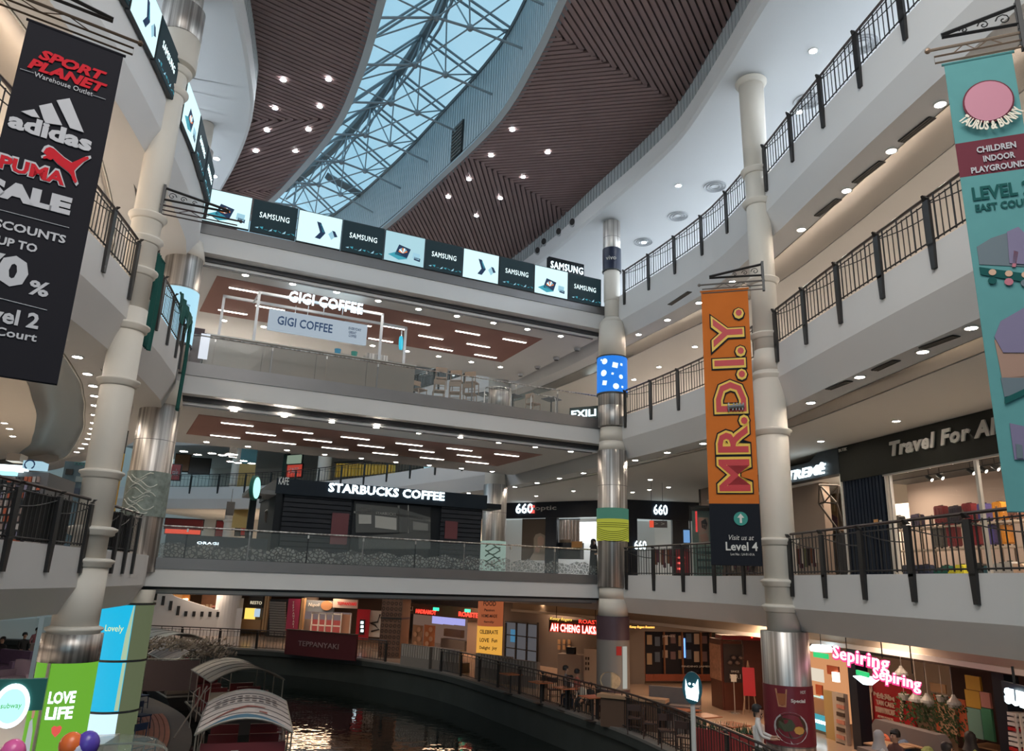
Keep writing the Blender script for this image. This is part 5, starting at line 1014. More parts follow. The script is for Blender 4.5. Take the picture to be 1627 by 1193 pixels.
for p in me.vertices: a = -PI / 2 + p.co.x * 2.1; r = wB * .47 - p.co.z; p.co = (r * math.cos(a), p.co.y, r * math.sin(a))
o = bpy.data.objects.new('badge_lettering', me); C.objects.link(o); o.parent = e; o.location = (u, -.07, z)
F3.txt(e, 'CHILDREN', WHL, (1550, 228), (1616, 240), 10, d=D_, bold=.03, dep=.004); F3.txt(e, 'INDOOR', WHL, (1561, 245), (1614, 253), 10, d=D_, bold=.03, dep=.004); F3.txt(e, 'PLAYGROUND', WHL, (1541, 258), (1632, 272), 10, d=D_, bold=.03, dep=.004)
F3.txt(e, 'LEVEL 2', TLD, (1543, 297), (1640, 308), 22, d=D_, bold=.03, dep=.004); F3.txt(e, 'EAST COURT', TLD, (1548, 320), (1648, 330), 12, d=D_, bold=.03, dep=.004)
PU = mat('play_purple', (.16, .13, .22), .6); PG = mat('play_grey', (.10, .13, .15), .6); PK = mat('play_pink', (.42, .12, .16), .6); PO = mat('play_tan', (.30, .17, .12), .6)
for nm, m_, ps_ in (('play_floor_picture', PG, [(1552, 392), (1575, 378), (1612, 366), (1640, 378), (1640, 424), (1556, 420)]), ('play_tower_picture', PU, [(1600, 368), (1618, 360), (1630, 372), (1632, 420), (1604, 418)]), ('play_slide_picture', PK, [(1611, 398), (1618, 400), (1614, 424), (1608, 424)]), ('dark_ribbon', TLD, [(1556, 424), (1640, 436), (1640, 450), (1558, 436)]),
                   ('play_frame_picture', PU, [(1590, 510), (1632, 486), (1640, 490), (1640, 560), (1594, 560), (1580, 535)]), ('play_room_picture', PO, [(1580, 540), (1640, 520), (1640, 600), (1592, 600)]), ('play_mat_picture', PG, [(1590, 600), (1640, 596), (1640, 624), (1596, 630)]), ('dark_ribbon', TLD, [(1596, 632), (1640, 612), (1640, 622), (1597, 642)]), ('castle_picture', PU, [(1604, 672), (1640, 680), (1640, 730), (1612, 730)]), ('castle_door_picture', PG, [(1614, 705), (1624, 707), (1626, 728), (1616, 728)])):
    F3.poly(e, nm, m_, ps_, D_ - (.0 if 'floor' in nm or 'room' in nm or 'mat' in nm or 'castle_picture' in nm else .012), .008)
for k, px in enumerate((1576, 1602, 1628)): 
    for nm, m_, dx, dy, r in (('head_picture', mat('toy_skin', (.55, .33, .22), .6), 0, 434, 6), ('body_picture', (TLD, PK, PG)[k], 0, 447, 7)): u, z = F3.fp(px + dx, dy + k * 2); b = MB(); rr = r * wB / 116; b.xz([(u + rr * math.cos(a), z + rr * math.sin(a)) for a in [i * PI / 6 for i in range(12)]], D_ - .022, D_ - .014); b.build(nm, m_, e)
w = F3.P + F3.U * (wB + .15); GLD = mat('bracket_gold', (.30, .21, .15), .45, metal=.5); bracket((w.x, w.y, zt + .40), F3.rz + PI, wB + .30, 'pale gold banner bracket above the teal banner', BLACK, GLD)
w2 = w + F3.U * .55; column(w2.x + .4, w2.y - .3, [(.36, 3.4, .36, 19)], [(.36, 11.0), (.36, 11.9)])
# empty bracket on the left column
bracket((LX + .34, LY - .10, 12.75), math.atan2(.75, 1.66), 1.75, 'empty iron banner bracket on the left white column', BLACK, mat('bracket_dark', (.05, .03, .03), .4))
# green cloth tied on the middle left railing
GR = mat('green_cloth', (.0, .075, .06), .8)
for i_, (ya, yb, lo, lb) in enumerate(((16.75, 17.25, -1.25, 'dark green cloth hanging beside the left column'), (19.3, 21.6, -0.10, 'dark green cloth draped along the middle left railing'), (21.3, 21.75, -1.75, 'long dark green cloth hanging at the bridge corner'))):
    sa, sb = sy(LE, LLE, ya), sy(LE, LLE, yb); t = thing('draped_cloth', lb, 'cloth', (0, 0, 0), 0, 'green cloths on the middle left railing'); b = MB(); v = []; n = 14
    for k in range(n + 1):
        (x, y), a = along(LE, LLE, sa + (sb - sa) * k / n); o = -.14 - .04 * math.sin(k * 1.9); nx, ny = -math.sin(a), math.cos(a); top = 10.57 + 1.06 + .05 * math.sin(k * 2.2); bot = 10.57 + (lo if i_ != 1 else .55 + .25 * math.sin(k * 1.3))
        v += [(x + nx * o, y + ny * o, top), (x + nx * (o - .02), y + ny * (o - .02), (top + bot) / 2), (x + nx * o, y + ny * o, bot)]
    m_ = len(v); v += [(x + .012, y + .012, z) for x, y, z in v]; f = []
    for k in range(n):
        for j in range(2): q = 3 * k + j; f += [(q, q + 3, q + 4, q + 1), (m_ + q, m_ + q + 1, m_ + q + 4, m_ + q + 3)]
    b.add(v, f); b.build('cloth', GR, t); q = MB(); q.tube([v[0], v[3 * n]], .03, 5); q.build('knotted_edge', GR, t)
# ------------------------------------------------------------------ printed wraps and screens round the columns
def wrap(x, y, r, z0, z1, a0, a1, m_, name, par):
    b = MB(); b.smooth = True; b.lathe([(r, z0), (r, z1)], (0, 0, 0), 28, a0, a1, cap=False); return b.build(name, m_, par)
FULL = (0, 2 * PI)
e = thing('column_screen', 'blue lit ring screen with white icons on the middle column', 'screen', (MX, MY, 0), -.14); wrap(0, 0, .60, 11.5, 12.95, *FULL, glow('ring_blue', (.01, .16, .62), 1.3), 'display', e)
b = MB(); b.lathe([(.56, 11.44), (.62, 11.44), (.62, 11.5)], (0, 0, 0), 28, cap=False); b.lathe([(.56, 13.0), (.62, 13.0), (.62, 12.95)], (0, 0, 0), 28, cap=False); b.build('rim', FRM, e)
random.seed(3)
for k, (dx, z, s) in enumerate(((-.30, 12.72, .12), (.12, 12.55, .15), (-.34, 12.25, .13), (.02, 12.2, .06), (.36, 12.1, .09), (-.30, 11.85, .13), (.15, 11.7, .12), (.38, 12.6, .07), (-.45, 12.8, .04), (.42, 11.7, .06))):
    b = MB(); n = 4 if k % 2 else 12; v = []
    for i in range(n): a = i * 2 * PI / n + .6; ang = (dx + s * math.cos(a)) / .6 - PI / 2; v.append((.612 * math.cos(ang), .612 * math.sin(ang), z + s * math.sin(a)))
    b.add(v, [tuple(range(n))]); b.build('icon', glow('icon_white', (.7, .9, 1), 1.4), e)
e = thing('column_screen', 'pale blue lit ring screen on the left steel pillar at the middle bridge', 'screen', (PX, PY, 0), .45); wrap(0, 0, .61, 11.1, 12.85, *FULL, glow('ring_pale', (.40, .70, .85), 1.1), 'display', e); b = MB(); b.lathe([(.57, 11.04), (.63, 11.04), (.63, 11.1)], (0, 0, 0), 28, cap=False); b.build('rim', FRM, e)
for k in range(3): text('new menu', NAVY, e, .25, 0, 12.3 - k * .18, w=.28, h=.05, cyl=.615, depth=.004)
e = thing('column_wrap', 'dark round wrap with pale letters at the top of the middle column', 'poster wrap', (MX, MY, 0), -.14); wrap(0, 0, .385, 16.75, 17.7, *FULL, mat('vivo_blue', (.015, .02, .045), .3), 'wrap', e); text('vivo', LET, e, -.03, 0, 17.2, h=.17, w=.42, cyl=.385); b = MB(); b.lathe([(.37, 16.7), (.40, 16.7), (.40, 16.75)], (0, 0, 0), 24, cap=False); b.build('rim', FRM, e)
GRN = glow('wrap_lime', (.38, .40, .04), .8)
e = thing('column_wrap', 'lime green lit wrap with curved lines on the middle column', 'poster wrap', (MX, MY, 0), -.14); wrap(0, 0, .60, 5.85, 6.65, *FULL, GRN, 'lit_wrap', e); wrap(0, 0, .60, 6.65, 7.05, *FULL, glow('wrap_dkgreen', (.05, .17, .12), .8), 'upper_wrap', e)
for k in range(9): b = MB(); z = 6.5 - k * .07; b.tube([(.607 * math.cos(-PI / 2 + a), .607 * math.sin(-PI / 2 + a), z - .12 * math.cos(a * 1.6) * (1 if k > 2 else .1)) for a in [-1.3 + j * .26 for j in range(11)]], .010, 4); b.build('curved_line', mat('line_dark', (.06, .07, .01), .5), e)
BWP = mat('wrap_photo', (.20, .24, .22), .5, noise=.9, nscale=6)
e = thing('column_wrap', 'grey green foliage photo wrap on the left steel pillar', 'poster wrap', (PX, PY, 0), .45); wrap(0, 0, .60, 5.75, 7.05, *FULL, BWP, 'photo_wrap', e)
for k in range(10): b = MB(); z = 5.9 + k * .11; a0 = -PI / 2 - .9 + .3 * math.sin(k * 2.1); b.tube([(.606 * math.cos(a0 + j * .15), .606 * math.sin(a0 + j * .15), z + .10 * math.sin(j * .8 + k)) for j in range(8)], .018, 4); b.build('leaf_stem', mat('wrap_pale', (.55, .58, .54), .6), e)
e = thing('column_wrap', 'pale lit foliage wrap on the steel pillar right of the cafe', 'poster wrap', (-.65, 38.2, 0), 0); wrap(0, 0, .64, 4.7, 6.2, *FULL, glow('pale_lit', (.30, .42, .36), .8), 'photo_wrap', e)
for k in range(7): b = MB(); b.tube([(.646 * math.cos(-PI / 2 - .6 + j * .2), .646 * math.sin(-PI / 2 - .6 + j * .2), 5.0 + k * .16 + .1 * math.sin(j + k * 2)) for j in range(7)], .03, 4); b.build('leaf_stem', mat('wrap_dk', (.03, .08, .05), .6), e)
# lower left: green lightbox drum and the tall cyan screen
e = thing('column_lightbox', 'green lit drum poster reading love life on the lower left column', 'lightbox', (LX, LY, 0), .32)
b = MB(); b.smooth = True; b.lathe([(.56, 2.42), (.56, 2.95)], (0, 0, 0), 32); b.build('steel_collar', STEEL, e); b = MB(); b.smooth = True; b.lathe([(.55, -.7), (.55, .78)], (0, 0, 0), 32); b.build('steel_base', STEEL, e)
wrap(0, 0, .55, .78, 2.42, *FULL, glow('lime_green', (.14, .40, .03), 1.0), 'lit_wrap', e)
text('LOVE', BLUEWHITE, e, .10, 0, 1.80, w=.46, h=.22, cyl=.55, bold=.03, depth=.01); text('LIFE', BLUEWHITE, e, .10, 0, 1.52, w=.46, h=.22, cyl=.55, bold=.03, depth=.01)
def cylpoly(e, nm, m_, pts, r): b = MB(); b.add([(r * math.cos(x / r - PI / 2), r * math.sin(x / r - PI / 2), z) for x, z in pts], [tuple(range(len(pts)))]); return b.build(nm, m_, e)
cylpoly(e, 'strawberry', glow('berry', (.75, .10, .08), 1), [(.10 + x, 1.2 + z) for x, z in ((-.09, .06), (-.05, .10), (0, .08), (.05, .10), (.09, .06), (.07, -.03), (0, -.11), (-.07, -.03))], .556)
cylpoly(e, 'figure_picture', glow('figure_white', (.5, .55, .55), .8), [(-.50, .80), (-.32, .80), (-.34, 1.2), (-.40, 1.42), (-.47, 1.35)], .556); cylpoly(e, 'face_picture', glow('figure_skin', (.55, .30, .20), .8), [(-.44, 1.42), (-.37, 1.42), (-.36, 1.6), (-.41, 1.66), (-.45, 1.6)], .558)
b = MB(); b.box(.52, .58, -.03, .03, .78, 2.42); a_ = -PI / 2 - .42; b.v = [(x * math.cos(a_) - y * math.sin(a_), x * math.sin(a_) + y * math.cos(a_), z) for x, y, z in b.v]; b.build('frame_strip', STEEL, e)
e = thing('column_screen', 'tall cyan and white lit screen wrapped on the left canal pillar', 'screen', (PX, PY, 0), .45)
wrap(0, 0, .68, -1.2, 3.35, *FULL, glow('olive_screen', (.14, .17, .09), .7), 'rear_panels', e)
CY = glow('cyan_lit', (.01, .42, .68), 1.15)
for z0, z1, m_ in ((1.85, 3.30, CY), (.55, 1.80, CY), (-1.1, .50, glow('white_lit', (.62, .85, 1.0), 1.15))):
    wrap(0, 0, .70, z0, z1, -PI / 2 - 1.5, -PI / 2 + .25, m_, 'lit_panel', e)
cylpoly(e, 'pale_curve', glow('pale_curve', (.45, .62, .42), .9), [(.02, 1.86), (.16, 1.86), (.16, 3.28), (.13, 3.28), (.04, 2.5)], .706); cylpoly(e, 'pale_curve', glow('pale_curve', (.45, .62, .42), .9), [(.06, .57), (.16, .57), (.16, 1.78), (.08, 1.78)], .706)
text('Lovely', glow('yellow_white', (.8, .9, .4), 1), e, -.28, 0, 2.65, w=.5, h=.22, cyl=.70, depth=.006)
for z in (.52, 1.82, 3.32): b = MB(); b.lathe([(.715, z - .03), (.715, z + .03)], (0, 0, 0), 36, cap=False); b.build('divider', FRM, e)
# food poster round the foot of the right column
e = thing('column_wrap', 'dark red food poster with noodle bowl on the right steel column', 'poster wrap', (RX, RY, 0), -.33)
wrap(0, 0, .575, .82, 2.12, -PI / 2 - 1.45, -PI / 2 + 1.45, mat('poster_maroon', (.16, .02, .03), .35), 'poster', e)
def blob(cx, cz, rx, rz_, n=20): return [(cx + rx * math.cos(i * 2 * PI / n), cz + rz_ * math.sin(i * 2 * PI / n)) for i in range(n)]
cylpoly(e, 'bowl_picture', mat('bowl_white', (.42, .40, .40), .4), blob(.02, 1.22, .40, .34), .580); cylpoly(e, 'soup_picture', mat('soup_dark', (.05, .025, .015), .4), blob(.02, 1.26, .35, .26), .584)
cylpoly(e, 'greens_picture', mat('greens', (.05, .06, .03), .5), blob(-.08, 1.28, .2, .15, 7), .588); cylpoly(e, 'noodle_picture', mat('noodle', (.50, .27, .06), .5), blob(.20, 1.18, .12, .09, 8), .588)
cylpoly(e, 'glass_picture', mat('glass_pic', (.45, .22, .12), .4), [(-.30, 2.05), (-.02, 2.05), (-.06, 1.66), (-.24, 1.66)], .582); cylpoly(e, 'tea_picture', mat('tea_pic', (.30, .10, .04), .4), [(-.27, 1.95), (-.05, 1.95), (-.08, 1.70), (-.22, 1.70)], .586)
text('Special', LET, e, .22, 0, 1.80, w=.34, h=.10, cyl=.58, depth=.006, bold=.03); text('HOT', LET, e, .35, 0, 2.0, w=.14, h=.07, cyl=.58, depth=.006)
# ------------------------------------------------------------------ people
SK = mat('skin', (.42, .25, .17), .6); HR = mat('hair_black', (.012, .010, .010), .6)
def person(label, loc, rz, shirt, trousers, sit=False, scarf=None, robe=False, group=None, arm=0.5, H=1.0):
    """one continuous skinned body; seat height .45 when sitting; faces local -y"""
    V = []; E = []; R = []
    def add(p, r, k=None): V.append(p); R.append(r); (E.append((k, len(V) - 1)) if k is not None else None); return len(V) - 1
    hz = .52 if sit else .93
    pel = add((0, 0, hz), (.155, .12)); w = add((0, .0, hz + .2), (.13, .10), pel); c = add((0, 0, hz + .40), (.155, .11), w); nk = add((0, -.005, hz + .53), (.055, .055), c); nk2 = add((0, -.01, hz + .58), (.05, .05), nk)
    hd = add((0, -.02, hz + .66), (.085, .095), nk2); hd2 = add((0, -.015, hz + .74), (.08, .095), hd)
    for sx in (-1, 1):
        sh = add((sx * .17, 0, hz + .45), (.055, .055), c); el = add((sx * .23, -.04 - .05 * arm, hz + .20), (.042, .042), sh)
        wr = add((sx * (.22 - .06 * arm), -.10 - .22 * arm, hz + .02 + .14 * arm), (.03, .03), el); hn = add((sx * (.20 - .07 * arm), -.13 - .28 * arm, hz + .02 + .15 * arm), (.036, .022), wr)
        for f_ in (-1, 0, 1): add((sx * (.20 - .07 * arm) + f_ * .022, -.17 - .33 * arm, hz + .01 + .15 * arm), (.011, .011), hn)
        add((sx * (.165 - .07 * arm), -.14 - .29 * arm, hz + .05 + .15 * arm), (.012, .012), hn)
        if sit: hp = add((sx * .09, -.04, hz - .02), (.085, .085), pel); kn = add((sx * .11, -.44, hz), (.062, .062), hp); an = add((sx * .11, -.44, .09), (.042, .042), kn)
        else: hp = add((sx * .09, 0, hz - .08), (.085, .085), pel); kn = add((sx * .10, -.01, .50), (.062, .062), hp); an = add((sx * .10, .02, .09), (.042, .042), kn)
        add((sx * .11, V[an][1] - .14, .045), (.04, .03), an)
    me = bpy.data.meshes.new('body'); me.from_pydata([tuple(q * H for q in v) for v in V], E, []); o = bpy.data.objects.new('body', me); C.objects.link(o)
    sk = o.modifiers.new('s', 'SKIN'); sv = me.skin_vertices[0].data
    for i, r in enumerate(R): sv[i].radius = (r[0] * H, r[1] * H); sv[i].use_root = (i == 0)
    sk.use_smooth_shade = True; o.modifiers.new('u', 'SUBSURF').levels = 1; o.modifiers['u'].render_levels = 1
    dg = bpy.context.evaluated_depsgraph_get(); dg.update(); m2 = bpy.data.meshes.new_from_object(o.evaluated_get(dg), depsgraph=dg); bpy.data.objects.remove(o)
    m2.materials.clear(); [m2.materials.append(x) for x in (SK, shirt, trousers, BLACK)]
    for p in m2.polygons:
        x, y, z = (q / H for q in p.center); top = hz + .535
        if z > top: k = 0
        elif abs(x) > .10 and y < -.12 - .16 * arm and z > hz - .12 and z < hz + .3 and not (sit and z < hz + .08 and y < -.1 and arm < .2): k = 0
        elif z > hz + (.06 if sit else -.05): k = 1
        elif z < .10: k = 3
        else: k = 2
        if robe and z <= top and k != 0: k = 1
        p.material_index = k; p.use_smooth = True
    t = thing('person', label, 'person', loc, rz, group); b = bpy.data.objects.new('body', m2); C.objects.link(b); b.parent = t
    hh = (hz + .70) * H
    if scarf:
        q = MB(); q.smooth = True; q.lathe([(.19 * H, hh - .26 * H), (.15 * H, hh - .17 * H), (.12 * H, hh - .08 * H), (.125 * H, hh), (.115 * H, hh + .08 * H), (.06 * H, hh + .13 * H), (.01, hh + .14 * H)], (0, .012, 0), 16, -PI / 2 + .75, 1.5 * PI - .75, cap=False); q.build('head_scarf', scarf, t)
    else:
        q = MB(); q.smooth = True; q.lathe([(.10 * H, hh - .03 * H), (.108 * H, hh + .03 * H), (.10 * H, hh + .09 * H), (.06 * H, hh + .13 * H), (.01, hh + .138 * H)], (0, .012, 0), 16, -PI / 2 + .9, 1.5 * PI - .9, cap=False); q.lathe([(.105 * H, hh + .055 * H), (.09 * H, hh + .10 * H), (.01, hh + .137 * H)], (0, .0, 0), 16, cap=False); q.build('hair', HR, t)
    for sx in (-1, 1): q = MB(); q.ball((sx * .032 * H, -.105 * H, hh - .0), .011 * H, 6); q.build('eye', BLACK, t)
    q = MB(); q.add([(-.014 * H, -.11 * H, hh - .035 * H), (.014 * H, -.11 * H, hh - .035 * H), (0, -.135 * H, hh - .035 * H), (0, -.108 * H, hh + .005 * H)], [(0, 2, 1), (0, 3, 2), (1, 2, 3), (0, 1, 3)]); q.build('nose', SK, t)
    q = MB(); q.box(-.022 * H, .022 * H, -.113 * H, -.105 * H, hh - .060 * H, hh - .053 * H); q.build('mouth', mat('lip', (.25, .08, .07), .5), t)
    if robe: q = MB(); q.smooth = True; q.lathe([(.24, .03), (.20, .5), (.17, .95), (.16, 1.2)], (0, 0, 0), 18, cap=False); q.build('robe', shirt, t)
    return t
def cl(n, c): return mat('cloth_' + n, c, .8)
P = at(943, 872, z=5.9); u = (P - BP).dot(BU)
q = bw(u, 6.2, 4.58); u, _ = FB.fp(943, 880, 6.2); pw = person('person in a long black robe and black scarf standing behind the frosted glass', bw(u, 6.2, 4.60), BA + .3, cl('black', (.012, .012, .014)), cl('black', (.012, .012, .014)), scarf=cl('black', (.012, .012, .014)), robe=True, arm=.7)
b = MB(); b.box(-.05, .05, -.145, -.10, 1.545, 1.60); b.build('face_mask', mat('mask_white', (.5, .55, .6), .7), pw)
# ------------------------------------------------------------------ food street on the ground floor
m = MB(); m.sweep(cut(RE, 6, 41), [(3.5, 2.85), (3.5, 3.62), (3.62, 3.62), (3.62, 2.85)], 1, closed=True); m.build('bulkhead', mat('bulkhead_beige', (.50, .43, .35), .7, noise=.05), kind='structure')
m = MB(); m.sweep(cut(RE, 6, 41), [(3.38, 2.74), (3.38, 2.86), (3.66, 2.86), (3.66, 2.74)], 1, closed=True); m.build('bulkhead_trim', CEIL, kind='structure')
GA = Frame((-24, 57.5), (-9, 53)); GB = Frame((-11.5, 51.5), (-2.8, 49.0)); GC_ = Frame((-4, 50.2), (3.6, 40.6)); GD = Frame((5.4, 36.3), (9.9, 37.6))
BRN = mat('brown_wall', (.20, .08, .035), .6, noise=.2); DKB = mat('dark_brown', (.05, .03, .02), .6); WARM = glow('warm_interior', (.75, .33, .10), .55); YEL = glow('yellow_lit', (.95, .62, .12), 1.3); NEON = glow('neon_red', (1.0, .05, .03), 2.0); PINKN = glow('neon_pink', (1.0, .25, .70), 1.8); REDW = glow('red_white', (1.0, .50, .45), 2.2)
GREYW = mat('grey_wall', (.16, .135, .12), .7); MAG = mat('magenta_cloth', (.30, .025, .07), .6); TIMB = mat('timber_post', (.32, .19, .09), .6)
for nm, lb, fr_, (a, c) in (('wall_food_street', '', GA, (-14, 15.6)), ('wall_food_street', '', GC_, (-1, 13)), ):
    b = MB(); b.box(a, c, 3.6, 3.8, 0, 3.6); o = b.build(nm, DKB, None, kind='structure'); o.location = fr_.P; o.rotation_euler = (0, 0, fr_.rz)
e = GA.thing('restaurant_front', 'orange lit cafe with pink neon far left below the lowest bridge', 'shop'); GA.rect(e, 'lit_interior', WARM, 236, 943, 298, 985, 1.5, .1); GA.rect(e, 'lit_interior_panel', mat('orange_panel', (.55, .20, .05), .6), 288, 945, 300, 972, 1.3, .1); GA.txt(e, "dunkin's", PINKN, (242, 949), (263, 951), 8, d=1.0, bold=.04)
random.seed(5)
for k in range(12): u, z = GA.fp(262 + random.random() * 38, 950 + random.random() * 18, 1.1); b = MB(); b.ball((u, 1.1, z), .14, 8, .6); b.build('pendant_lamp', glow('pendant', (1, .75, .4), 4), e)
for k in range(16): GA.rect(e, 'fringe_strip', TIMB, 243 + k * 4.3, 938, 245.5 + k * 4.3, 945, .9, .05)
e = GA.thing('restaurant_front', 'wood panelled brown shop front beside the white column', 'shop'); GA.rect(e, 'brown_panel', BRN, 318, 944, 368, 996, .6, .2); GA.rect(e, 'dark_poster', DKB, 350, 955, 368, 975, .5, .05)
for k in range(8): GA.rect(e, 'pinned_sheet', mat('sheet', (.45, .28, .15), .7), 321 + (k % 3) * 6, 960 + (k // 3) * 8, 325 + (k % 3) * 6, 966 + (k // 3) * 8, .5, .05)
for k in range(6): GA.rect(e, 'menu_stack', mat('sheet_red', (.5, .2, .14), .7), 336 + (k % 2), 962 + k * 5, 346, 965 + k * 5, .4, .1)
e = GA.thing('restaurant_front', 'glowing yellow shop entrance below a black name board', 'shop'); GA.rect(e, 'lit_interior', YEL, 388, 966, 404, 996, 1.2, .1); GA.rect(e, 'lit_interior_side', glow('cool_small', (.5, .65, .8), .9), 404, 967, 412, 980, 1.15, .1); GA.rect(e, 'dark_doorway', DKB, 376, 950, 420, 1003, 1.6, .1); GA.rect(e, 'name_board', BLACK, 396, 946, 418, 965, .6, .1); GA.txt(e, 'RESTO', glow('cream_lit', (.8, .7, .5), 1), (398, 957), (416, 958), 5, d=.55); GA.rect(e, 'lower_goods', mat('goods', (.4, .22, .1), .7), 382, 984, 414, 1000, .9, .3)
for px in (420, 424): GA.rect(e, 'timber_post', TIMB, px - 2, 946, px + 1, 1004, .4, .25)
GA.rect(e, 'white_pillar', WHITE, 370, 950, 378, 1000, .2, .5)
e = GB.thing('roller_shutter', 'closed grey roller shutter left of the magenta banner', 'shutter')
for k in range(14): GB.rect(e, 'slat', mat('shutter_grey', (.24, .22, .2), .4, metal=.3), 428, 956 + k * 3.9, 453, 959 + k * 3.9, .3, .12)
GB.rect(e, 'dark_backing', BLACK, 426, 952, 455, 1012, .5, .1)
e = GB.thing('hanging_banner', 'magenta vertical banner by the roller shutter', 'banner'); GB.rect(e, 'cloth', MAG, 456, 951, 475, 1002, -.3, .06)
for k, c in enumerate('TEPPANYAKI'): u, z = GB.fp(466 , 957 + k * 4.3, -.35); text(c, LET, e, u, -.32, z, h=.13, depth=.02)
GB.rect(e, 'timber_post', TIMB, 477, 950, 482, 1000, -.3, .2)
e = GB.thing('restaurant_front', 'restaurant with white framed windows under grey and white name boards', 'shop'); GB.rect(e, 'grey_board', mat('board_grey', (.16, .19, .22), .5), 482, 954, 530, 972, .1, .15); GB.txt(e, 'Napoli', LET, (490, 961), (508, 962), 7, d=.05, shear=.2)
u, z = GB.fp(519, 962, .0); b = MB(); b.xz([(u + .42 * math.cos(i * PI / 8), z + .30 * math.sin(i * PI / 8)) for i in range(16)], -.02, .08); b.build('round_pizza_sign', mat('pizza', (.45, .22, .10), .6), e)
GB.rect(e, 'white_board', mat('board_cream', (.6, .5, .44), .6), 529, 952, 568, 966, .0, .1); GB.txt(e, 'TEPPANYAKI', glow('red_text', (.6, .02, .02), 1), (536, 958), (566, 960), 5, d=-.05, bold=.03)
GB.rect(e, 'red_interior', glow('red_interior', (.32, .05, .04), .8), 492, 985, 556, 1012, 1.0, .1); GB.rect(e, 'upper_interior', glow('dim_interior', (.16, .12, .12), .8), 484, 972, 556, 985, 1.0, .1)
for px in (494, 505, 516, 527, 541, 556): GB.rect(e, 'window_frame', LET, px - .8, 974, px + .8, 1014, .2, .1)
for py in (974, 993): GB.rect(e, 'window_rail', LET, 494, py, 541, py + 1.8, .2, .1)
GB.rect(e, 'wood_door_frame', mat('door_wood', (.4, .2, .12), .5), 541, 976, 556, 1014, .35, .08)
e = GB.thing('wall_panel', 'bright red panel with a tall lit sign right of the restaurant', 'wall panel'); GB.rect(e, 'panel', mat('bright_red', (.42, .01, .02), .4), 566, 968, 586, 1016, .0, .1); GB.rect(e, 'lit_plate', BLACK, 571, 984, 579, 1008, -.06, .06)
for k in range(3): GB.rect(e, 'lit_mark', BLUEWHITE, 573, 987 + k * 6.5, 577, 991 + k * 6.5, -.1, .04)
e = GB.thing('wall_panel', 'white wall with a black looping stroke beside the patterned pillar', 'wall panel'); GB.rect(e, 'panel', LET, 586, 970, 607, 1012, .6, .1); b = MB(); b.tube([(GB.fp(x, y, .5)[0], .5, GB.fp(x, y, .5)[1]) for x, y in ((604, 976), (600, 988), (588, 990), (596, 993), (602, 1000), (590, 1003))], .06, 5); b.build('stroke', BLACK, e)
# dark red name wall on the quay
FQ = Frame((-12.2, 45.0), (-7.2, 42.2)); e = FQ.thing('name_wall', 'dark red quay wall panel with pale capital letters above the canal', 'sign'); FQ.rect(e, 'wall_face', mat('oxblood', (.075, .012, .016), .5), 453, 1006, 566, 1040, 0, .12, zz=(-.05, 1.25)); FQ.txt(e, 'TEPPANYAKI', mat('dim_letters', (.30, .22, .22), .5), (474, 1021), (538, 1028), 8, d=-.03)
b = MB(); u0, u1 = FQ.fp(453, 1020)[0], FQ.fp(566, 1020)[0]; b.box(u0, u1, -.04, .16, 1.25, 1.3); b.build('cap', DKB, e)
# patterned square pillar
FPi = Frame((-7.3, 44.6), (-5.9, 44.2)); e = FPi.thing('patterned_pillar', 'square brown pillar patterned with small rings', 'pillar'); u0, u1 = FPi.fp(605, 985)[0], FPi.fp(638, 985)[0]; b = MB(); b.box(u0, u1, 0, 1.2, 0, 3.6); b.build('pillar_face', mat('tan_brown', (.16, .085, .055), .7), e)
for k in range(11):
    for j in range(5): b = MB(); cx_, cz_ = u0 + (j + .5) * (u1 - u0) / 5, .2 + k * .30; b.tube([(cx_ + .08 * math.cos(a), -.015, cz_ + .09 * math.sin(a)) for a in [i * PI / 4 for i in range(9)]], .018, 4, cap=False); b.build('ring', mat('ring_dark', (.05, .025, .02), .6), e)
b = MB(); b.box(u0 - .01, u1 + .01, -.03, 1.2, 2.05, 2.15); b.build('dark_band', BLACK, e)
# food pillar wrap
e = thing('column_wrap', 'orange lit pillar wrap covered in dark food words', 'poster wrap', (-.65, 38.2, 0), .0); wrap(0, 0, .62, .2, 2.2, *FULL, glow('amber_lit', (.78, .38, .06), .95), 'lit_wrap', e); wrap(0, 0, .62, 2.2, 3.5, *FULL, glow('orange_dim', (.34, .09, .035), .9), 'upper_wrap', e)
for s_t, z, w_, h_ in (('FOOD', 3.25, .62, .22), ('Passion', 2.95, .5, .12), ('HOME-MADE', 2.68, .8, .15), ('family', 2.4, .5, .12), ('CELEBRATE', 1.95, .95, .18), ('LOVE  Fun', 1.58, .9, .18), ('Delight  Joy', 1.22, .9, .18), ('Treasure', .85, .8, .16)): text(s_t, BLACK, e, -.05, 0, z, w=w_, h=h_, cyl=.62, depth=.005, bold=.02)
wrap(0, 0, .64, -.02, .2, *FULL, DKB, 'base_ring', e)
e = GC_.thing('restaurant_front', 'red signed roaster restaurant with three lit menu screens', 'shop'); GC_.rect(e, 'fascia', DKB, 636, 962, 770, 980, .3, .2); GC_.rect(e, 'interior', glow('dim_warm', (.16, .10, .075), .8), 655, 980, 770, 1035, 3.0, .1)
GC_.txt(e, 'YAKI', LET, (638, 965), (656, 967), 7, d=.22); GC_.txt(e, 'HADRAMOT', NEON, (661, 970), (693, 974), 7, d=.2, bold=.03); GC_.txt(e, 'ROASTERS', NEON, (729, 975), (770, 979), 8, d=.2, bold=.04)
for k in range(3): GC_.rect(e, 'menu_screen', glow('menu_violet', (.30, .30, .62), 1.3), 686.5 + k * 17.5, 979 + k * 1.2, 703 + k * 17.5, 991 + k * 1.2, 1.0, .06)
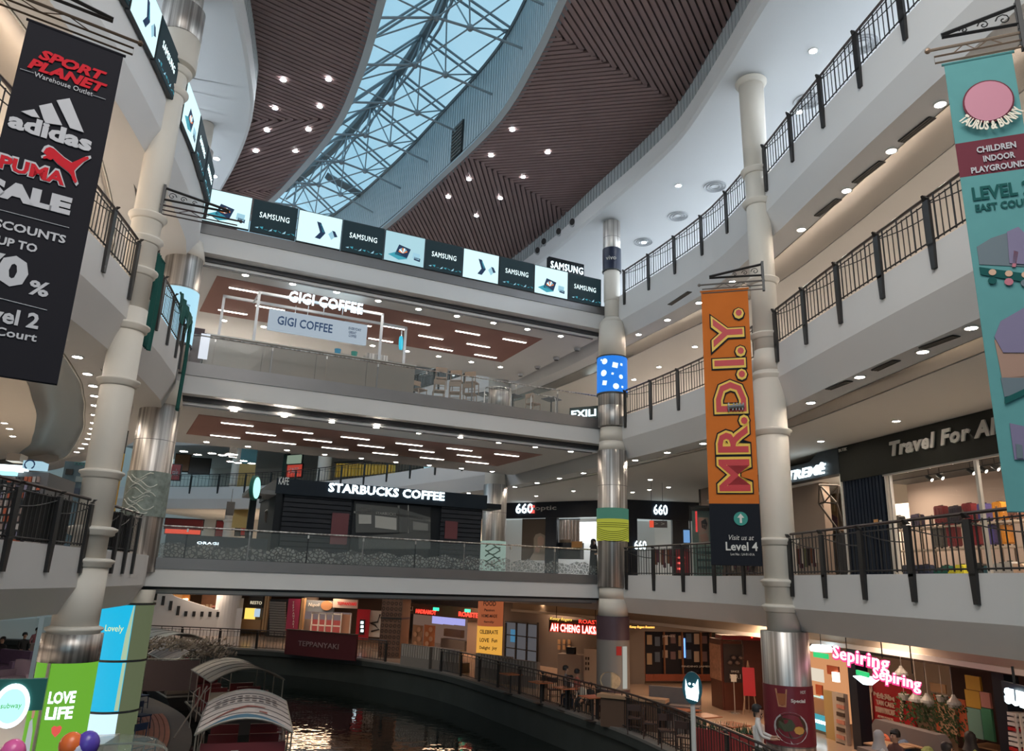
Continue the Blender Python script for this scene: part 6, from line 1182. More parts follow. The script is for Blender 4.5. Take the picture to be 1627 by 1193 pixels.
for px in (692, 742): GC_.rect(e, 'exit_sign', glow('exit_green', (.05, .8, .45), 1.6), px - 4, 965 + (px - 690) * .05, px + 4, 970 + (px - 690) * .05, -.4, .08)
for px0, px1, m_ in ((655, 671, 'poster_tan'), (673, 690, 'poster_orange')):
    GC_.rect(e, 'poster', mat(m_, (.36, .24, .16) if 'tan' in m_ else (.45, .18, .08), .6), px0, 993, px1, 1030, .5, .05)
    for k in range(4): u, z = GC_.fp((px0 + px1) / 2 + 3 * (-1) ** k, 1000 + k * 7.5, .45); b = MB(); b.xz([(u + .22 * math.cos(i * PI / 6), z + .16 * math.sin(i * PI / 6)) for i in range(12)], .43, .46); b.build('plate_picture', mat('plate_pic', (.55, .36, .25), .6), e)
GC_.rect(e, 'counter', mat('counter_steel', (.3, .28, .26), .3, metal=.5), 700, 1016, 738, 1034, 1.2, .5); GC_.rect(e, 'shelf_goods', mat('sheet', (.45, .28, .15), .7), 705, 1000, 732, 1012, 2.5, .3); GC_.rect(e, 'pillar_left', mat('taupe_wall', (.30, .23, .19), .8), 742, 985, 763, 1040, .6, .3)
e = GC_.thing('restaurant_front', 'grey walled restaurant with black grid window behind the food pillar', 'shop'); u0 = GC_.fp(798, 1000)[0]; u1 = GC_.fp(950, 1000)[0]; b = MB(); b.box(u0 - .3, u1, .3, .5, 0, 3.6); b.build('grey_wall', GREYW, e)
GC_.rect(e, 'window_interior', glow('cool_dim', (.10, .10, .11), .8), 802, 990, 853, 1052, .22, .06); GC_.rect(e, 'blue_poster', glow('poster_blue', (.06, .22, .38), .8), 811, 1000, 819, 1020, .15, .04)
for px in (802, 819, 836, 853): GC_.rect(e, 'mullion', BLACK, px - .8, 989, px + .8, 1053, .14, .08)
for py in (989, 1010, 1031, 1052): GC_.rect(e, 'transom', BLACK, 802, py, 853, py + 1.5, .14, .08)
for k in range(6): GC_.rect(e, 'notice', mat('sheet', (.45, .28, .15), .7), 886 + (k % 3) * 8, 1016 + (k // 3) * 9, 890 + (k % 3) * 8, 1023 + (k // 3) * 9, .2, .04)
FAC = Frame((2.0, 36.6), (4.6, 34.6)); e = FAC.thing('lit_sign', 'red glowing laksa name sign hanging left of the middle column', 'sign'); FAC.rect(e, 'backing', DKB, 872, 985, 950, 1006, .1, .08)
FAC.txt(e, 'AH CHENG LAKSA', glow('laksa_white', (1.0, .60, .55), 2.2), (875, 995), (953, 1003), 12, d=.02, bold=.02, sp=1.1, name='lit_lettering'); FAC.txt(e, 'AH CHENG LAKSA', NEON, (874, 995), (954, 1003), 14, d=.06, bold=.09, sp=1.08, name='red_outline'); FAC.txt(e, 'Kenny Rogers', YEL, (874, 982), (909, 986), 6, d=.02, shear=.3, name='yellow_lettering'); FAC.txt(e, 'ROAST', NEON, (920, 986), (951, 990), 6, d=.05, name='small_lettering')
for px in (884, 946): u, z = FAC.fp(px, 985, .15); b = MB(); b.tube([(u, .15, z), (u, .15, 3.6)], .02, 4); b.build('hanger', BLACK, e)
FCT = Frame((4.2, 39.4), (5.9, 38.4)); e = thing('service_counter', 'cream food counter below the laksa sign', 'counter', at(920, 1082, z=0), -.35); b = MB(); b.box(-.95, .75, -.3, .4, 0, 1.15); b.build('body', mat('cream_counter', (.45, .36, .27), .5), e); b = MB(); b.box(.35, .95, -.5, .5, 0, 1.45); b.build('end_panel', mat('cream_panel', (.52, .43, .33), .5), e)
for k in range(6): b = MB(); b.box(.42 + .12 * (k % 2), .48 + .12 * (k % 2), -.52, -.5, .55 + .22 * (k // 2), .67 + .22 * (k // 2)); b.build('notice', DKB, e)
b = MB(); b.box(-.6, -.2, -.1, .2, 1.15, 1.45); b.build('till', BLACK, e)
# brick and window front right of the middle column
e = GD.thing('restaurant_front', 'dark framed window front over a low brick wall', 'shop'); u0, u1 = GD.fp(1024, 1040)[0], GD.fp(1132, 1040)[0]; zb0 = GD.fp(1080, 1072)[1]; zt = GD.fp(1080, 1004)[1]
b = MB(); b.box(-1.0, u0, .0, .3, 0, 3.6); b.box(u0, u1 + .3, .0, .3, zt, 3.6); b.build('grey_wall', GREYW, e); b = MB(); b.box(u0, u1, .25, .3, zb0, zt); b.build('window_dark', mat('window_dark', (.02, .022, .03), .2), e)
b = MB(); b.box(u0, u1, .06, .2, 0.1, zb0); b.build('brick_wall_core', mat('mortar', (.16, .10, .08), .8), e)
brk = mat('brick', (.27, .07, .04), .7, noise=.3, nscale=3); nb = 0; me_b = None
for r_i in range(5):
    for k in range(24):
        x = u0 + .12 + k * (u1 - u0 - .1) / 24 + (.08 if r_i % 2 else 0)
        if x > u1 - .1: continue
        if me_b is None: b = MB(); b.box(-(u1 - u0) / 52, (u1 - u0) / 52, -.02, .02, -.045, .045); o = b.build('brick', brk, e); me_b = o
        else: o = me_b.copy(); C.objects.link(o)
        o.location = (x, .05, .17 + r_i * (zb0 - .14) / 5)
for px in (1024, 1056, 1085, 1115, 1131): GD.rect(e, 'mullion', BRN, px - 1, 1000 + (px - 1024) * .04, px + 1, 1074, .10, .08)
random.seed(11)
for k in range(16): px = 1028 + (k % 8) * 12.5; py = 1006 + (k // 8) * 26 + random.random() * 6; GD.rect(e, 'window_picture', (mat('wp_a', (.30, .22, .14), .6), mat('wp_b', (.07, .10, .15), .6), mat('wp_c', (.38, .30, .24), .6), mat('wp_d', (.14, .09, .10), .6))[k % 4], px, py, px + 8, py + 12 + random.random() * 6, .18, .03)
GD.rect(e, 'blue_neon', glow('blue_neon', (.15, .35, 1), 2), 1087, 1014, 1089, 1045, .15, .03); GD.txt(e, 'FINDING JAMES', LET, (1083, 1057), (1128, 1061), 3.5, d=.1); GD.txt(e, 'JAMES', LET, (1052, 1010), (1072, 1012), 4, d=.1)
e = GD.thing('lit_sign', 'thin curved yellow neon writing right of the middle column', 'sign'); GD.txt(e, 'Kenny Rogers Roasters', glow('neon_amber', (1, .5, .1), 2.2), (1000, 995), (1040, 998), 5, d=-1.2, shear=.3); b = MB(); a = GD.fp(1000, 993, -1.1); c = GD.fp(1040, 997, -1.1); b.tube([(a[0], -1.1, a[1]), (c[0], -1.1, c[1])], .03, 4); b.build('support_rail', BLACK, e)
# menu kiosk of dark wood with photo posters
p0 = at(1133, 1121, z=0); p1 = at(1151, 1128, z=0); p2 = at(1182, 1128, z=0)
e = thing('menu_stand', 'dark wood menu stand with food photos below the right balcony', 'stand', (p1.x, p1.y, 0), 0)
def seg(pa, pb, nm, m_, z0, z1, th=.1, inset=0): 
    a = math.atan2(pb.y - pa.y, pb.x - pa.x); L = (pb - pa).length; c = (pa + pb) / 2 - p1; b = MB(); b.cbox((c.x - math.sin(a) * (-inset), c.y + math.cos(a) * (-inset), (z0 + z1) / 2), (L - .02, th, z1 - z0), a); return b.build(nm, m_, e)
RW = mat('red_wood', (.10, .028, .018), .45, noise=.2); seg(p0, p1, 'side_panel', RW, 0, 2.45); seg(p1, p2, 'front_panel', RW, 0, 2.4)
seg(p0, p1, 'food_poster', mat('poster_food', (.38, .20, .13), .6, noise=.6, nscale=9), 1.0, 2.25, .02, .07); seg(p1, p2, 'dark_poster', mat('poster_black', (.03, .025, .03), .4), .95, 2.3, .02, .07)
aa = math.atan2(p2.y - p1.y, p2.x - p1.x); tx_ = text('NO.1', LET, e, .42, -.10, 1.18, w=.4, h=.16); tx2 = text('SINCE', LET, e, .42, -.10, 1.35, w=.3, h=.07)
for k in range(4): b = MB(); b.ball((.25 + .14 * k, -.10, 1.65 + .18 * (k % 2)), .10, 8, .7); b.build('dish_picture', mat('dish_pic', (.14, .10, .09), .6), e)
b = MB(); b.box(.9, 2.5, .3, .45, 0, 3.2); b.build('tall_wood_wall', RW, e); b = MB(); b.box(0, 2.4, .0, .9, 2.45, 2.6); b.build('red_canopy', mat('deep_red', (.22, .01, .015), .4), e); text('FOOD', NEON, e, 1.9, -.05, 2.62, w=1.6, h=.16)
sp = at(1138, 1123, z=0); t = thing('easel_sign', 'red menu easel leaning right of the menu stand', 'easel', at(1192, 1135, z=0), -.2); b = MB(); b.tube([(-.25, -.1, 0), (0, 0, 1.8)], .02, 4); b.tube([(.25, -.1, 0), (0, 0, 1.8)], .02, 4); b.tube([(0, .35, 0), (0, 0, 1.8)], .02, 4); b.build('easel_leg', WOODF, t); b = MB(); b.cbox((0, -.08, 1.1), (.42, .03, .95), 0, -.1); b.build('menu_board', mat('bright_red', (.42, .01, .02), .4), t)
t = thing('sign_post', 'thin steel post with a small notice before the menu stand', 'sign', at(1168, 1133, z=0), 0); b = MB(); b.tube([(0, 0, 0), (0, 0, 1.1)], .02, 6); b.build('post', STEEL, t); b = MB(); b.box(-.1, .1, -.02, .0, 1.05, 1.3); b.build('notice', LET, t); b = MB(); b.lathe([(.16, 0), (.16, .03)], (0, 0, 0), 14); b.build('base', STEEL, t)
# round lit sign on a pole
pq = at(1102, 1165, D=17.0); t = thing('pole_sign', 'round teal lit sign with white emblem on a white pole by the quay railing', 'sign', (pq.x, pq.y, 0), -.25)
b = MB(); b.tube([(0, .03, 0), (0, .03, 2.0)], .05, 8); b.build('pole', FRAMEW, t); b = MB(); b.box(-.15, .15, -.12, .18, 0, .04); b.build('base', BLACK, t)
b = MB(); b.xz([(.20 * math.cos(i * PI / 14), 2.28 + .31 * math.sin(i * PI / 14)) for i in range(28)], -.05, .05); b.build('disc', mat('disc_teal', (.01, .07, .09), .4), t); b = MB(); b.xz([(-.12, 2.08), (.10, 2.03), (.13, 2.2), (.12, 2.46), (.05, 2.32), (-.02, 2.27), (-.09, 2.30), (-.13, 2.45), (-.14, 2.25)], -.07, -.05); b.build('emblem', BLUEWHITE, t)
for x_, z_ in ((-.05, 2.36), (.03, 2.35)): b = MB(); b.ball((x_, -.06, z_), .025, 6); b.build('emblem_dot', BLUEWHITE, t)
# dining tables, booths, chairs on the terrace
TT = mat('table_orange', (.38, .13, .06), .25)
def plain_table(px, py, lb, w=.7, top=TT, rz=.5): o = cafe_table(lb, 'dining terrace tables', top, w, .75); p = at(px, py, z=.75); o.location = (p.x, p.y, 0); o.rotation_euler = (0, 0, rz); return o
for px, py, lb in ((1120, 1136, 'orange topped square table nearest the menu stand'), (1163, 1150, 'orange topped square table left of the food poster column'), (1088, 1126, 'dark table beside the grey booth'), (900, 1092, 'table where five people sit by the quay railing'), (860, 1083, 'orange lit table left of the seated group'), (942, 1106, 'dark table right of the seated group'), (812, 1070, 'orange lit table behind the quay railing near the food pillar')): plain_table(px, py, lb)
for k, (px, py, lb) in enumerate(((1060, 1160, 'dark chair right of the quay railing post near the booth'), (1035, 1148, 'dark chair at the quay railing below the middle column'), (1090, 1170, 'dark chair in front of the round lit sign'), (990, 1128, 'dark chair at the foot of the middle column'), (1040, 1130, 'dark chair behind the booth end'), (880, 1095, 'dark chair left of the seated group'), (960, 1120, 'dark chair between seated group and middle column'), (1010, 1140, 'dark chair at the end of the brown table'))):
    o = cafe_chair(lb, 'dark terrace chairs', mat('dark_wood', (.05, .025, .02), .5)) if k == 0 else dup(ch0); ch0 = o if k == 0 else ch0; o['label'] = lb; p = at(px, py, z=.45); o.location = (p.x, p.y, 0); o.rotation_euler = (0, 0, k * 1.3)
for k, (px, py, lb) in enumerate(((662, 1030, 'striped booth bench under the menu screens'), (708, 1035, 'striped booth bench left of the food pillar'), (785, 1046, 'striped booth bench at the foot of the food pillar'), (825, 1054, 'striped booth bench under the grid window'))):
    p = at(px, py, z=.9); t = thing('booth_bench', lb, 'bench', (p.x, p.y, 0), -.75, 'striped booth benches'); b = MB(); b.box(-1.1, 1.1, -.1, .1, 0, 1.05); b.build('backrest', mat('bench_grey', (.22, .19, .17), .7), t); b = MB(); b.box(-1.1, 1.1, .1, .6, 0, .45); b.build('seat', DKB, t)
    for j in range(12): b = MB(); x = -1.0 + j * .18; b.box(x, x + .09, -.12, -.10, .47, 1.03); b.build('stripe', mat('bench_pale', (.42, .38, .34), .7), t)
t = thing('service_counter', 'long brown timber counter right of the middle column', 'counter', at(1030, 1108, z=.95).xy.to_3d(), -.45); b = MB(); b.box(-1.6, .6, -.25, .25, .85, .95); b.build('counter_top', mat('tan_top', (.36, .22, .13), .4), t); b = MB(); b.box(-1.5, .5, -.15, .2, 0, .85); b.build('counter_body', mat('brown_panel', (.10, .055, .035), .5), t)
t = thing('booth_bench', 'tall grey timber booth partition beside the round lit sign', 'bench', at(1078, 1150, z=.2).xy.to_3d(), -.35); b = MB(); b.box(-.9, .7, 0, .12, 0, 1.25); b.build('backrest', mat('grey_timber', (.13, .10, .09), .6, noise=.2), t); b = MB(); b.box(-.2, .7, -.6, 0, 0, .8); b.build('seat_box', mat('grey_timber', (.13, .10, .09), .6), t)
t = thing('planter', 'red edged planter box of low green plants by the food poster column', 'planter', at(1176, 1164, z=.6).xy.to_3d(), -.6); b = MB(); b.box(-1.3, 1.3, -.2, .2, 0, .6); b.build('box', mat('planter_red', (.25, .03, .03), .5), t)
random.seed(9); b = MB()
for k in range(260): x, y = random.uniform(-1.25, 1.25), random.uniform(-.17, .17); a = random.uniform(0, 6.3); h = random.uniform(.08, .26); b.add([(x - .02 * math.cos(a), y - .02 * math.sin(a), .6), (x + .02 * math.cos(a), y + .02 * math.sin(a), .6), (x + .07 * math.cos(a + 1), y + .07 * math.sin(a + 1), .6 + h)], [(0, 1, 2)])
b.build('plants', mat('leaf_dark', (.03, .07, .03), .6), t, kind='stuff')
# mid column ground wraps
e = thing('column_wrap', 'noodle photo wrap under a purple band on the middle column foot', 'poster wrap', (MX, MY, 0), -.14); wrap(0, 0, .60, 2.4, 3.2, *FULL, mat('plum_band', (.08, .045, .06), .5), 'plum_band', e); wrap(0, 0, .59, .75, 2.4, *FULL, mat('photo_grey', (.22, .20, .185), .5), 'photo_wrap', e); wrap(0, 0, .60, -.02, .75, *FULL, mat('plum_base', (.07, .04, .045), .5), 'base', e)
cylpoly(e, 'noodle_picture', mat('noodles', (.50, .38, .24), .6, noise=.4, nscale=8), blob(-.12, 1.05, .40, .30, 14), .605); cylpoly(e, 'red_patch', mat('signal_red', (.45, .02, .02), .4), [(.12, 1.9), (.32, 1.9), (.32, 2.2), (.12, 2.2)], .605); cylpoly(e, 'pale_strip', glow('pale_strip', (.45, .45, .40), .8), [(.36, .8), (.58, .8), (.58, 2.2), (.36, 2.2)], .605)
# people on the terrace
gp_ = 'people seated at the terrace table'
for px, py, sh, tr, rz, lb, hz_ in ((899, 1064, cl('grey', (.12, .1, .1)), cl('navy', (.02, .03, .06)), 1.2, 'person with long dark hair leaning over the terrace table', 1.2), (907, 1078, cl('white', (.55, .48, .45)), cl('navy', (.02, .03, .06)), -1.0, 'person in a white shirt seated at the middle of the terrace group', 1.15), (917, 1069, cl('salmon', (.45, .14, .10)), cl('navy', (.02, .03, .06)), 2.0, 'person in a salmon shirt seated farthest along the terrace group', 1.2), (925, 1086, cl('cream', (.5, .45, .38)), cl('black', (.012, .012, .014)), -.6, 'child in a cream shirt seated in the terrace group', .95), (938, 1089, cl('black', (.012, .012, .014)), cl('black', (.012, .012, .014)), -.3, 'child in dark clothes seated nearest the middle column', .95), (903, 1078, cl('orange', (.60, .12, .03)), cl('navy', (.02, .03, .06)), .1, 'person in an orange shirt with back to the quay railing', 1.1)):
    p = at(px, py, D=(28.4 if 'child' in lb else 29.3)); hz_ = p.z; H = hz_ / 1.2; person(lb, (p.x, p.y, 0), rz, sh, tr, sit=True, group=gp_, H=H)
    s_t = thing('stool', 'stool under the ' + lb.split(' seated')[0].split(' leaning')[0].split(' with back')[0] + ' of the terrace group', 'stool', (p.x, p.y, 0), rz, 'stools of the terrace group'); b = MB(); b.lathe([(.17, .41 * H - .03), (.17, .41 * H)], (0, 0, 0), 12); b.build('seat', DKB, s_t); b = MB(); b.tube([(0, 0, 0), (0, 0, .4 * H - .03)], .03, 6); b.build('leg', BLACK, s_t)
p = at(1203, 1126, z=1.66); person('person in a white shirt standing left of the food poster column', (p.x, p.y, 0), 1.2, cl('white2', (.62, .6, .58)), cl('olive', (.06, .07, .05)), arm=.9)
p = at(1205, 1142, z=1.1); person('smaller person in white beside the standing one at the poster column', (p.x - .1, p.y - .3, 0), .6, cl('white2', (.62, .6, .58)), cl('olive', (.06, .07, .05)), sit=True, arm=.2); b = MB(); b.lathe([(.18, 0), (.18, .42)], (p.x - .1, p.y - .3, 0), 12); tag(b.build('stool', DKB), 'round dark stool under the smaller person in white', 'stool')
# ------------------------------------------------------------------ restaurants at the lower right
GH = Frame((9.55, 25.3), (12.2, 13.5)); z_ = 0
e = GH.thing('juice_stall', 'orange lit food stall with menu screens behind the food poster column', 'shop'); GH.rect(e, 'lit_interior', glow('orange_interior', (.80, .36, .16), .8), 1282, 1035, 1345, 1140, 1.6, .1); GH.rect(e, 'counter_front', mat('tan_top', (.36, .22, .13), .4), 1284, 1140, 1320, 1165, .6, .4, zz=(0, 1.0))
GH.rect(e, 'lit_counter_sign', glow('teal_counter', (.05, .35, .42), 1), 1289, 1136, 1316, 1160, .5, .06); GH.txt(e, 'JUICE BAR', BLUEWHITE, (1291, 1144), (1314, 1151), 7, d=.45, bold=.03)
for px0, px1, m_ in ((1293, 1304, 'gl_a'), (1304.5, 1312, 'gl_b')): GH.rect(e, 'menu_screen', glow(m_, (.62, .85, .70) if m_ == 'gl_a' else (.40, .65, .85), 1.1), px0, 1106, px1, 1134, .8, .05)
GH.rect(e, 'menu_board', glow('board_white', (.85, .75, .60), .9), 1286, 1062, 1307, 1082, 1.0, .05); GH.rect(e, 'red_board', mat('orange_red', (.55, .12, .05), .5), 1314, 1058, 1332, 1072, .9, .05); GH.rect(e, 'red_board', mat('orange_red', (.55, .12, .05), .5), 1296, 1088, 1306, 1104, 1.0, .05); GH.rect(e, 'hot_lamp', glow('hot_white', (1, .9, .75), 3), 1322, 1068, 1330, 1083, .8, .1); GH.rect(e, 'lower_poster', mat('poster_gold', (.42, .30, .12), .6), 1311, 1098, 1325, 1190, .3, .08); GH.rect(e, 'poster_pillar', mat('poster_cream', (.5, .42, .35), .7), 1326, 1102, 1344, 1215, .2, .15)
for k in range(7): GH.rect(e, 'printed_block', (DKB, mat('sheet_red', (.5, .2, .14), .7))[k % 2], 1329, 1108 + k * 12, 1341, 1114 + k * 12, .16, .03)
u, z = GH.fp(1305, 1036, -.6); b = MB(); b.lathe([(.30, -.10), (.32, 0), (.25, .08)], (u, -.6, z + .12), 20); b.build('round_lit_sign', BLUEWHITE, e); b = MB(); b.box(u - .32, u + .34, -.66, -.6, z - .16, z - .02); b.build('green_lit_band', glow('green_lit', (.02, .50, .15), 1.3), e); b = MB(); b.tube([(u, -.6, z + .2), (u, -.6, 3.5)], .012, 4); b.build('hanger', BLACK, e)
e = GH.thing('restaurant_front', 'dark restaurant front with red mural under pink and white lit script', 'shop')
b = MB(); u0, u1 = GH.fp(1345, 1100)[0], GH.fp(1640, 1150)[0] + 1; b.box(u0, u1, 3.6, 3.75, 0, 3.4); b.build('rear_wall', mat('dark_plum_wall', (.05, .025, .025), .7), e); b = MB(); b.box(u0, u0 + .35, .1, .5, 0, 3.4); b.build('dark_post', DKF, e); u2 = GH.fp(1583, 1130)[0]; b = MB(); b.box(u2 - .12, u2 + .22, .1, .5, 0, 3.4); b.build('dark_post', DKF, e)
b = MB(); b.box(u0, u1, .1, .4, 2.62, 2.95); b.build('dark_beam', DKB, e)
GH.rect(e, 'mural', mat('mural_red', (.46, .012, .02), .5), 1364, 1078, 1452, 1195, 1.2, .1)
CRM = mat('mural_cream', (.70, .52, .42), .6)
for st, L_, R_, h_ in (('NASI', (1389, 1104), (1413, 1104), 6), ('ULAM', (1394, 1110), (1421, 1106), 7), ('YAM CAKE', (1393, 1120), (1421, 1116), 8), ('DURIAN PANCAKE', (1392, 1130), (1422, 1129), 9), ('AYAM PENCIK', (1395, 1141), (1420, 1140), 4)): GH.txt(e, st, CRM, L_, R_, h_, d=1.15, bold=.02)
GH.poly(e, 'fork_picture', CRM, [(1378, 1088), (1379, 1098), (1382, 1101), (1380, 1142), (1384, 1145), (1387, 1142), (1384, 1101), (1386, 1098), (1385, 1088), (1383, 1096), (1382, 1088), (1381, 1096)], 1.15, .03); GH.poly(e, 'knife_picture', CRM, [(1431, 1104), (1435, 1110), (1434, 1128), (1434, 1142), (1431, 1145), (1429, 1142), (1430, 1125)], 1.15, .03)
for px0, py0, px1, py1, m_ in ((1534, 1097, 1557, 1124, ('sq_yellow', (.62, .36, .05))), (1558, 1100, 1573, 1124, ('sq_pink', (.55, .25, .22))), (1534, 1074, 1557, 1096, ('sq_yellow', (.62, .36, .05))), (1538, 1126, 1560, 1172, ('sq_mint', (.22, .42, .36))), (1561, 1126, 1577, 1176, ('sq_green', (.06, .28, .16)))): GH.rect(e, 'colour_panel', mat(m_[0], m_[1], .5), px0, py0, px1, py1, 1.0, .06)
GH.rect(e, 'orange_poster', mat('orange_red', (.55, .12, .05), .5), 1486, 1108, 1536, 1166, 1.6, .05); GH.rect(e, 'poster_picture', mat('poster_tan2', (.5, .3, .18), .6), 1492, 1114, 1518, 1164, 1.5, .05); GH.rect(e, 'upper_picture', mat('sheet', (.45, .28, .15), .7), 1478, 1086, 1502, 1100, 1.6, .04)
PKW = glow('script_white', (1.0, .72, .80), 2.2); PKO = glow('script_pink', (.80, .04, .20), 1.4)
FS = Frame(at(1322, 1040, D=21.5), at(1465, 1085, D=17.5)); e = FS.thing('lit_sign', 'large pink outlined white script sign hanging over the right restaurant', 'sign')
for L_, R_, hh in (((1324, 1039), (1414, 1057), 29), ((1388, 1072), (1464, 1089), 24)):
    FS.txt(e, 'Sepiring', PKO, (L_[0] - 1, L_[1] + 1), (R_[0] + 1, R_[1] + 1), hh + 3, d=.03, bold=.075, sp=1.06, shear=.12, name='pink_outline'); FS.txt(e, 'Sepiring', PKW, L_, R_, hh, d=-.02, bold=.005, sp=1.08, shear=.12, name='lit_lettering')
u, z = FS.fp(1374, 1074, .05); b = MB(); b.lathe([(.10, -.16), (.30, .0)], (u, .1, z - .02), 16); b.build('lit_bowl', BLUEWHITE, e); b = MB(); b.box(u - .30, u + .30, -.02, .03, z, z + .10); b.build('green_band', glow('green_lit', (.02, .50, .15), 1.3), e)
for px, py in ((1345, 1030), (1402, 1045), (1450, 1070)): u, z = FS.fp(px, py, .05); b = MB(); b.tube([(u, .05, z), (u, .05, 3.35)], .014, 4); b.build('hanger', BLACK, e)
FSB = Frame(at(1597, 1108, D=14), at(1660, 1120, D=13)); e = FSB.thing('lit_sign', 'blue white lit capital sign cut by the right frame edge', 'sign'); FSB.rect(e, 'backing', DKF, 1594, 1094, 1690, 1128, .04, .05); FSB.txt(e, 'SUBWAY', BLUEWHITE, (1598, 1109), (1690, 1125), 27, d=-.02, bold=.06, shear=.1, name='lit_lettering'); b = MB(); u, z = FSB.fp(1612, 1094, .05); b.tube([(u, .06, z), (u, .06, 3.3)], .02, 4); b.build('hanger', BLACK, e)
# hanging plants with pale lamp shades
random.seed(21); LF = mat('vine_green', (.06, .11, .04), .6)
for k, (px, py, s, lb) in enumerate(((1437, 1112, 0, 'trailing green plant in front of the red mural edge'), (1458, 1116, .0, 'trailing green plant left of the middle lamp shade'), (1476, 1122, .2, 'bushiest trailing plant under the middle lamp shade'), (1498, 1115, .2, 'trailing green plant before the orange poster'), (1516, 1124, .2, 'trailing green plant at the right end of the row'))):
    u, z = GH.fp(px, py, s); w = GH.P + GH.U * u + GH.N * s; t = thing('hanging_plant', lb, 'plant', (w.x, w.y, z), GH.rz, 'plants hanging in the right restaurant')
    b = MB(); b.tube([(0, 0, .18), (0, 0, 3.2 - z)], .006, 4); b.build('cord', FRAMEW, t); b = MB(); b.lathe([(.12, 0), (.14, .14), (.13, .15)], (0, 0, 0), 12); b.build('pot', mat('pot_grey', (.3, .3, .28), .5), t); b = MB()
    for j in range(170):
        a = random.uniform(0, 6.3); r = random.uniform(.05, .26); zz = random.uniform(-.75, .22) * (1 if j % 3 else .5); x, y = r * math.cos(a), r * math.sin(a); c_ = random.uniform(0, 6.3); l = .06
        b.add([(x, y, zz), (x + l * math.cos(c_), y + l * math.sin(c_), zz - .03), (x + l * .3, y + l * .3, zz - .075)], [(0, 1, 2)])
    b.build('trailing_leaves', LF, t, kind='stuff')
for k, (px, py, lb) in enumerate(((1432, 1068, 'pale glass pendant shade between the two script words'), (1454, 1110, 'pale glass pendant shade left above the trailing plants'), (1473, 1112, 'pale glass pendant shade middle above the trailing plants'), (1516, 1115, 'pale glass pendant shade right above the trailing plants'))):
    u, z = GH.fp(px, py, -.2); w = GH.P + GH.U * u + GH.N * -.2; t = thing('pendant_lamp', lb, 'pendant lamp', (w.x, w.y, z), 0, 'pendant shades in the right restaurant'); b = MB(); b.lathe([(.03, .16), (.06, .10), (.15, .0), (.16, -.06)], (0, 0, 0), 14, cap=False); b.build('shade', mat('shade_glass', (.5, .5, .48), .2, alpha=.6), t); b = MB(); b.tube([(0, 0, .16), (0, 0, 3.2 - z)], .006, 4); b.build('cord', BLACK, t)
for k, (px, py, sh, sc, lb) in enumerate(((1398, 1170, cl('white3', (.5, .46, .45)), cl('grey_scarf', (.35, .32, .32)), 'person in a pale scarf and white top seated below the red mural'), (1422, 1168, cl('brown', (.12, .05, .04)), None, 'person in brown leaning forward below the red mural'), (1505, 1190, cl('yellow', (.7, .35, .03)), None, 'person in a yellow shirt at the lower right table'), (1543, 1172, cl('lime', (.35, .40, .12)), HR, 'person with long black hair in a lime top at the right'))):
    p = at(px, py, z=1.22); person(lb, (p.x, p.y, 0), 1.3 if k != 1 else -1.2, sh, cl('navy', (.02, .03, .06)), sit=True, scarf=sc, group='people in the right restaurant')
    b = MB(); b.box(-.2, .2, -.2, .2, 0, .41); o = b.build('stool', DKB); o.location = (p.x, p.y, 0); tag(o, 'boxy dark stool of the ' + ('pale scarf', 'brown clad', 'yellow shirt', 'lime top')[k] + ' person', 'stool', 'stools in the right restaurant')
for px, py, lb in ((1412, 1183, 'orange tan table between the two people under the mural'), (1470, 1184, 'long tan table below the trailing plants'), (1580, 1186, 'brown table at the lower right edge')): plain_table(px, py, lb, .8, mat('tan_top', (.36, .22, .13), .4))
p = at(1418, 1172, z=.9); t = thing('sofa', 'rounded sofa with orange and green cushions below the red mural', 'sofa', (p.x + .5, p.y + .4, 0), GH.rz); b = MB(); b.xz([(-1.2, 0), (1.2, 0), (1.2, .95), (1.05, 1.1), (-1.05, 1.1), (-1.2, .95)], 0, .3); b.build('backrest', mat('sofa_grey', (.15, .13, .13), .7), t); b = MB(); b.box(-1.2, 1.2, -.5, 0, 0, .42); b.build('seat', mat('sofa_grey', (.15, .13, .13), .7), t)
for x, m_ in ((-.7, 'orange_red'), (0, 'sofa_blue'), (.8, 'sofa_green')): b = MB(); b.ball((x, -.02, .62), .19, 10); b.build('cushion', MATS.get(m_) or mat(m_, (.08, .12, .2) if 'blue' in m_ else (.2, .25, .08), .7), t)
t = GH.thing('tray_rack', 'rack of white curved seats at the lower right corner', 'rack'); 
for k in range(8): GH.rect(t, 'white_seat', (WHITE, WHITE, WHITE, mat('signal_red', (.45, .02, .02), .4))[k % 4], 1600 + k * .5, 1132 + k * 8, 1614 + k * .5, 1137 + k * 8, .0, .35)
for px in (1616, 1624): GH.rect(t, 'rack_post', LET, px, 1135, px + 2, 1215, .0, .05)
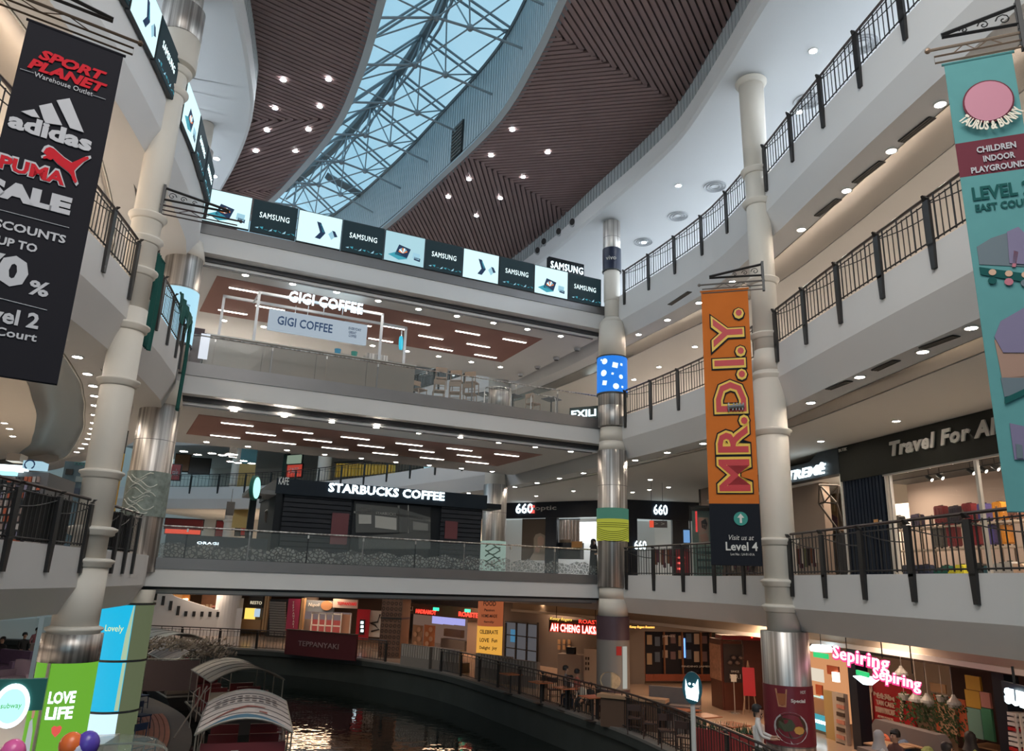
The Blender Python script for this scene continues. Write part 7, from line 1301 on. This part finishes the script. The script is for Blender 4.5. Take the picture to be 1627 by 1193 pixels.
# ------------------------------------------------------------------ boats
MTL = mat('boat_rail', (.35, .33, .30), .35, metal=.7); HULL = mat('hull_dark', (.05, .045, .045), .5); CRMR = mat('canopy_cream', (.42, .37, .31), .6, noise=.1); WHR = mat('canopy_white', (.50, .45, .44), .5, noise=.08); RDI = mat('boat_red', (.16, .02, .025), .5)
def boat(loc, rz, label, w, L, zr, roofm, rise=.35, ribs=6, deco=False, inner=HULL, rail=True):
    """canal boat: local -y is the bow end facing the viewer, z measured from the water"""
    t = thing('canal_boat', label, 'boat', loc, rz, 'moored canal boats'); b = MB(); hw = w * .52
    b.add([(-hw, -L * .62, .55), (hw, -L * .62, .55), (hw, L * .5, .55), (-hw, L * .5, .55), (-hw * .7, -L * .55, -.15), (hw * .7, -L * .55, -.15), (hw * .7, L * .48, -.15), (-hw * .7, L * .48, -.15)], [(0, 4, 5, 1), (1, 5, 6, 2), (2, 6, 7, 3), (3, 7, 4, 0), (4, 7, 6, 5)])
    b.add([(-hw, -L * .62, .50), (hw, -L * .62, .50), (hw, L * .5, .50), (-hw, L * .5, .50)], [(0, 1, 2, 3)]); b.build('hull', inner, t)
    b = MB(); b.tube([(-hw, L * .5, .57), (-hw, -L * .62, .57), (hw, -L * .62, .57), (hw, L * .5, .57), (-hw, L * .5, .57)], .04, 5); b.build('gunwale', MTL, t)
    n = 12; arc = [(-w / 2 + w * k / n, zr + rise * (1 - (2 * k / n - 1) ** 2)) for k in range(n + 1)]
    for j in range(ribs):
        y0, y1 = -L / 2 + L * j / ribs, -L / 2 + L * (j + 1) / ribs; b = MB(); v = [(x, y0 + .015, z) for x, z in arc] + [(x, y1 - .015, z) for x, z in arc] + [(x, y0 + .015, z - .03) for x, z in arc] + [(x, y1 - .015, z - .03) for x, z in arc]; f = []
        for k in range(n): a = n + 1; f += [(k, k + 1, a + k + 1, a + k), (2 * a + k, 3 * a + k, 3 * a + k + 1, 2 * a + k + 1), (k, 2 * a + k, 2 * a + k + 1, k + 1), (a + k, a + k + 1, 3 * a + k + 1, 3 * a + k)]
        b.smooth = False; b.add(v, f); b.build('roof_panel', roofm, t)
    for j in range(ribs + 1): b = MB(); y = -L / 2 + L * j / ribs; b.tube([(x, y, z + .0) for x, z in arc], .018 if 0 < j < ribs else .03, 5); b.build('roof_rib', mat('rib_dark', (.06, .05, .05), .5) if 0 < j < ribs else MTL, t)
    for sx in (-1, 1):
        b = MB(); b.tube([(sx * w / 2, -L / 2, zr), (sx * w / 2, L / 2, zr)], .025, 5); b.build('roof_edge', MTL, t)
        for j in range(4): b = MB(); y = -L / 2 + .05 + (L - .1) * j / 3; b.tube([(sx * w * .49, y, zr), (sx * w * .49, y, .55)], .022, 6); b.build('post', MTL, t)
        if rail: b = MB(); b.tube([(sx * w * .49, -L / 2, 1.0), (sx * w * .49, L / 2, 1.0)], .018, 5); b.build('side_rail', MTL, t)
    for j in range(3):
        for sx in (-1, 1): b = MB(); y = -L * .32 + j * L * .3; b.box(sx * w * .24 - w * .17, sx * w * .24 + w * .17, y, y + .45, .5, .85); b.box(sx * w * .24 - w * .17, sx * w * .24 + w * .17, y + .40, y + .5, .85, 1.25); b.build('seat', mat('seat_cream', (.36, .31, .26), .7) if j == 0 and sx < 0 else RDI, t)
    return t
c1 = (at(310, 1165, z=.6) + at(458, 1155, z=.6) + at(447, 1108, z=.6) + at(345, 1110, z=.6)) / 4
b1 = boat((c1.x, c1.y, WATER_Z), math.atan2(1.45, 4.9) + .02, 'nearest canal boat with white arched roof printed red and blue', 2.25, 4.9, 1.75, WHR, ribs=6)
def roofz(x, w=2.25, zr=1.75, rise=.35): return zr + rise * (1 - (2 * x / w) ** 2) + .012
def roofpatch(par, nm, m_, pts, n=10):
    for (xa, ya0, ya1), (xb, yb0, yb1) in zip(pts, pts[1:]):
        b = MB()
        for i in range(n):
            t0, t1 = i / n, (i + 1) / n; X0, X1 = xa + (xb - xa) * t0, xa + (xb - xa) * t1
            b.add([(X0, ya0 + (yb0 - ya0) * t0, roofz(X0)), (X1, ya0 + (yb0 - ya0) * t1, roofz(X1)), (X1, ya1 + (yb1 - ya1) * t1, roofz(X1)), (X0, ya1 + (yb1 - ya1) * t0, roofz(X0))], [(0, 1, 2, 3)])
        b.build(nm, m_, par)
roofpatch(b1, 'blue_wave_print', mat('print_blue', (.03, .14, .24), .5), [(-1.05, -2.42, -2.38), (-.4, -2.42, -1.95), (.0, -2.42, -1.85), (.5, -2.42, -2.1), (1.08, -2.42, -2.36)])
roofpatch(b1, 'red_swoosh_print', mat('print_red', (.25, .05, .04), .5), [(-.95, -1.75, -1.70), (-.3, -1.15, -.85), (.0, -.85, -.55), (.45, -.75, -.62)]); roofpatch(b1, 'red_spot_print', mat('print_red', (.25, .05, .04), .5), [(.3, -1.45, -1.3), (.5, -1.5, -1.3)])
for r_i, y in enumerate((.25, .65, 1.05)):
    for k in range(9): x = -.85 + k * .19; roofpatch(b1, 'printed_word', mat('print_dark', (.05, .04, .05), .5), [(x, y, y + .16), (x + .13, y, y + .16)], 1)
b = MB(); b.box(-1.0, 1.0, -1.9, -1.85, .55, 1.45); b.build('red_bulkhead', RDI, b1); b = MB(); b.box(-.28, -.1, -1.93, -1.90, 1.15, 1.28); b.build('notice', LET, b1); b = MB(); b.box(-1.0, -.1, -2.9, -2.4, .5, .95); b.build('bench_box', mat('seat_cream', (.36, .31, .26), .7), b1)
for x in (.3, .75): b = MB(); b.ball((x, -2.7, .75), .22, 10); b.build('cushion', (mat('seat_cream', (.36, .31, .26), .7), HULL)[x > .5], b1)
c2 = (at(287, 1065, z=.6) + at(425, 1078, z=.6)) / 2; boat((c2.x + .2, c2.y + .9, WATER_Z), .55, 'second canal boat with plain cream ribbed roof', 2.6, 3.9, 1.75, CRMR, rise=.42, ribs=5)
c3 = at(300, 1045, z=.6); b3 = boat((c3.x - .2, c3.y + .6, WATER_Z), .62, 'third canal boat with dry branches over its dark roof', 2.6, 4.4, 1.8, mat('canopy_dark', (.16, .14, .13), .7), rise=.45, ribs=5)
c4 = at(262, 1010, z=1.0); boat((c4.x, c4.y, WATER_Z), .75, 'farthest canal boat with smooth pale roof before the stair wall', 2.6, 4.4, 2.15, CRMR, rise=.35, ribs=4); c5 = at(240, 1001, z=1.0); boat((c5.x - 2.6, c5.y - 1.2, WATER_Z), .8, 'red roofed canal boat behind the farthest pale roof', 2.4, 4.0, 2.2, mat('canopy_red', (.34, .07, .045), .6), rise=.3, ribs=4)
random.seed(4); BRC = mat('dry_branch', (.12, .095, .075), .8)
for k, (px, py, r, lb) in enumerate(((265, 1030, 1.6, 'tangle of dry branches on the third boat roof'), (300, 1030, 1.4, 'dry leafy garland along the third boat roof'), (250, 1048, 1.2, 'dry shrub heap left of the third boat'), (330, 1042, .9, 'pale dry wreath at the right end of the third boat'))):
    p = at(px, py, z=.95 if k != 2 else .2); t = thing('dry_garland', lb, 'dried branches', p, 0, 'dried branches over the boats'); b = MB()
    for j in range(60): a = random.uniform(0, 6.3); q0 = Vector((random.uniform(-r, r), random.uniform(-.8, .8), random.uniform(-.1, .25))); b.tube([q0, q0 + Vector((.35 * math.cos(a), .35 * math.sin(a), random.uniform(-.05, .25)))], .016, 3, cap=False)
    b.build('branches', BRC, t, kind='stuff'); b = MB()
    for j in range(220): q0 = Vector((random.uniform(-r, r), random.uniform(-.9, .9), random.uniform(-.1, .4))); a = random.uniform(0, 6.3); b.add([q0, q0 + Vector((.12 * math.cos(a), .12 * math.sin(a), .03)), q0 + Vector((.05, .05, .11))], [(0, 1, 2)])
    b.build('dry_leaves', mat('dry_leaf', (.17, .14, .11), .8), t, kind='stuff')
p = at(238, 1085, z=-.6); t = thing('info_board', 'grey framed board standing at the quay beside the second boat', 'sign board', at(268, 1106, z=-.6), .35); b = MB(); b.box(-1.0, 1.0, 0, .05, .2, 1.35); b.build('board', mat('board_mauve', (.12, .085, .085), .6), t); b = MB(); b.tube([(-1.0, .02, 0), (-1.0, .02, 1.4), (1.0, .02, 1.4), (1.0, .02, 0)], .03, 6); b.build('frame', MTL, t)
t = thing('boarding_rail', 'pale tube boarding rail lying between boardwalk and nearest boat', 'rail', at(300, 1150, z=-.5), .3); b = MB(); b.tube([(-.3, -1.2, -.2), (.1, .0, .5), (.35, 1.0, 1.0)], .03, 6); b.build('pole', MTL, t)
for x in (0, .35): b = MB(); b.tube([(x, .4, -.2), (x, .4, .9), (x + .1, 1.6, .9), (x + .1, 1.6, -.2)], .02, 5); b.build('hoop', MTL, t)
# ------------------------------------------------------------------ lower left: stacked dark blue chairs, balloons, hanging sign, lounge, rope barriers
NB = mat('navy_seat', (.012, .025, .06), .6)
for k, (px, py, lb) in enumerate(((224, 1098, 'dark blue folding chair farthest along the boardwalk edge'), (226, 1128, 'dark blue folding chair in the middle of the boardwalk edge'), (232, 1165, 'dark blue folding chair nearest at the boardwalk edge'))):
    p = at(px, py, z=-.1); o = cafe_chair(lb, 'folding chairs by the boardwalk', NB) ; o.name = 'folding_chair'; o.location = (p.x, p.y, -.70); o.rotation_euler = (0, 0, 1.2); o['category'] = 'chair'
for k, (px, py, m_, lb) in enumerate(((113, 1184, ('bal_orange', (.80, .16, .04)), 'orange balloon at the bottom left'), (139, 1182, ('bal_purple', (.10, .06, .40)), 'purple balloon at the bottom left'), (122, 1195, ('bal_grey', (.45, .48, .60)), 'pale grey balloon between orange and purple ones'), (20, 1196, ('bal_pink', (.75, .12, .35)), 'pink balloon at the bottom left corner'))):
    p = at(px, py, D=11); t = thing('balloon', lb, 'balloon', p, 0, 'balloons at the bottom left'); b = MB(); b.smooth = True; b.ball((0, 0, 0), .135, 16, 1.1); b.build('balloon_body', mat(*m_, .25), t); b = MB(); b.tube([(0, 0, -.145), (0, 0, -p.z + .02)], .004, 4); b.build('string', LET, t)
P1, P2 = at(-40, 1098, D=9.2), at(76, 1076, D=9.2); FG_ = Frame((-5.6, 7.4), (P2.x, P2.y)); e = FG_.thing('hanging_sign', 'dark green hanging panel with a round glowing green white disc', 'sign')
u1, z1 = FG_.fp(76, 1078); u0, z0 = FG_.fp(-30, 1140); b = MB(); zt_ = z1; zb_ = FG_.fp(70, 1128)[1]; b.box(u0, u1, 0, .08, zb_, zt_); b.build('panel', mat('panel_green', (.012, .10, .085), .5), e)
u, z = FG_.fp(18, 1121); 
for r, m_, y_ in ((.20, BLUEWHITE, -.02), (.155, glow('mint_face', (.45, .95, .85), 1.3), -.03)): b = MB(); b.xz([(u + r * .75 * math.cos(i * PI / 16), z + r * math.sin(i * PI / 16)) for i in range(32)], y_, 0); b.build('lit_disc', m_, e)
text('subway', glow('green_text', (.10, .45, .12), 1), e, u, -.035, z, w=.17, h=.06)
u, z = FG_.fp(48, 1080); b = MB(); b.box(u - .02, u + .02, .02, .06, zt_, 3.75); b.build('hanger_pole', MTL, e)
pu = mat('sofa_purple', (.09, .06, .12), .7)
for k, (px, py, lb) in enumerate(((12, 1040, 'purple lounge sofa at the left frame edge'), (38, 1058, 'grey purple sofa below the hanging sign pole'), (60, 1030, 'pale lounge sofa behind the sign pole'))):
    p = at(px, py, z=.8); t = thing('lounge_sofa', lb, 'sofa', (p.x, p.y, 0), -.4, 'lounge sofas lower left'); m_ = (pu, mat('sofa_mauve', (.14, .11, .15), .7), mat('sofa_pale', (.40, .34, .33), .7))[k]
    b = MB(); b.box(-.9, .9, -.4, .3, 0, .42); b.build('seat', m_, t); b = MB(); b.box(-.9, .9, .3, .5, 0, .95); b.build('backrest', m_, t)
    for sx in (-1, 1): b = MB(); b.box(sx * .85 - .1, sx * .85 + .1, -.4, .3, .0, .62); b.build('armrest', m_, t)
for k, (px, py, lb) in enumerate(((40, 1008, 'person in black seated at the back of the left lounge'), (60, 1000, 'person in pink seated beside the left lounge wall'), (5, 1015, 'person in black at the left frame edge'))): p = at(px, py, z=1.25); person(lb, (p.x, p.y, 0), 1.0 - k * .5, (cl('black', (.012, .012, .014)), cl('pink', (.35, .12, .14)), cl('black', (.012, .012, .014)))[k], cl('navy', (.02, .03, .06)), sit=True, group='people in the left lounge'); b = MB(); b.box(-.2, .2, -.2, .2, 0, .41); o = b.build('stool', pu); o.location = (p.x, p.y, 0); tag(o, ('low purple stool of the person in black at the back', 'low purple stool of the person in pink', 'low purple stool at the left frame edge')[k], 'stool', 'stools in the left lounge')
for k, (px, lb) in enumerate(((8, 'rope barrier post at the left frame edge'), (38, 'rope barrier post left of the green drum'))):
    p = at(px, 1150, D=14); t = thing('rope_post', lb, 'barrier', (p.x, p.y, 0), 0, 'rope barrier posts'); b = MB(); b.tube([(0, 0, .03), (0, 0, 1.05)], .025, 8); b.ball((0, 0, 1.08), .045, 8); b.build('post', BLACK, t); b = MB(); b.lathe([(.17, 0), (.15, .03)], (0, 0, 0), 14); b.build('base', BLACK, t)
    for zz in (.95, .65): b = MB(); b.tube([(x_, .1 * x_, zz - .12 * math.sin(PI * x_ / .9)) for x_ in [i * .09 for i in range(11)]], .012, 4); b.build('rope', BLACK, t)
p = at(190, 1180, z=.1); t = thing('glass_dome', 'shallow clear dome roof edge at the bottom left of the boardwalk', 'canopy', at(188, 1196, z=.1), .3); b = MB(); b.smooth = True; b.lathe([(1.05, 0), (1.0, .12), (.8, .25), (.45, .33), (.02, .36)], (0, 0, 0), 28, cap=False); b.build('clear_shell', mat('dome_glass', (.4, .5, .48), .05, alpha=.25), t); b = MB(); b.tube([(1.05 * math.cos(i * PI / 14), 1.05 * math.sin(i * PI / 14), 0) for i in range(29)], .03, 5); b.build('rim', MTL, t)
for i in range(3): a = i * PI * 2 / 3; b = MB(); b.tube([(.95 * math.cos(a), .95 * math.sin(a), 0), (.95 * math.cos(a), .95 * math.sin(a), -.8)], .025, 5); b.build('leg', MTL, t)
# ------------------------------------------------------------------ upper left storey: phone kiosk and poster wall
PK_ = at(40, 800, D=17.5); FK = Frame((PK_.x - 2, PK_.y + .1), (PK_.x + 1.5, PK_.y + .9)); e = FK.thing('phone_kiosk', 'phone accessory kiosk with lit signs and rows of cases on the left balcony', 'kiosk')
u0, u1 = FK.fp(-20, 800)[0], FK.fp(66, 800)[0]; ztp = FK.fp(40, 748)[1]; b = MB(); b.box(u0, u1, .1, 1.8, 4.6, ztp); b.build('cabinet', mat('kiosk_grey', (.16, .15, .15), .5), e)
for px0, py0, px1, py1, m_, nm in ((-10, 738, 34, 748, BLUEWHITE, 'lit_sign'), (36, 732, 66, 744, glow('kiosk_light', (.35, .55, .65), 1.1), 'lit_sign'), (10, 720, 32, 732, mat('screen_back', (.3, .22, .16), .5), 'small_screen'), (-10, 748, 24, 754, glow('kiosk_cyan', (.35, .7, .8), 1.6), 'lit_strip')): FK.rect(e, nm, m_, px0, py0, px1, py1, -.05, .4)
u, z = FK.fp(47, 738, -.1); b = MB(); b.tube([(u + .09 * math.cos(a), -.1, z + .09 * math.sin(a)) for a in [i * PI / 6 - 1 for i in range(11)]], .014, 4); b.build('power_symbol', NAVY, e)
random.seed(2); CC = [mat('case_%d' % i, c, .4) for i, c in enumerate(((.03, .03, .03), (.35, .25, .22), (.5, .12, .06), (.25, .22, .3), (.5, .45, .42), (.06, .05, .05)))]
for r_i in range(9):
    for k in range(11): FK.rect(e, 'phone_case', CC[random.randrange(6)], -8 + k * 6.6, 757 + r_i * 12.5, -3.4 + k * 6.6, 766 + r_i * 12.5, .02, .06)
PW = at(118, 765, D=24); FW_ = Frame((PW.x - 1.2, PW.y - .2), (PW.x + 1.2, PW.y + .6)); e = FW_.thing('wall_poster', 'blue printed poster wall between the kiosk and the left column', 'poster'); FW_.rect(e, 'backing', mat('poster_sea', (.06, .11, .15), .6, noise=.5, nscale=3), 97, 734, 175, 800, 0, .15, zz=(4.6, 7.1)); FW_.txt(e, 'COURT', mat('teal_dim', (.02, .2, .2), .5), (118, 738), (145, 736), 5, d=-.03)
for px, py, w_, m_ in ((104, 745, 12, BLACK), (120, 757, 20, 'a'), (108, 775, 18, 'b'), (128, 780, 12, 'a')): FW_.rect(e, 'picture', BLACK if m_ is BLACK else mat('pic_' + m_, (.16, .22, .25) if m_ == 'a' else (.03, .05, .09), .6), px, py, px + w_, py + 9, -.04, .03)
t = thing('pillar_banner', 'narrow yellow and black strip banner behind the left column', 'banner', (PX - .95, PY - .1, 0), .4); b = MB(); b.box(-.14, .14, 0, .06, 5.6, 7.6); b.build('yellow_cloth', mat('yel_c2', (.55, .32, .04), .6), t); b = MB(); b.box(-.14, .14, 0, .06, 7.6, 8.3); b.build('black_cloth', BLACK, t)
# skip black cloth panels tied inside the near left railing
for ya, yb, lb in ((13.2, 15.0, 'black cloth panel tied inside the lower left railing'), (16.85, 19.3, 'black cloth panel tied inside the short railing beyond the left column')):
    sa, sb = sy(LE, LLE, ya), sy(LE, LLE, yb); t = thing('draped_cloth', lb, 'cloth', (0, 0, 0), 0, 'black cloth panels on the left railings'); b = MB(); pts = [along(LE, LLE, sa + (sb - sa) * k / 6) for k in range(7)]; b.sweep([p for p, a in pts], [(.06, 4.66), (.06, 5.5), (.075, 5.5), (.075, 4.66)], -1, closed=True); b.build('cloth', mat('black_cloth', (.012, .012, .013), .8), t)
    b = MB(); b.tube([(p[0] - .09, p[1], 5.5 - .25 * math.sin(PI * k / 6)) for k, (p, a) in enumerate(pts)], .015, 4); b.build('light_string', mat('string_grey', (.2, .2, .2), .5), t)
# air grilles, detectors, recessed spots and small fittings on the ceilings
GRL = mat('grille_dark', (.10, .085, .07), .6)
for k, (a, c, z, lb) in enumerate(((((1432, 225), (1482, 186)), None, 13.92, 'slotted air grille farthest right under the top balcony'), (((1358, 290), (1402, 256)), None, 13.92, 'slotted air grille second from the right under the top balcony'), (((1298, 343), (1333, 316)), None, 13.92, 'slotted air grille above the right column on the top soffit'), (((1064, 462), (1095, 481)), None, 13.92, 'slotted air grille left of the orange banner top'), (((1465, 553), (1520, 533)), None, 8.94, 'slotted air grille right on the middle balcony soffit'), (((1390, 588), (1425, 572)), None, 8.94, 'slotted air grille middle on the middle balcony soffit'), (((1316, 618), (1350, 605)), None, 8.94, 'slotted air grille left on the middle balcony soffit'))):
    p, q = at(*a[0], z=z), at(*a[1], z=z)
    if k == 3: p, q = at(1064, 484, z=z), at(1096, 463, z=z)
    an = math.atan2(q.y - p.y, q.x - p.x); L_ = (q - p).length; t = thing('air_grille', lb, 'air grille', ((p.x + q.x) / 2, (p.y + q.y) / 2, z - .012), an); b = MB(); b.box(-L_ / 2, L_ / 2, -.09, .09, -.004, .012); b.build('backing', BLACK, t)
    for j in range(3): b = MB(); b.box(-L_ / 2, L_ / 2, -.075 + j * .06, -.045 + j * .06, -.012, -.003); b.build('slat', GRL, t)
for k, (px, py, z, lb) in enumerate(((1136, 296, 19.03, 'round ceiling diffuser between the two right columns'), (1077, 343, 19.03, 'round ceiling diffuser left of the right column'), (1022, 384, 19.03, 'round ceiling diffuser nearest the middle column'), (1283, 160, 19.03, 'round ceiling diffuser above the topmost railing'), (1370, 70, 19.03, 'round ceiling diffuser at the upper right above the railing'))):
    p = at(px, py, z=z); t = thing('ceiling_diffuser', lb, 'ceiling diffuser', (p.x, p.y, z - .02), 0)
    for j in range(3): b = MB(); r = .14 + .11 * j; b.lathe([(r, 0), (r + .05, -.02), (r + .06, .015)], (0, 0, 0), 24, cap=False); b.build('ring', mat('diffuser', (.45, .46, .48), .5), t)
for k, (px, py) in enumerate(((908, 353), (890, 368), (868, 384), (850, 398))):
    w = None; best = 9
    pp = offset(RE, -1.10, 1)
    for q in pp:
        r0 = at(px, py, D=math.hypot(*q)); d_ = math.hypot(r0.x - q[0], r0.y - q[1])
        if d_ < best: best = d_; w = (q, r0.z)
    t = thing('recessed_spotlight', 'round dark spotlight recessed in the upper ceiling edge, %s from the right' % ordn[k], 'spotlight', (w[0][0], w[0][1], w[1]), math.radians(-30), 'spotlights in the upper ceiling edge'); b = MB(); b.xz([(.17 * math.cos(i * PI / 10), .22 * math.sin(i * PI / 10)) for i in range(20)], -.03, .03); b.build('rim', mat('diffuser', (.45, .46, .48), .5), t); b = MB(); b.xz([(.12 * math.cos(i * PI / 10), .16 * math.sin(i * PI / 10)) for i in range(20)], -.05, -.03); b.build('lamp', BLACK, t)
for k, (px, py) in enumerate(((917, 551), (884, 566), (854, 580), (827, 592))):
    p = at(px, py, z=14.1); t = thing('recessed_spotlight', 'round dark spotlight in the sloping soffit beyond the top bridge, %s from the right' % ordn[k], 'spotlight', (p.x, p.y, 14.0), -.5, 'spotlights in the soffit beyond the top bridge'); b = MB(); b.lathe([(.10, -.08), (.14, 0), (.14, .02)], (0, 0, 0), 16); b.build('rim', mat('diffuser', (.45, .46, .48), .5), t); b = MB(); b.lathe([(.01, -.09), (.10, -.085)], (0, 0, 0), 16, cap=False); b.build('lamp', BLACK, t)

# louvred air grille in the skylight curb
best = 9
for q in offset(CR, -.02, 1):
    r0 = at(728, 224, D=math.hypot(*q)); d_ = math.hypot(r0.x - q[0], r0.y - q[1])
    if d_ < best: best = d_; gq = (q, r0.z)
i_ = min(range(len(CR)), key=lambda i: math.hypot(CR[i][0] - gq[0][0], CR[i][1] - gq[0][1])); an = math.atan2(CR[i_ + 1][1] - CR[i_ - 1][1], CR[i_ + 1][0] - CR[i_ - 1][0])
t = thing('air_grille', 'dark louvred air grille high in the grey skylight curb', 'air grille', (gq[0][0], gq[0][1], gq[1]), an); b = MB(); b.box(-.45, .45, -.01, .05, -.75, .75); b.build('backing', BLACK, t)
for k in range(9): b = MB(); b.box(-.43, .43, .04, .075, -.70 + k * .16, -.62 + k * .16); b.build('louvre', GRL, t)
